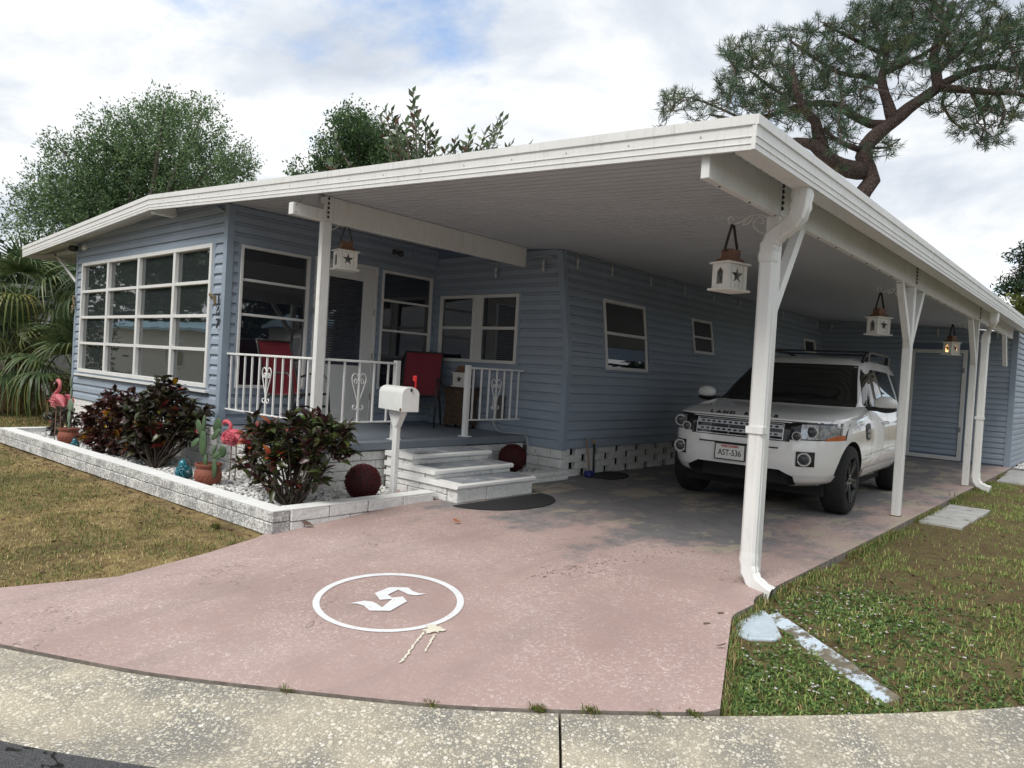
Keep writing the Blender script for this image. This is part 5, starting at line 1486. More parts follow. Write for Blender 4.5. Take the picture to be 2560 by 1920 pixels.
dg = bpy.context.evaluated_depsgraph_get(); me2 = bpy.data.meshes.new_from_object(bo.evaluated_get(dg))
bpy.data.objects.remove(bo); bpy.data.objects.remove(co); me2.name = 'body'
me2.polygons.foreach_set('use_smooth', [True]*len(me2.polygons)); me2.set_sharp_from_angle(angle=R(32))
link(me2, 'body', car)
def patch_front(lo, hi, xs, off, rows=5):
    """grid on the nose between height curves lo(x) and hi(x)"""
    mb = MB(); vs = []
    for x in xs:
        for k in range(rows+1):
            z = lo(x)+(hi(x)-lo(x))*k/rows; vs.append((x, front_y(x, z)-off, z))
    n = rows+1
    mb.add(vs, [(i*n+k, (i+1)*n+k, (i+1)*n+k+1, i*n+k+1) for i in range(len(xs)-1) for k in range(rows)]); return mb
def patch_side(s, pts, off, rows=5):
    """pts: (y, zlo, zhi) along the flank"""
    mb = MB(); vs = []
    for y, lo, hi in pts:
        for k in range(rows+1):
            z = lo+(hi-lo)*k/rows; vs.append((s*(side_x(y, z)+off), y, z))
    n = rows+1
    mb.add(vs, [(i*n+k, (i+1)*n+k, (i+1)*n+k+1, i*n+k+1) for i in range(len(pts)-1) for k in range(rows)]); return mb
lin = np.linspace
def patch_wind(z0, z1, w0, w1, off, nx=25, rows=10):
    mb = MB(); vs = []
    for i in range(nx):
        for k in range(rows+1):
            z = z0+(z1-z0)*k/rows; x = (2*i/(nx-1)-1)*(w0+(w1-w0)*k/rows); vs.append((x, front_y(x, z)-off, z+off*.5))
    n = rows+1
    mb.add(vs, [(i*n+k, (i+1)*n+k, (i+1)*n+k+1, i*n+k+1) for i in range(nx-1) for k in range(rows)]); return mb
# windscreen and its black surround
lk(patch_wind(1.125, 1.622, .80, .625, .005), 'windscreen_frame', GLOSSB, smooth=True)
lk(patch_wind(1.15, 1.60, .745, .585, .009), 'windscreen', CGLASS, smooth=True)
for s in (-1, 1):
    mb = MB(); mb.bar((s*.1-.25, front_y(.1, 1.15)-.03, 1.15), (s*.1+.25, front_y(.3, 1.17)-.03, 1.165), .015, .012); lk(mb, 'wiper', BLK)
    # side glass
    lk(patch_side(s, [(.80, 1.145, 1.17), (.95, 1.145, 1.30), (1.15, 1.145, 1.47), (1.32, 1.145, 1.575), (1.62, 1.145, 1.585), (1.66, 1.145, 1.585)], .006), 'front_window', CGLASS, smooth=True)
    lk(patch_side(s, [(1.73, 1.145, 1.585), (2.2, 1.15, 1.58), (2.42, 1.16, 1.575), (2.52, 1.17, 1.57)], .006), 'rear_window', CGLASS, smooth=True)
    lk(patch_side(s, [(2.68, 1.17, 1.56), (3.0, 1.18, 1.55), (3.26, 1.20, 1.53), (3.34, 1.22, 1.50)], .006), 'quarter_window', CGLASS, smooth=True)
    lk(patch_side(s, [(1.66, 1.14, 1.59), (1.73, 1.14, 1.59)], .005), 'pillar', BLK, smooth=True)
    # door seams, handles, sill, side vent, trim strip
    for y0 in (.78, 1.70, 2.60):
        lk(patch_side(s, [(y0-.003, .47, 1.13), (y0+.003, .47, 1.13)], .002, 10), 'door_seam', BLK)
    lk(patch_side(s, [(.5, .60, .604), (1.2, .62, .624), (2.2, .64, .644)], .004, 1), 'side_crease', SILVER)
    for y0 in (1.46, 2.38):
        mb = MB(); x = side_x(y0, .95); mb.tube([(s*(x-.005), y0-.10, .94), (s*(x+.03), y0-.08, .945), (s*(x+.03), y0+.06, .95), (s*(x-.005), y0+.08, .95)], .016, 8); lk(mb, 'door_handle', PAINT, smooth=True)
    lk(patch_side(s, [(.50, .80, .93), (.56, .77, .95), (.66, .77, .96), (.70, .80, .95)], .006), 'side_vent', BLK)
    for k in range(2):
        lk(patch_side(s, [(.53, .80+.055*k, .835+.055*k), (.66, .80+.055*k, .84+.055*k)], .011), 'vent_blade', SILVER)
    lk(patch_side(s, [(.44, .33, .46), (1.3, .33, .465), (2.22, .33, .46)], .012), 'sill', PAINT, smooth=True)
    # mirror
    mb = MB(); mb.ell((s*1.06, .80, 1.185), (.125, .075, .085), 16, 10); lk(mb, 'mirror', PAINT, smooth=True)
    mb = MB(); mb.ell((s*1.06, .805, 1.13), (.122, .07, .05), 16, 8); mb.bar((s*.86, .82, 1.12), (s*1.0, .81, 1.12), .06, .05); lk(mb, 'mirror_base', BLK, smooth=40)
    # roof rail
    mb = MB(); mb.tube([(s*.64, 1.50, 1.68), (s*.645, 1.60, 1.765), (s*.645, 1.85, 1.815), (s*.645, 2.8, 1.815), (s*.64, 3.05, 1.79), (s*.62, 3.22, 1.69)], [.022, .022, .02, .02, .022, .022], 8); lk(mb, 'roof_rail', BLK, smooth=True)
    for y0 in (1.72, 2.95):
        mb = MB(); mb.bar((s*.64, y0, 1.68), (s*.645, y0, 1.81), .05, .09, (0, 1, 0)); lk(mb, 'rail_foot', BLK, bevel=.008)
    # headlamp: black bezel, reflectors, twin round lamps, amber corner
    lk(patch_front(lambda x: .775+.02*abs(x), lambda x: .955+.01*abs(x), lin(s*.52, s*.905, 14), .004, 6), 'headlamp_bezel', GLOSSB, smooth=True)
    hx = s*.70; mb = MB()
    hl = lk(patch_front(lambda x: .80, lambda x: .945, lin(s*.61, s*.885, 12), .007, 6), 'headlamp', LAMPG, smooth=True)
    for (x, z, r, m2) in ((s*.70, .875, .062, LENS), (s*.585, .825, .048, LENS)):
        y = front_y(x, z)
        rot = Matrix.Rotation(R(90), 3, 'X')
        mb = MB(); mb.lathe([(r, .0), (r, .022), (r*.86, .022), (r*.80, .010), (r*.02, .016)], 20, (x, y-.014, z), rot, cap=False); lk(mb, 'lamp_ring', CHROME, hl, smooth=40)
        mb = MB(); mb.lathe([(r*.78, .018), (r*.5, .028), (.002, .032)], 20, (x, y-.014, z), rot, cap=False); lk(mb, 'lamp_lens', m2, hl, smooth=True)
    lk(patch_front(lambda x: .79, lambda x: .79+.055*min(1, (abs(x)-.79)/.10+.2), lin(s*.80, s*.90, 8), .010, 3), 'amber_lens', AMBER, hl, smooth=True)
    # fog lamp
    x, z = s*.66, .60; y = front_y(x, z); rot = Matrix.Rotation(R(90), 3, 'X') 
    lk(patch_front(lambda x: .525, lambda x: .675, lin(s*.585, s*.735, 6), .006, 4), 'fog_lamp_surround', BLK, smooth=True)
    mb = MB(); mb.lathe([(.068, .0), (.068, .02), (.056, .02), (.050, .008), (.002, .012)], 20, (x, y-.022, z), rot, cap=False); fl = lk(mb, 'fog_lamp', CHROME, smooth=40)
    mb = MB(); mb.lathe([(.050, .012), (.03, .022), (.002, .026)], 18, (x, y-.024, z), rot, cap=False); lk(mb, 'fog_lens', LENS, fl, smooth=True)
    # lower lip
    lk(patch_front(lambda x: .335, lambda x: .43, lin(s*.56, s*.89, 12), .016, 4), 'bumper_lip', PAINT, smooth=True)
    # bonnet crease and shut line
    pts = [(s*.56, front_y(.56, z)-.0, z+.004) for z in (.99, 1.02, 1.06, 1.10, 1.13)]
    lk(patch_side(s, [(-.45, .985, .990), (.0, 1.005, 1.010), (.4, 1.02, 1.025), (.7, 1.05, 1.055)], .003, 1), 'bonnet_seam', BLK)
lk(patch_front(lambda x: .962, lambda x: .970, lin(-.88, .88, 30), .003, 1), 'bonnet_seam', BLK)
# grille
lk(patch_front(lambda x: .765, lambda x: .952, lin(-.52, .52, 20), .006, 5), 'grille_frame', GLOSSB, smooth=True)
for z in (.828, .905):
    gr = None
    cells = [[(x-.021, z), (x-.012, z-.009), (x+.012, z-.009), (x+.021, z), (x+.012, z+.009), (x-.012, z+.009)] for x in lin(-.39, .39, 14)]
    mb = MB(); mb.plate([(x, z-.0205) for x in lin(-.45, .45, 24)]+[(x, z+.0205) for x in lin(.45, -.45, 24)], cells, lambda a, b, d: (a, front_y(a, b)-.014-d, b), .006)
    lk(mb, 'grille_bar', SILVER)
for x in lin(-.3, .3, 4):
    for z in (.790, .867):
        mb = MB(); mb.box((x, front_y(x, z)-.014, z), (.006, .012, .036)); lk(mb, 'grille_divider', SILVER)
for (z0, z1) in ((.775, .783), (.935, .942)):
    lk(patch_front(lambda x: z0, lambda x: z1, lin(-.455, .455, 20), .018, 1), 'grille_surround', CHROME, smooth=True)
for s in (-1, 1):
    lk(patch_front(lambda x: .775, lambda x: .942, lin(s*.452, s*.46, 2), .018, 4), 'grille_surround', CHROME)
mb = MB(); mb.ell((.27, front_y(.27, .80)-.024, .80), (.052, .006, .027), 18, 8); eb = lk(mb, 'oval_badge', CHROME, smooth=True)
mb = MB(); mb.ell((.27, front_y(.27, .80)-.028, .80), (.044, .006, .021), 18, 8); lk(mb, 'badge_face', simple('badge_green', (.01, .05, .03), .3), eb, smooth=True)
# bonnet lettering
wd = 'LAND ROVER'; xs = [-.345, -.27, -.195, -.12, None, .03, .11, .19, .265, .34]
first = None
for y0 in (1.80, 2.70):
    mb = MB(); mb.bar((-.645, y0, 1.815), (.645, y0, 1.815), .05, .022, (0, 0, 1)); lk(mb, 'roof_cross_bar', BLK, bevel=.006)
mb = MB(); mb.b2((-.46, -.63, .31), (.46, -.615, .48)); lk(mb, 'lower_intake', simple('intake_mesh', (.014, .014, .014), .6, .5, 60., bump=1., bscale=120))
for ch, x in zip(wd, xs):
    if x is None: continue
    m = text_mesh(ch, .060, .003, 'bonnet_letter', .003); m.materials.clear(); m.materials.append(BLK)
    z = .997; y = front_y(x, z)
    m.transform(Matrix.Translation((x, y-.010, z+.006)) @ Matrix.Rotation(R(38), 4, 'X') @ Matrix.Scale(1.25, 4, (1, 0, 0))); link(m, 'bonnet_letter', car)
# number plate
PLT = simple('plate_white', (.72, .72, .70), .5, .03); PR = simple('plate_red', (.42, .03, .04), .5, .05); PLB = simple('plate_black', (.02, .02, .025), .5)
px, pz = -.06, .60; pyy = front_y(px, pz)-.035
mb = MB(); mb.box((px, pyy+.010, pz), (.335, .012, .175)); pf = lk(mb, 'plate_frame', BLK, bevel=.004)
mb = MB(); mb.box((px, pyy, pz), (.305, .008, .152)); plate = lk(mb, 'number_plate', PLT, pf, bevel=.002)
for s_, sz, zz, mt, xo, bd in (('AST-536', .088, -.012, PLB, -.012, .0008), ('WISCONSIN', .034, .057, PR, -.02, .0012)):
    m = text_mesh(s_, sz, .0008, 'plate_lettering', bd); m.materials.clear(); m.materials.append(mt)
    m.transform(Matrix.Translation((px+xo*0, pyy-.0055, pz+zz)) @ Matrix.Rotation(R(90), 4, 'X') @ Matrix.Scale(.80 if sz > .05 else 1., 4, (1, 0, 0))); link(m, 'plate_lettering', pf)
lk(patch_front(lambda x: .685, lambda x: .70, lin(-.42, .42, 16), .004, 1), 'bumper_slot', BLK)
# wheels
def wheel(y, s):
    rot = Matrix.Rotation(R(90)*s, 3, 'Y'); c_ = (s*.815, y, .366)
    mb = MB(); mb.lathe([(.24, -.115), (.335, -.118), (.362, -.09), (.366, -.03), (.366, .03), (.362, .09), (.338, .118), (.245, .120)], 40, c_, rot, cap=False); w = lk(mb, 'wheel', RUBT, smooth=50, label='black tyre on dark grey alloy wheel')
    mb = MB(); mb.lathe([(.245, .112), (.238, .118), (.225, .10), (.215, .02), (.02, .0)], 32, c_, rot, cap=False); rim = lk(mb, 'rim', RIMM, w, smooth=40)
    for k in range(5):
        for q in (-.17, .17):
            a = 2*math.pi*k/5+q; a2 = 2*math.pi*k/5+q*.55
            p0 = rot @ Vector((.045*math.cos(a2), .045*math.sin(a2), .085)); p1 = rot @ Vector((.225*math.cos(a), .225*math.sin(a), .105))
            mb = MB(); mb.bar(Vector(c_)+p0, Vector(c_)+p1, .030, .034, rot @ Vector((0, 0, 1))); lk(mb, 'spoke', RIMM, w, bevel=.006)
    mb = MB(); mb.lathe([(.06, .06), (.06, .095), (.03, .105), (.028, .108), (.002, .108)], 18, c_, rot, cap=False); lk(mb, 'hub', RIMM, w, smooth=40)
    for k in range(5):
        a = 2*math.pi*k/5+.6; p = rot @ Vector((.042*math.cos(a), .042*math.sin(a), .10)); mb = MB(); mb.ell(Vector(c_)+p, (.009, .009, .009), 6, 4); lk(mb, 'lug_nut', CHROME, w)
for y in (0.0, 2.66):
    for s in (-1, 1): wheel(y, s)
mb = MB(); mb.b2((-.75, -.4, .2), (.75, 3.2, .33)); lk(mb, 'underbody', WELL)
# ================================================================== TREES
BARK = simple('grey_bark', (.12, .10, .085), .9, .3, 10., bump=1.0, bscale=14)
PBARK = Mat('pine_bark')
_v = PBARK.voro(19., 'DISTANCE_TO_EDGE', PBARK.mix(.05, PBARK.co('Object', (1, 1, .5)), PBARK.noise(9., 3, .6, out=1), 'ADD')); _n = PBARK.noise(6., 6, .65)
PBARK.set(**{'Base Color': PBARK.mix(PBARK.step(_v, .02, .12), (.016, .011, .010), PBARK.ramp(_n, [(.3, (.055, .034, .027)), (.7, (.125, .085, .07))])), 'Roughness': .9})
PBARK.bump(_v, 1.0, .04); PBARK = PBARK.m
TREEL = leafmat('tree_leaf', .45, .4, .3)
NEEDLE = leafmat('pine_needle', .5, .15, .3)
def leaf_quads(P, D, L, W, Cc, roll=None):
    """one folded diamond per leaf: P base points, D directions"""
    n = len(P); D = D/np.linalg.norm(D, axis=1)[:, None]
    A = rng.normal(0, 1, (n, 3)); X = np.cross(D, A); X /= np.linalg.norm(X, axis=1)[:, None]; Z = np.cross(X, D)
    L = np.asarray(L)[:, None]; W = np.asarray(W)[:, None]
    v0 = P; v1 = P+D*L*.45+X*W+Z*W*.3; v2 = P+D*L; v3 = P+D*L*.45-X*W+Z*W*.3
    V = np.stack([v0, v1, v2, v3], 1).reshape(-1, 3)
    i = np.arange(n)*4
    F = np.stack([i, i+1, i+2, i+3], 1)
    return V, F, np.repeat(Cc, 4, axis=0)
def crown_obj(t, name, lobes, n, L, W, pal, mt, hang=.0, clumps=9, base=None, upw=.3, sub=.28):
    """leaves in small clumps through the volume of several lobes: (centre, radii)"""
    vol = np.array([r[0]*r[1]*r[2] for c, r in lobes])**.8; vol /= vol.sum()
    nc = n//clumps; ci = rng.choice(len(lobes), nc, p=vol)
    C_ = np.array([l[0] for l in lobes])[ci]; R_ = np.array([l[1] for l in lobes])[ci]
    d = rng.normal(0, 1, (nc, 3)); d /= np.linalg.norm(d, axis=1)[:, None]
    q = rng.uniform(.12, 1.0, nc)**.42
    CP = C_+d*q[:, None]*R_
    pass
    tint = rng.uniform(.5, 1.45, (len(CP), 1))
    TD = d[:len(CP)]*.7+rng.normal(0, .45, CP.shape)+np.array([0, 0, upw]); TD /= np.linalg.norm(TD, axis=1)[:, None]
    al = rng.uniform(-1, 1, (len(CP)*clumps, 1))*sub
    P = np.repeat(CP, clumps, 0)+np.repeat(TD, clumps, 0)*al+rng.normal(0, sub*.22, (len(CP)*clumps, 3))
    D = rng.normal(0, .75, P.shape)+np.repeat(TD, clumps, 0)*.6
    pc = np.array(pal)[rng.choice(len(pal), len(P))]*np.repeat(tint, clumps, 0)*rng.uniform(.75, 1.25, (len(P), 1))
    V, F, Cc = leaf_quads(P, D, rng.uniform(*L, len(P)), rng.uniform(*W, len(P)), pc)
    V = V-np.array(t.location)
    return link(np_mesh(name, V, F, mt, Cc), name, t, True)
def limbs(t, segs, m, name='trunk'):
    for nm, pts, r0, r1 in segs:
        Q = resample(np.array(pts, float), .25); k = len(Q); rr = np.linspace(r0, r1, k)*(1+.06*np.sin(np.arange(k)*1.7))
        mb = MB(); mb.tube(Q, rr, 9); mb.obj(nm, m, t, smooth=True)
# ---- oak on the left, behind the roof
oc = np.array([-17.3, 5.7, 0])
oak = thing('oak_tree', 'large round green oak tree rising behind the left end of the roof', 'tree', (oc[0], oc[1], -.2))
def px7(x, y): return (x*1400/2212, 200+y*1400/2212)
lob = []
for (x, y, r) in [(640, 170, 120), (560, 260, 150), (760, 190, 110), (700, 330, 190), (470, 240, 110), (440, 380, 160), (300, 330, 110), (270, 470, 150), (175, 430, 80), (165, 520, 100), (560, 430, 190), (840, 330, 110), (940, 330, 75), (930, 420, 100), (800, 440, 160), (420, 520, 170), (650, 110, 60), (810, 110, 55), (240, 270, 50), (600, 560, 260), (350, 620, 240), (960, 290, 45)]:
    u, v = px7(x, y); rr = r*.633*24.5/FPX
    p = at(u, v, 24.5+rng.uniform(-1.8, 1.8)); lob.append((p, (rr, rr*1.25, rr)))
crown_obj(oak, 'crown', lob, 84000, (.08, .15), (.016, .028), [(.11, .185, .085), (.145, .235, .10), (.08, .14, .068), (.20, .28, .12)], TREEL, clumps=20, upw=.7, sub=.34)
limbs(oak, [('trunk', [(oc[0], oc[1], -.3), (oc[0]+.1, oc[1], 2.5), (oc[0]+.1, oc[1]-.1, 4.5)], .35, .22)]+
      [('limb', [(oc[0]+.1, oc[1]-.1, 4.0), tuple(np.array([oc[0], oc[1], 4.5])*.45+np.array(l[0])*.55), tuple(l[0])], .13, .02) for l in lob[:19]], BARK)
# ---- shrubby tree and rubber fig in the middle, behind the roof
sm = thing('privet_tree', 'small leaved green bushy tree behind the middle of the roof', 'tree', tuple(at(870, 470, 20)[:2])+(-.1,))
lob = []; sp_ = []
for (x, y, r) in [(1380, 190, 70), (1440, 240, 95), (1350, 300, 80), (1480, 330, 110), (1400, 380, 100), (1330, 160, 28), (1440, 145, 25), (1270, 320, 40), (1250, 380, 45), (1170, 380, 32), (1375, 110, 18), (1560, 380, 110), (1540, 270, 70), (1270, 240, 26), (1175, 315, 16), (1190, 400, 30)]:
    u, v = px7(x, y); rr = r*.633*20/FPX; lob.append((at(u, v, 20+rng.uniform(-.8, .8)), (rr, rr, rr)))
crown_obj(sm, 'crown', lob, 26000, (.07, .12), (.017, .03), [(.09, .155, .065), (.12, .19, .075), (.06, .11, .05)], TREEL, clumps=8, upw=.6, sub=.24)
b = np.array(sm.location)
limbs(sm, [('trunk', [tuple(b), tuple(b+np.array([0, 0, 3.0]))], .16, .12)]+[('limb', [tuple(b+np.array([0, 0, 2.8])), tuple((b+np.array([0, 0, 4.4]))*.4+np.array(l[0])*.6), tuple(np.array(l[0])+np.array([0, 0, l[1][2]*.8]))], .05, .008) for l in lob], BARK)
fig = thing('rubber_fig_tree', 'rubber fig tree with big bronze green leaves sticking up over the roof', 'tree', tuple(at(1080, 470, 18.5)[:2])+(-.1,))
b = np.array(fig.location)
FIGL = leafmat('fig_leaf', .25, .15, .5)
fv = []
for _ in range(8):
    c1 = np.array([(.08, .13, .06), (.11, .16, .07), (.06, .10, .045), (.16, .10, .07), (.12, .14, .065)][rng.integers(0, 5)])
    v_, f_, c_ = leaf_mesh(rng.uniform(.19, .27), rng.uniform(.045, .06), c1, c1*1.15, .2, rng.uniform(-.1, .3), 4, rng.uniform(-.4, .4)); fv.append(np_mesh('leaf', v_, f_, FIGL, c_, smooth=True))
tips_ = [(1630, 50), (1625, 120), (1600, 170), (1520, 120), (1545, 130), (1570, 160), (1500, 150), (1680, 170), (1700, 190), (1660, 240), (1620, 250), (1580, 230), (1560, 280), (1610, 300), (1680, 300), (1720, 260), (1640, 180), (1740, 310), (1800, 240), (1780, 290), (1830, 270), (1865, 200), (1855, 260), (1900, 280), (1920, 210), (1940, 250), (1975, 150), (1965, 195), (1950, 290), (1995, 160), (2015, 260), (2090, 265), (1720, 340), (1640, 350), (1560, 350), (1860, 320), (1790, 330), (1300, 330), (1320, 240), (1285, 310), (1690, 330), (1600, 210), (1650, 290), (1590, 320), (1750, 350), (1820, 330), (1700, 310), (1900, 320), (1950, 320), (1870, 290), (1760, 280), (1580, 310), (1620, 340), (1680, 350), (1530, 330), (1920, 300), (1480, 360), (1800, 270), (1840, 300), (1880, 330), (1960, 300), (1780, 320), (1720, 220), (1560, 180), (1530, 250), (1590, 260), (1570, 210), (1690, 230), (1650, 140)]
leaves_all = []
for (x, y) in tips_:
    u, v = px7(x, y); tp = at(u, v, 18.5+rng.uniform(-.9, .9))
    st_ = (b+np.array([0, 0, 3.6]))*.35+tp*.65; st_[2] -= .2
    mb = MB(); mb.tube([b+np.array([0, 0, 3.0]), st_, tp+np.array([0, 0, .1])], [.04, .022, .010], 6); mb.obj('branch', BARK, fig, smooth=True)
    for k in range(17):
        q = k/17; a = k*2.4; e = .95-1.1*q
        d_ = np.array([math.cos(a)*math.cos(e), math.sin(a)*math.cos(e), math.sin(e)]); leaves_all.append((tp+(st_-tp)*q*.6, d_))
rng.shuffle(leaves_all)
for i, (p, d_) in enumerate(leaves_all[:300]):
    _, Rm = orient(np.zeros((1, 3)), d_, rng.uniform(-.5, .5), p); o = bpy.data.objects.new('leaf', fv[i % 8]); col.objects.link(o); o.parent = fig; o.matrix_local = Matrix.Translation(Vector(p)-fig.location) @ Rm.to_4x4()
pp_ = np.array([p for p, d_ in leaves_all[300:]]); dd_ = np.array([d_ for p, d_ in leaves_all[300:]])
V, F, Cc = leaf_quads(pp_-b, dd_, rng.uniform(.19, .28, len(pp_)), rng.uniform(.042, .06, len(pp_)), np.tile([.085, .125, .06], (len(pp_), 1))*rng.uniform(.6, 1.5, (len(pp_), 1)))
link(np_mesh('leaves', V, F, FIGL, Cc), 'leaves', fig, True)
limbs(fig, [('trunk', [tuple(b), tuple(b+np.array([.1, 0, 3.2]))], .16, .10)], BARK)
# ---- pine on the right
def q6(x, y, dep): return at(1600+x*960/2212, y*960/2212, dep)
DP = 18.0
pine = thing('pine_tree', 'big leaning pine tree with twisted reddish limbs behind the carport roof', 'tree', tuple(q6(1230, 1220, DP)[:2])+(-.1,))
b = np.array(pine.location)
def br(pts): return [tuple(q6(x, y, DP+d)) for x, y, d in pts]
base = q6(1245, 1180, DP)
SEGS = [('trunk', [tuple(b), tuple(base*.5+b*.5), tuple(base)]+br([(1290, 1100, 0), (1335, 1040, 0), (1310, 975, 0), (1285, 900, 0), (1305, 835, .1), (1375, 765, .2), (1465, 695, .3), (1545, 625, .4), (1640, 560, .5), (1715, 505, .6), (1705, 420, .7), (1690, 330, .8), (1715, 250, .9), (1760, 150, 1.0), (1800, 20, 1.2)]), .36, .09),
        ('limb', br([(1270, 985, 0), (1210, 975, -.2), (1120, 930, -.4), (1060, 890, -.5), (1000, 835, -.7), (900, 815, -.9), (780, 830, -1.2)]), .23, .06),
        ('limb', br([(1060, 890, -.5), (1030, 800, -.6), (1010, 700, -.8), (940, 630, -1.0), (900, 520, -1.2), (880, 400, -1.4)]), .17, .05),
        ('limb', br([(1440, 720, .2), (1330, 715, .6), (1220, 660, 1.0), (1120, 600, 1.3), (950, 600, 1.6), (800, 650, 1.8), (600, 690, 2.0), (400, 660, 2.2)]), .13, .03),
        ('limb', br([(1455, 690, .3), (1430, 600, .5), (1400, 510, .7), (1395, 420, .9), (1420, 320, 1.1), (1380, 200, 1.3), (1330, 80, 1.5)]), .15, .05),
        ('limb', br([(1260, 860, 0), (1180, 830, -.3), (1110, 790, -.6), (1060, 740, -.9)]), .08, .04),
        ('limb', br([(1715, 505, .6), (1850, 515, .2), (2000, 530, -.2), (2150, 535, -.6), (2260, 560, -.8)]), .11, .05),
        ('limb', br([(1720, 500, .6), (1850, 430, 1.0), (2000, 385, 1.4), (2150, 400, 1.8), (2300, 390, 2.0)]), .12, .05),
        ('limb', br([(1705, 420, .7), (1800, 330, 1.2), (1930, 250, 1.6), (2080, 200, 2.0), (2250, 160, 2.3)]), .10, .04),
        ('limb', br([(1405, 420, .9), (1520, 370, .4), (1640, 310, 0), (1720, 250, -.4)]), .08, .04),
        ('limb', br([(1400, 480, .8), (1280, 440, 1.2), (1150, 420, 1.6), (1000, 330, 1.9), (860, 230, 2.2)]), .08, .03),
        ('limb', br([(1420, 320, 1.1), (1300, 260, .6), (1180, 200, .2), (1060, 140, -.1)]), .07, .03),
        ('limb', br([(1900, 520, .1), (1960, 620, 0), (1990, 720, -.1), (1960, 810, -.2)]), .05, .02),
        ('limb', br([(1760, 510, .4), (1740, 600, .5), (1790, 690, .6), (1850, 740, .7)]), .05, .02),
        ('limb', br([(2060, 540, -.3), (2100, 640, -.4), (2060, 740, -.5)]), .05, .02),
        ('limb', br([(950, 600, 1.6), (780, 520, 1.9), (620, 400, 2.2), (520, 350, 2.4)]), .06, .02),
        ('limb', br([(600, 690, 2.0), (400, 600, 2.2), (250, 560, 2.3), (180, 640, 2.3)]), .04, .015),
        ('limb', br([(1310, 850, .1), (1420, 850, .4), (1500, 800, .6)]), .04, .015)]
limbs(pine, SEGS, PBARK)
nodes = []
for nm, pts, r0, r1 in SEGS:
    Q = resample(np.array(pts), .3); nodes += [q for q in Q if q[2] > 5.0]
nodes = np.array(nodes)
REG = [((850, 420), (420, 270), 400), ((700, 500), (260, 200), 150), ((560, 300), (110, 80), 26), ((300, 640), (190, 100), 46), ((240, 560), (110, 60), 18), ((100, 745), (40, 25), 4), ((1050, 150), (120, 60), 24), ((1020, 620), (330, 180), 130),
       ((1500, 120), (330, 170), 300), ((1750, 160), (420, 230), 380), ((2050, 330), (300, 230), 260), ((1250, 330), (260, 200), 130), ((1500, 430), (220, 130), 66), ((1850, 620), (220, 90), 52), ((1960, 700), (200, 130), 70), ((2100, 640), (120, 90), 30), ((1400, 860), (140, 60), 24), ((1130, 720), (200, 90), 40), ((1150, 820), (110, 60), 22), ((1280, 610), (140, 50), 20), ((1130, 980), (60, 40), 6), ((1980, 820), (70, 40), 10), ((2100, 800), (60, 40), 8), ((2330, 250), (260, 260), 160), ((2250, 470), (160, 120), 60)]
TP = []
for (cx_, cy_), (rx, ry), n in REG:
    for _ in range(int(n*.95)):
        while True:
            a, c_ = rng.uniform(-1, 1, 2)
            if a*a+c_*c_ < 1: break
        TP.append(q6(cx_+a*rx, cy_+c_*ry, DP+rng.normal(.6, 1.3)))
TP = np.array(TP)
mb = MB(); Pn = []; Dn = []; Cn = []
dmin = np.array([((nodes-t_)**2).sum(1).min() for t_ in TP])
NB = np.empty((len(nodes)+3*len(TP), 3)); NB[:len(nodes)] = nodes; nN = len(nodes)
for tp in TP[np.argsort(dmin)]:
    i = ((NB[:nN]-tp)**2).sum(1).argmin(); nd = NB[i]
    if ((nd-tp)**2).sum() > 1.6: tp = nd+(tp-nd)*(1.2/np.linalg.norm(tp-nd))
    v_ = tp-nd; ln = np.linalg.norm(v_)
    if ln > .15:
        mid = nd+v_*.5+rng.normal(0, .06*min(1, ln), 3)+np.array([0, 0, -.08*ln])
        mb.tube([nd, mid, tp], [.012+.006*min(1.5, ln), .010, .006], 4, cap=False)
        NB[nN] = mid; NB[nN+1] = nd+v_*.8; nN += 2
    ax = v_/max(ln, .01)+np.array([0, 0, .55]); ax /= np.linalg.norm(ax)
    nn = 30; tone = rng.uniform(.65, 1.3)
    D = rng.normal(0, 1, (nn, 3)); D /= np.linalg.norm(D, axis=1)[:, None]; D = D*.9+ax*.95
    off = rng.uniform(-.16, .06, (nn, 1))*ax
    Pn.append(tp+off); Dn.append(D); cc = np.array([(.048, .090, .046), (.066, .115, .054), (.040, .072, .040)])[rng.choice(3, nn)]*tone
    if rng.random() < .10: cc = cc*np.array([2.0, 1.3, 1.0])
    Cn.append(cc)
mb.obj('twigs', PBARK, pine, stuff=True)
P = np.concatenate(Pn); D = np.concatenate(Dn); Cc = np.concatenate(Cn)
V, F, Cc = leaf_quads(P-b, D, rng.uniform(.15, .25, len(P)), np.full(len(P), .0068), Cc)
link(np_mesh('needles', V, F, NEEDLE, Cc), 'needles', pine, True)
# ---- far trees
def plain_tree(name, label, cat, c, lobes, n, L, W, pal, group=None, sub=.3, hgt=None):
    t = thing(name, label, cat, (c[0], c[1], -.3), group)
    crown_obj(t, 'crown', lobes, n, L, W, pal, TREEL, clumps=10, upw=.3, sub=sub)
    top = np.mean([l[0] for l in lobes], 0)
    limbs(t, [('trunk', [(c[0], c[1], -.4), (c[0]+.05, c[1], top[2]*.5), (float(top[0]), float(top[1]), float(top[2]))], .22, .06)]+[('limb', [(c[0]+.05, c[1], top[2]*.5), tuple(np.array(l[0]))], .07, .02) for l in lobes[:6]], BARK)
    return t
DG = [(.030, .060, .028), (.045, .080, .032), (.024, .045, .024)]
p = at(2560, 700, 30)
lob = [(at(2570+rnd.uniform(-25, 25), 620+18*k, 30), (.35+.10*k, .35+.10*k, .3)) for k in range(7)]
plain_tree('evergreen_tree', 'dark narrow evergreen at the right edge beyond the carport roof', 'tree', p, lob, 3600, (.16, .26), (.02, .035), DG)
p = at(2560, 790, 26)
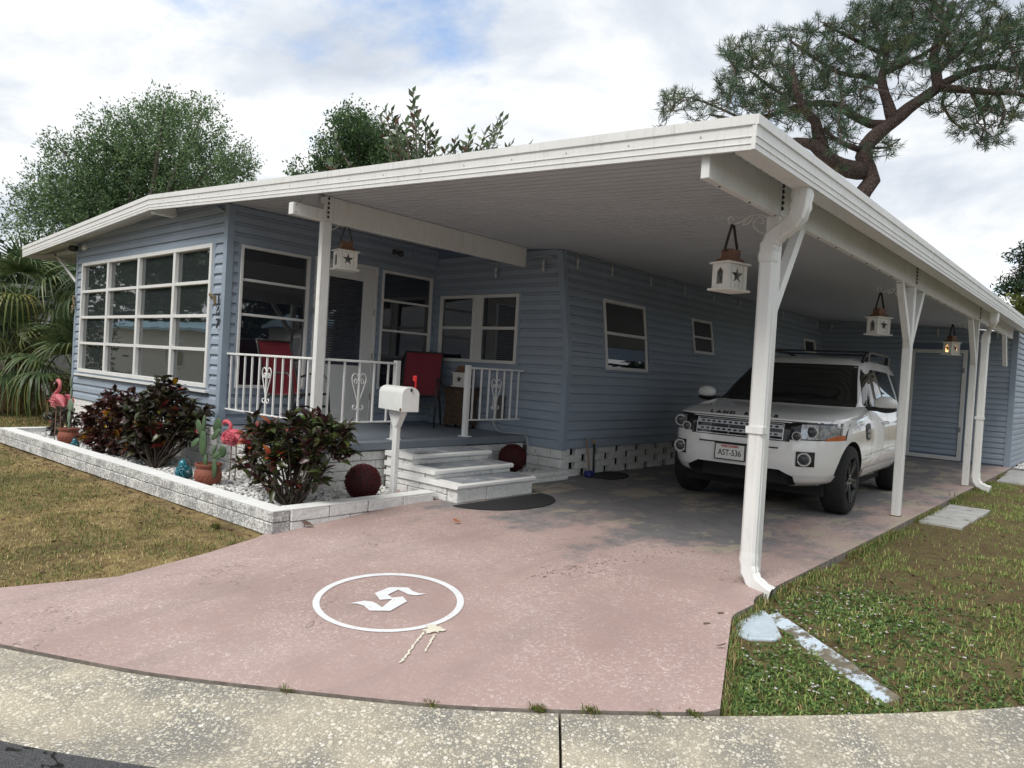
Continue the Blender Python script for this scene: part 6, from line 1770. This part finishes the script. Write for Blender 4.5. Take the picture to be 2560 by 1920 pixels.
lob = [(at(2570+rnd.uniform(-12, 30), 765+20*k, 26), (.5, .5, .35)) for k in range(4)]
plain_tree('garden_bush', 'yellow green bush below the narrow evergreen at the right edge', 'bush', p, lob, 2600, (.12, .2), (.03, .05), [(.12, .15, .04), (.16, .17, .05), (.07, .11, .03)])
p = at(70, 640, 27)
lob = [(at(u, v, 27+rng.uniform(-1.5, 1.5)), (1.3, 1.3, .7)) for u, v in [(-60, 745), (30, 725), (100, 690), (170, 680), (60, 770), (150, 740), (-20, 800), (90, 810)]]
plain_tree('olive_tree', 'low olive green tree far left beyond the palms', 'tree', p, lob, 16000, (.13, .22), (.02, .035), [(.075, .095, .032), (.10, .115, .040), (.05, .07, .027)])
lob = [((-14.5+rng.uniform(-1, 1), 1.2+k*1.1, z), (1.1, 1.1, .9)) for k in range(-4, 6) for z in (.8, 2.0, 2.9)]
plain_tree('hedge', 'dark dense hedge in the shade behind the palms', 'hedge', (-14.5, 2), lob, 20000, (.14, .24), (.035, .06), [(.022, .042, .020), (.032, .055, .025)])
# ---- fan palms by the left corner
PALML = leafmat('palm_frond', .4, .2, .4)
def fan(nl, Lb, droop, pal, dead=False):
    V = []; F = []; C_ = []
    def strip(pts, w, c0, c1):
        b0 = len(V); n = len(pts)
        for i, p in enumerate(pts):
            t_ = i/(n-1); d = pts[min(i+1, n-1)]-pts[max(i-1, 0)]; d /= np.linalg.norm(d)+1e-9
            x = np.cross(d, [0, 0, 1.0]); nx_ = np.linalg.norm(x); x = x/nx_ if nx_ > .05 else np.array([1., 0, 0])
            ww = w*(1-t_**2.2)+.0015
            for s in (-1, 1): V.append(p+x*ww*s+np.array([0, 0, .35*ww])); C_.append(c0*(1-t_)+c1*t_)
        for i in range(n-1): F.append((b0+2*i, b0+2*i+1, b0+2*i+3, b0+2*i+2))
    for k in range(nl):
        a = (k/(nl-1)-.5)*R(250); ln = Lb*(1-.22*abs(a)/2.2)*rng.uniform(.88, 1.06)
        c0 = np.array(pal[rng.integers(0, len(pal))])*rng.uniform(.8, 1.2)
        d = np.array([math.sin(a), math.cos(a), .12]); pts = []
        dr = droop*rng.uniform(.6, 1.5)
        for i in range(7):
            t_ = i/6; pts.append(np.array([0, 0, 0])+d*ln*(t_-.22*dr*t_**3)+np.array([0, 0, -ln*dr*max(0, t_-.28)**2*1.5]))
        strip(pts, .016+.004*rng.random(), c0, c0*np.array([1.25, 1.15, .9]) if not dead else c0)
    return np.array(V), np.array(F), np.array(C_)
GP = [(.060, .10, .042), (.085, .13, .055), (.045, .08, .036), (.13, .165, .075)]
DPAL = [(.30, .21, .105), (.24, .175, .095), (.34, .26, .14)]
YP = [(.15, .155, .045), (.11, .135, .04), (.19, .175, .06)]
fans = [np_mesh('frond', *(lambda q: (q[0], q[1]))(z), PALML, z[2]) for z in [fan(34, .85, dr, GP) for dr in (.25, .55, .8, 1.05, 1.3)]]
fdead = [np_mesh('frond', *(lambda q: (q[0], q[1]))(z), PALML, z[2]) for z in [fan(24, .75, dr, DPAL, True) for dr in (1.2, 1.6)]]
fyel = [np_mesh('frond', *(lambda q: (q[0], q[1]))(z), PALML, z[2]) for z in [fan(30, .85, dr, YP) for dr in (.9, 1.3)]]
PTR = simple('palm_trunk', (.10, .08, .06), .95, .35, 12., bump=1., bscale=18)
def palm(label, base, h, n, pet=.75, skirt=4, sc=1.0, yel=.15, lean=(0, 0)):
    t = thing('fan_palm', label, 'palm', base, 'fan palms beside the left house corner')
    top = np.array(base)+np.array([lean[0], lean[1], h])
    mb = MB(); mb.tube([np.array(base)+np.array([0, 0, -.3]), (np.array(base)+top)/2, top], [.13, .11, .10], 9); mb.obj('trunk', PTR, t, smooth=True)
    for k in range(n+skirt):
        a = k*2.399+rng.uniform(-.25, .25); sk = k >= n
        e = (1.35-1.75*(k/n)**.85) if not sk else rng.uniform(-1.2, -.7)
        pl_ = pet*sc*rng.uniform(.8, 1.15)
        d = np.array([math.cos(a)*math.cos(e), math.sin(a)*math.cos(e), math.sin(e)])
        end = top+d*pl_+np.array([0, 0, -.08*pl_])
        me_ = (fdead[rng.integers(0, 2)] if sk else (fyel[rng.integers(0, 2)] if rng.random() < yel and k > n*.5 else fans[min(4, int(1+4*k/n*rng.uniform(.5, 1.1)))]))
        _, Rm = orient(np.zeros((1, 3)), d+np.array([0, 0, -.25]), 0, end)
        o = bpy.data.objects.new('frond', me_); col.objects.link(o); o.parent = t
        o.matrix_local = Matrix.Translation(Vector(end)-Vector(base)) @ Rm.to_4x4() @ Matrix.Scale(sc*rng.uniform(.9, 1.15), 4)
        mb = MB(); mb.tube([top, (top+end)/2+np.array([0, 0, .03]), end], [.016, .011, .009], 5, cap=False)
        mb.v = [tuple(np.array(v)-end) for v in mb.v]; m2 = mb.mesh('petiole', PTR if sk else simple('petiole_green', (.10, .13, .05), .6), True)
        s2 = link(m2, 'petiole', o); s2.matrix_local = Rm.to_4x4().inverted() @ Matrix.Scale(1.0, 4); s2.scale = s2.scale
        s2.matrix_local = (Matrix.Translation(Vector(end)-Vector(base)) @ Rm.to_4x4() @ Matrix.Scale(1.0, 4)).inverted() @ Matrix.Translation(Vector(end)-Vector(base))
    return t
palm('tall fan palm whose fronds brush the left eave', (-7.1, 1.5, -.2), 2.5, 19, yel=.1)
palm('fan palm at the left picture edge with upright fronds', (-9.3, .35, -.2), 2.35, 20, sc=1.15, yel=.05)
palm('low fan palm with yellowing fronds just left of the house corner', (-6.6, .55, -.2), .95, 15, yel=.5, skirt=5)
palm('shaggy fan palm with dead brown lower fronds at far left', (-8.3, -.15, -.2), 1.15, 14, yel=.25, skirt=8)
palm('mid height fan palm behind the eave strut', (-6.5, 2.6, -.2), 1.7, 13, yel=.2)
# ---- neighbouring homes and trees that the windows mirror
NBW = simple('neighbour_grey_wall', (.26, .27, .27), .8, .1)
nb = thing('neighbour_home', 'low grey neighbouring home half hidden behind the fan palms', 'house', (-15.5, 4.0, -.2))
mb = MB(); mb.b2((-20, 1.5, .5), (-11.5, 8, 2.2)); mb.obj('wall', NBW, nb)
mb = MB(); mb.b2((-20.3, 1.3, 2.2), (-11.3, 8.3, 2.3)); mb.obj('roof', simple('dull_roof', (.12, .12, .12), .8), nb)
course_blocks(nb, 'x', 1.52, -20, -11.5, -.2, .2, 3, .45, .1, -1, simple('grey_block', (.2, .2, .2), .9), name='skirting_block')
def home(label, c, sx, sy, rz, trim):
    t = thing('neighbour_home', label, 'house', c, None, rz)
    W_ = simple('cream_home_wall', (.62, .60, .54), .7, .05)
    def L(mb, nm, m, **k): return link(mb.mesh(nm, m), nm, t)
    mb = MB(); mb.box((0, 0, 1.6), (sx, sy, 2.2)); L(mb, 'wall', W_)
    mb = MB(); mb.box((0, 0, .25), (sx-.1, sy-.1, .5)); L(mb, 'skirting', simple('grey_block', (.2, .2, .2), .9))
    mb = MB(); mb.prism([(-sx/2-.3, 2.7), (sx/2+.3, 2.7), (sx/2+.3, 2.8), (0, 3.2), (-sx/2-.3, 2.8)], 'y', -sy/2-.3, sy/2+.3); L(mb, 'roof', simple('pale_blue_roof_trim', trim, .5))
    for s in (-1, 1):
        for k in range(3):
            y = -sy/2+sy*(k+.5)/3
            mb = MB(); mb.box((s*(sx/2+.01), y, 1.8), (.06, 1.1, 1.0)); w = L(mb, 'window_frame', WHITE2)
            mb = MB(); mb.box((s*(sx/2+.045), y, 1.8), (.01, .98, .88)); o = link(mb.mesh('pane', GLASS), 'pane', w)
    for s in (-1, 1):
        mb = MB(); mb.box((0, s*(sy/2+.01), 1.8), (1.4, .06, 1.0)); w = L(mb, 'window_frame', WHITE2)
        mb = MB(); mb.box((0, s*(sy/2+.045), 1.8), (1.26, .01, .86)); link(mb.mesh('pane', GLASS), 'pane', w)
    return t
home('white neighbouring home with pale blue roof edge across the street', (-20.5, -10.6, -.6), 5.0, 15.0, R(80), (.30, .48, .58))
home('cream neighbouring home beyond the right lawn', (16.5, 17.5, -.2), 5.0, 12, R(8), (.6, .6, .6))
for i, (x, y, h_, r) in enumerate([(-22, -17, 8.5, 4.2), (-14, -18, 9, 4.2), (-31, -13, 9, 4.5), (-4, -20, 8, 4), (4, -22, 7, 3.6), (13, -19, 8, 4.0), (21, 6, 7.5, 3.6), (23, 15, 8, 4.0), (14, 27, 7, 3.4)]):
    lob = [((x+rng.uniform(-r*.5, r*.5), y+rng.uniform(-r*.5, r*.5), h_*.45+rng.uniform(0, h_*.5)), (r*.5, r*.5, r*.45)) for _ in range(12)]+[((x+rng.uniform(-r*.8, r*.8), y+rng.uniform(-r*.4, r*.4), 1.8+rng.uniform(0, 1.2)), (r*.5, r*.5, r*.4)) for _ in range(4)]
    plain_tree('street_tree', ['broad tree behind the home across the street', 'tall tree across the street', 'tree far down the street', 'tree left of the lane opening across the street', 'tree straight across the street from the drive', 'tree across the street behind the camera', 'tree beyond the right lawn', 'tall tree behind the cream home', 'tree at the far end of the right lawn'][i], 'tree', (x, y), lob, 9000 if y < -8 else 6000, (.30, .5), (.08, .14), DG, 'trees standing round the lot')

# ================================================================== LAWN DETAIL
GRASSM = leafmat('grass_blade', .6, .2, .2)
def blades(name, P, h, w, pal, lean=.8, prob=None):
    n = len(P); C_ = np.array(pal)[rng.choice(len(pal), n, p=prob)]*rng.uniform(.7, 1.3, (n, 1))
    a = rng.uniform(0, 6.283, n); D = np.stack([np.cos(a), np.sin(a), np.zeros(n)], 1)
    X = np.stack([-np.sin(a), np.cos(a), np.zeros(n)], 1)
    hh = rng.uniform(*h, n)[:, None]; ww = rng.uniform(*w, n)[:, None]; le = rng.uniform(.1, lean, n)[:, None]
    up = np.array([0, 0, 1.0])
    v0 = P-X*ww; v1 = P+X*ww; m = P+D*hh*le*.35+up*hh*.65; v2 = m+X*ww*.7; v3 = m-X*ww*.7; v4 = P+D*hh*le+up*hh*(1.05-.45*le)
    V = np.stack([v0, v1, v2, v3, v4], 1).reshape(-1, 3); i = np.arange(n)*5
    F = np.concatenate([np.stack([i, i+1, i+2], 1), np.stack([i, i+2, i+3], 1), np.stack([i+3, i+2, i+4], 1)])
    o = link(np_mesh(name, V, F, GRASSM, np.repeat(C_, 5, 0)), name); o['kind'] = 'stuff'; return o
def vnoise(x, y, s, seed):
    """smooth value noise"""
    r_ = np.random.default_rng(seed); G = r_.random((64, 64))
    u, v = x*s, y*s; iu, iv = np.floor(u).astype(int), np.floor(v).astype(int); fu, fv_ = u-iu, v-iv
    fu, fv_ = fu*fu*(3-2*fu), fv_*fv_*(3-2*fv_)
    g_ = lambda a, b: G[a % 64, b % 64]
    return (g_(iu, iv)*(1-fu)+g_(iu+1, iv)*fu)*(1-fv_)+(g_(iu, iv+1)*(1-fu)+g_(iu+1, iv+1)*fu)*fv_
def scatter(n, x0, x1, y0, y1, ok, zoff=-.02):
    x = rng.uniform(x0, x1, n); y = rng.uniform(y0, y1, n); m = ok(x, y); x, y = x[m], y[m]
    return np.stack([x, y, ground_z(x, y)+zoff*0], 1)
dl_y = np.array([p[0] for p in DL]); dl_x = np.array([p[1] for p in DL])
def left_ok(x, y):
    d, _ = street_side(x, y)
    wall_y = -.925+(x-2.822)*(.233/6.97)
    near = np.where(x > -4.2, y < wall_y-.17, True)
    return (d < -.02) & near & (x < np.interp(y, dl_y, dl_x)-.01)
DRYP = [(.50, .39, .18), (.60, .49, .25), (.40, .30, .13), (.34, .29, .11), (.25, .28, .08), (.18, .23, .06)]
P = scatter(90000, -7.5, 3.0, -4.6, -.7, left_ok)
g_ = vnoise(P[:, 0], P[:, 1], 1.15, 3)*.6+vnoise(P[:, 0], P[:, 1], 3.1, 4)*.4
blades('dry_grass', P[g_ < .56], (.012, .035), (.0014, .0028), DRYP, 1.6, [.26, .24, .20, .15, .09, .06])
blades('green_grass', P[g_ > .47], (.018, .045), (.0016, .003), [(.13, .18, .045), (.18, .22, .065), (.09, .14, .038), (.33, .28, .13)], 1.2)
P = scatter(24000, -14, -4.2, -4, 3, lambda x, y: (street_side(x, y)[0] < -.05) & ~((x > -5.2) & (y > -.3)))
blades('green_grass', P, (.03, .07), (.003, .006), [(.07, .12, .025), (.10, .14, .03), (.05, .09, .02)], 1.0)
dr_y = np.array([p[0] for p in DR]); dr_x = np.array([p[1] for p in DR])
PAV = [(6.20, 6.66, 4.68, 6.42), (6.1, 8.5, 10.15, 12.9)]
def right_ok(x, y):
    d, _ = street_side(x, y); m = (d < -.015) & (x > np.interp(y, dr_y, dr_x)+.012)
    for a, b_, c_, e_ in PAV: m &= ~((x > a) & (x < b_) & (y > c_) & (y < e_))
    m &= ~((x < 6.5-.0*y) & (x > 6.26) & (y > -.10) & (y < .32))
    t_ = ((x-6.36)*.79+(y-.32)*-.61); s_ = (x-6.36)*.61+(y-.32)*.79
    return m & ~((t_ > 0) & (t_ < 1.05) & (np.abs(s_-.02) < .065))
P = scatter(230000, 6.1, 11.5, -1.2, 13, right_ok)
den = vnoise(P[:, 0], P[:, 1], 1.3, 8)*.55+vnoise(P[:, 0], P[:, 1], 4.0, 9)*.45
keep = rng.random(len(P)) < np.clip((den-.42)*5.5, .09, 1)
P2 = P[keep]
blades('green_grass', P2, (.016, .048), (.0018, .0036), [(.19, .28, .07), (.26, .34, .10), (.32, .37, .13), (.13, .20, .06), (.45, .38, .17), (.30, .21, .10)], 1.2, [.28, .25, .15, .14, .11, .07])
ye_ = rng.uniform(-.95, 11.5, 9000); xe_ = np.interp(ye_, dr_y, dr_x)+.006+np.abs(rng.normal(0, .03, 9000)); kk = vnoise(xe_*0, ye_, 1.6, 21) > .42
P = np.stack([xe_, ye_, ground_z(xe_, ye_)], 1)[kk]
blades('green_grass', P, (.03, .085), (.0016, .0034), [(.15, .23, .06), (.21, .28, .08), (.10, .16, .05), (.38, .31, .14), (.27, .18, .09)], 1.0)
# broad leaved weeds and small white flowers near the drain
WEEDM = leafmat('weed_leaf', .5, .2, .3)
def weeds(name, P, L, W, pal, up=.5):
    n = len(P); k = 6
    PP = np.repeat(P, k, 0)+rng.normal(0, .008, (n*k, 3))*np.array([1, 1, .4])+np.array([0, 0, .006])
    a = rng.uniform(0, 6.283, n*k); D = np.stack([np.cos(a), np.sin(a), rng.uniform(.05, up*1.6, n*k)], 1)
    C_ = np.array(pal)[rng.choice(len(pal), n*k)]*rng.uniform(.7, 1.3, (n*k, 1))
    V, F, Cc = leaf_quads(PP, D, rng.uniform(*L, n*k), rng.uniform(*W, n*k), C_)
    o = link(np_mesh(name, V, F, WEEDM, Cc), name); o['kind'] = 'stuff'; return o
def blob(n, cx_, cy_, rx, ry):
    q = rng.normal(0, .5, (n, 2)); x = cx_+q[:, 0]*rx; y = cy_+q[:, 1]*ry; m = right_ok(x, y); x, y = x[m], y[m]
    return np.stack([x, y, ground_z(x, y)], 1)
WP = np.concatenate([blob(900, 6.75, .75, .55, .75), blob(900, 6.75, -.45, .6, .45), blob(1000, 7.6, -.1, .8, .8), blob(450, 6.55, -.75, .25, .3), blob(300, 7.4, 1.4, .9, 1.0)])
weeds('clover_weeds', WP, (.012, .026), (.004, .008), [(.10, .18, .055), (.15, .24, .07), (.07, .13, .045), (.18, .25, .07)])
FP_ = np.concatenate([blob(95, 6.75, .70, .5, .75), blob(60, 6.72, -.40, .45, .4), blob(14, 7.2, -.3, .5, .3)]); FP_[:, 2] += rng.uniform(.012, .03, len(FP_))
n = len(FP_)*5; a = np.tile(np.arange(5)*1.2566, len(FP_))+np.repeat(rng.uniform(0, 6, len(FP_)), 5)
V, F, Cc = leaf_quads(np.repeat(FP_, 5, 0), np.stack([np.cos(a), np.sin(a), np.full(n, .3)], 1), rng.uniform(.007, .012, n), np.full(n, .0034), np.tile([.78, .72, .76], (n, 1)))
o = link(np_mesh('white_flowers', V, F, WEEDM, Cc), 'white_flowers'); o['kind'] = 'stuff'
# debris: bark chips and dead leaves on the lawns
xx_ = rng.uniform(-3.8, 2.7, 420); yy_ = -.925+(xx_-2.822)*.0334-.03-np.abs(rng.normal(0, .16, 420)); mm_ = left_ok(xx_, yy_+0) | (yy_ < -1.0)
WL_ = np.stack([xx_, yy_, ground_z(xx_, yy_)], 1)[mm_ & (xx_ < np.interp(yy_, dl_y, dl_x)-.02)]
DP_ = np.concatenate([WL_, scatter(420, -3, 2.9, -2.8, -1.0, left_ok), scatter(520, 6.2, 9.5, -.8, 6, right_ok)]); n = len(DP_); DP_[:, 2] += .010
V, F, Cc = leaf_quads(DP_, np.concatenate([rng.normal(0, 1, (n, 2)), rng.uniform(0, .25, (n, 1))], 1), rng.uniform(.015, .055, n), rng.uniform(.004, .010, n), np.array([(.10, .06, .035), (.16, .10, .055), (.06, .035, .022), (.22, .13, .08)])[rng.choice(4, n)])
o = link(np_mesh('leaf_litter', V, F, WEEDM, Cc), 'leaf_litter'); o['kind'] = 'stuff'
# tufts growing in the curb joint
def tuft(label, u, v, n, h):
    p = ground_pt(u, v, .0); P = p+np.concatenate([rng.normal(0, .022, (n, 2))*np.array([[1.0, .7]]), np.zeros((n, 1))], 1)
    o = blades('weed_tuft', P, (h*.4, h), (.0016, .003), [(.10, .14, .025), (.15, .18, .03), (.07, .10, .02), (.16, .10, .05)], 1.9); del o['kind']
    tag(o, label, 'weed', 'weeds in the curb joint')
tuft('yellow green weed tuft at the left end of the curb joint', 716, 1728, 30, .028)
tuft('brownish creeping weed in the middle of the curb joint', 1078, 1762, 50, .022)
tuft('spreading green weed beside the open curb joint', 1345, 1776, 80, .032)
tuft('upright green weed right of the open curb joint', 1480, 1782, 50, .04)
tuft('small mossy weed at the driveway lip, third from the right corner', 1640, 1788, 40, .02)
tuft('small mossy weed at the driveway front right corner', 1735, 1786, 60, .025)
tuft('small green grass clump on the dry lawn by the wall corner', 540, 1318, 160, .05)
tuft('grass sprig at the slab edge next to the pavers', 2378, 1240, 8, .10)
# ---- loose leaves on the driveway
OL = simple('orange_dead_leaf', (.36, .12, .04), .7, .2); BLF = simple('brown_dead_leaf', (.12, .07, .05), .8, .2)
for lb, u, v, m_, L_ in [('curled orange leaf lying on the driveway in front of the steps', 1153, 1309, OL, .075), ('brown leaf strip on the driveway beside the wall corner', 785, 1318, BLF, .10), ('small dark leaf by the right driveway edge', 1790, 1620, BLF, .05)]:
    p = ground_pt(u, v, .006); v_, f_, c_ = leaf_mesh(L_, L_*.22, (.1, .1, .1), (.1, .1, .1), .5, -.3, 5, .8)
    me_ = np_mesh('fallen_leaf', v_+np.array([0, 0, .012]), f_, m_, smooth=True); o = link(me_, 'fallen_leaf'); o.location = p; o.rotation_euler = (0, 0, rnd.uniform(0, 6)); tag(o, lb, 'leaf')
# ---- pavers and drain stones
PAVM = simple('weathered_paver', (.40, .40, .385), .85, .15, 6., bump=.4, bscale=40, dirt=(5., .55, (.17, .165, .15)))
BLUEP = simple('pale_blue_painted_slab', (.46, .54, .60), .75, .1, 10., bump=.4, bscale=50, dirt=(16., .66, (.30, .32, .32)))
for k, (y0, y1) in enumerate([(4.70, 5.21), (5.27, 5.79), (5.85, 6.40)]):
    mb = MB(); mb.b2((6.235, y0, -.09), (6.64+.01*k, y1, -.028)); tag(mb.obj('paver', PAVM, bevel=.006), ['nearest grey paver beside the driveway edge', 'middle grey paver beside the driveway edge', 'farthest grey paver of the three beside the driveway'][k], 'paver', 'pavers beside the carport')
for k, (y0, y1) in enumerate([(10.25, 10.85), (10.88, 11.5), (11.53, 12.15), (12.18, 12.8)]):
    mb = MB(); mb.b2((6.14+.03*(3-k), y0, -.09), (8.2, y1, -.022)); tag(mb.obj('paver', PAVM, bevel=.006), ['nearest long paver of the path along the shed', 'second long paver from the front in the path by the shed', 'third long paver in the path by the shed', 'long paver right at the shed corner'][k], 'paver', 'long pavers by the shed')
mb = MB(); pts_ = [(6.29, .315), (6.275, .05), (6.33, -.10), (6.42, -.115), (6.53, -.03), (6.545, .03), (6.41, .25), (6.33, .33)]
n = len(pts_); mb.add([(x, y, terr(x, y)-.10) for x, y in pts_]+[(x, y, terr(x, y)-.034) for x, y in pts_], [tuple(range(n-1, -1, -1)), tuple(range(n, 2*n))]+[(i, (i+1) % n, n+(i+1) % n, n+i) for i in range(n)])
tag(mb.obj('splash_slab', BLUEP, bevel=.008), 'pale blue painted concrete wedge under the front downspout', 'slab')
EDG = Mat('flaking_blue_concrete'); _p = EDG.co('Position')
EDG.set(**{'Base Color': EDG.mix(EDG.step(EDG.noise(9., 6, .7, _p), .46, .54), EDG.ramp(EDG.noise(14., 5, .7, _p), [(.3, (.09, .08, .06)), (.7, (.24, .21, .15))]), (.55, .64, .72)), 'Roughness': .9}); EDG.bump(EDG.noise(30., 5, .7, _p), .6, .02); EDG = EDG.m
d_ = Vector((.79, -.61, 0)).normalized(); s_ = Vector((.61, .79, 0)); o0 = Vector((6.365, .325, 0))
for k, (a, b_, lb) in enumerate([(0, .74, 'long flaking pale blue concrete edging strip running from the downspout'), (.75, 1.02, 'short flaking concrete edging piece nearest the street')]):
    mb = MB(); vs = []
    for zz in (-.12, .012):
        for t_, w_ in ((a, -.055), (b_, -.065), (b_, .06), (a, .05)):
            p = o0+d_*t_+s_*w_; vs.append((p.x, p.y, terr(p.x, p.y)-.066+zz+(.022 if w_ > 0 and zz > 0 else 0)))
    mb.add(vs, [(3,2,1,0),(4,5,6,7),(0,1,5,4),(1,2,6,5),(2,3,7,6),(3,0,4,7)]); tag(mb.obj('edging_strip', EDG, bevel=.008), lb, 'edging')
# dark rubber flecks along the tyre path
k = np.linspace(0, 1, 80); u_ = 1290+470*k+rng.normal(0, 16, 80); v_ = 1452-92*k+rng.normal(0, 7, 80)
P = np.array([ground_pt(a, b_, .005) for a, b_ in zip(u_, v_)])
V, F, Cc = leaf_quads(P, np.stack([rng.normal(1, .5, 80), rng.normal(.3, .4, 80), np.zeros(80)], 1), rng.uniform(.008, .026, 80), rng.uniform(.002, .0036, 80), np.full((80, 3), .07))
o = link(np_mesh('rubber_flecks', V, F, WEEDM, Cc), 'rubber_flecks'); o['kind'] = 'stuff'
# hardware plates on the driveway
for lb, u, v in (('small brass plate set in the driveway by the front right corner', 1767, 1559), ('small brass plate near the downspout notch of the driveway', 1802, 1533)):
    p = ground_pt(u, v, .004); mb = MB(); mb.box((p[0], p[1], p[2]+.003), (.036, .015, .004), Matrix.Rotation(R(55), 3, 'Z')); tag(mb.obj('brass_plate', simple('tarnished_brass', (.16, .13, .085), .5)), lb, 'metal plate')
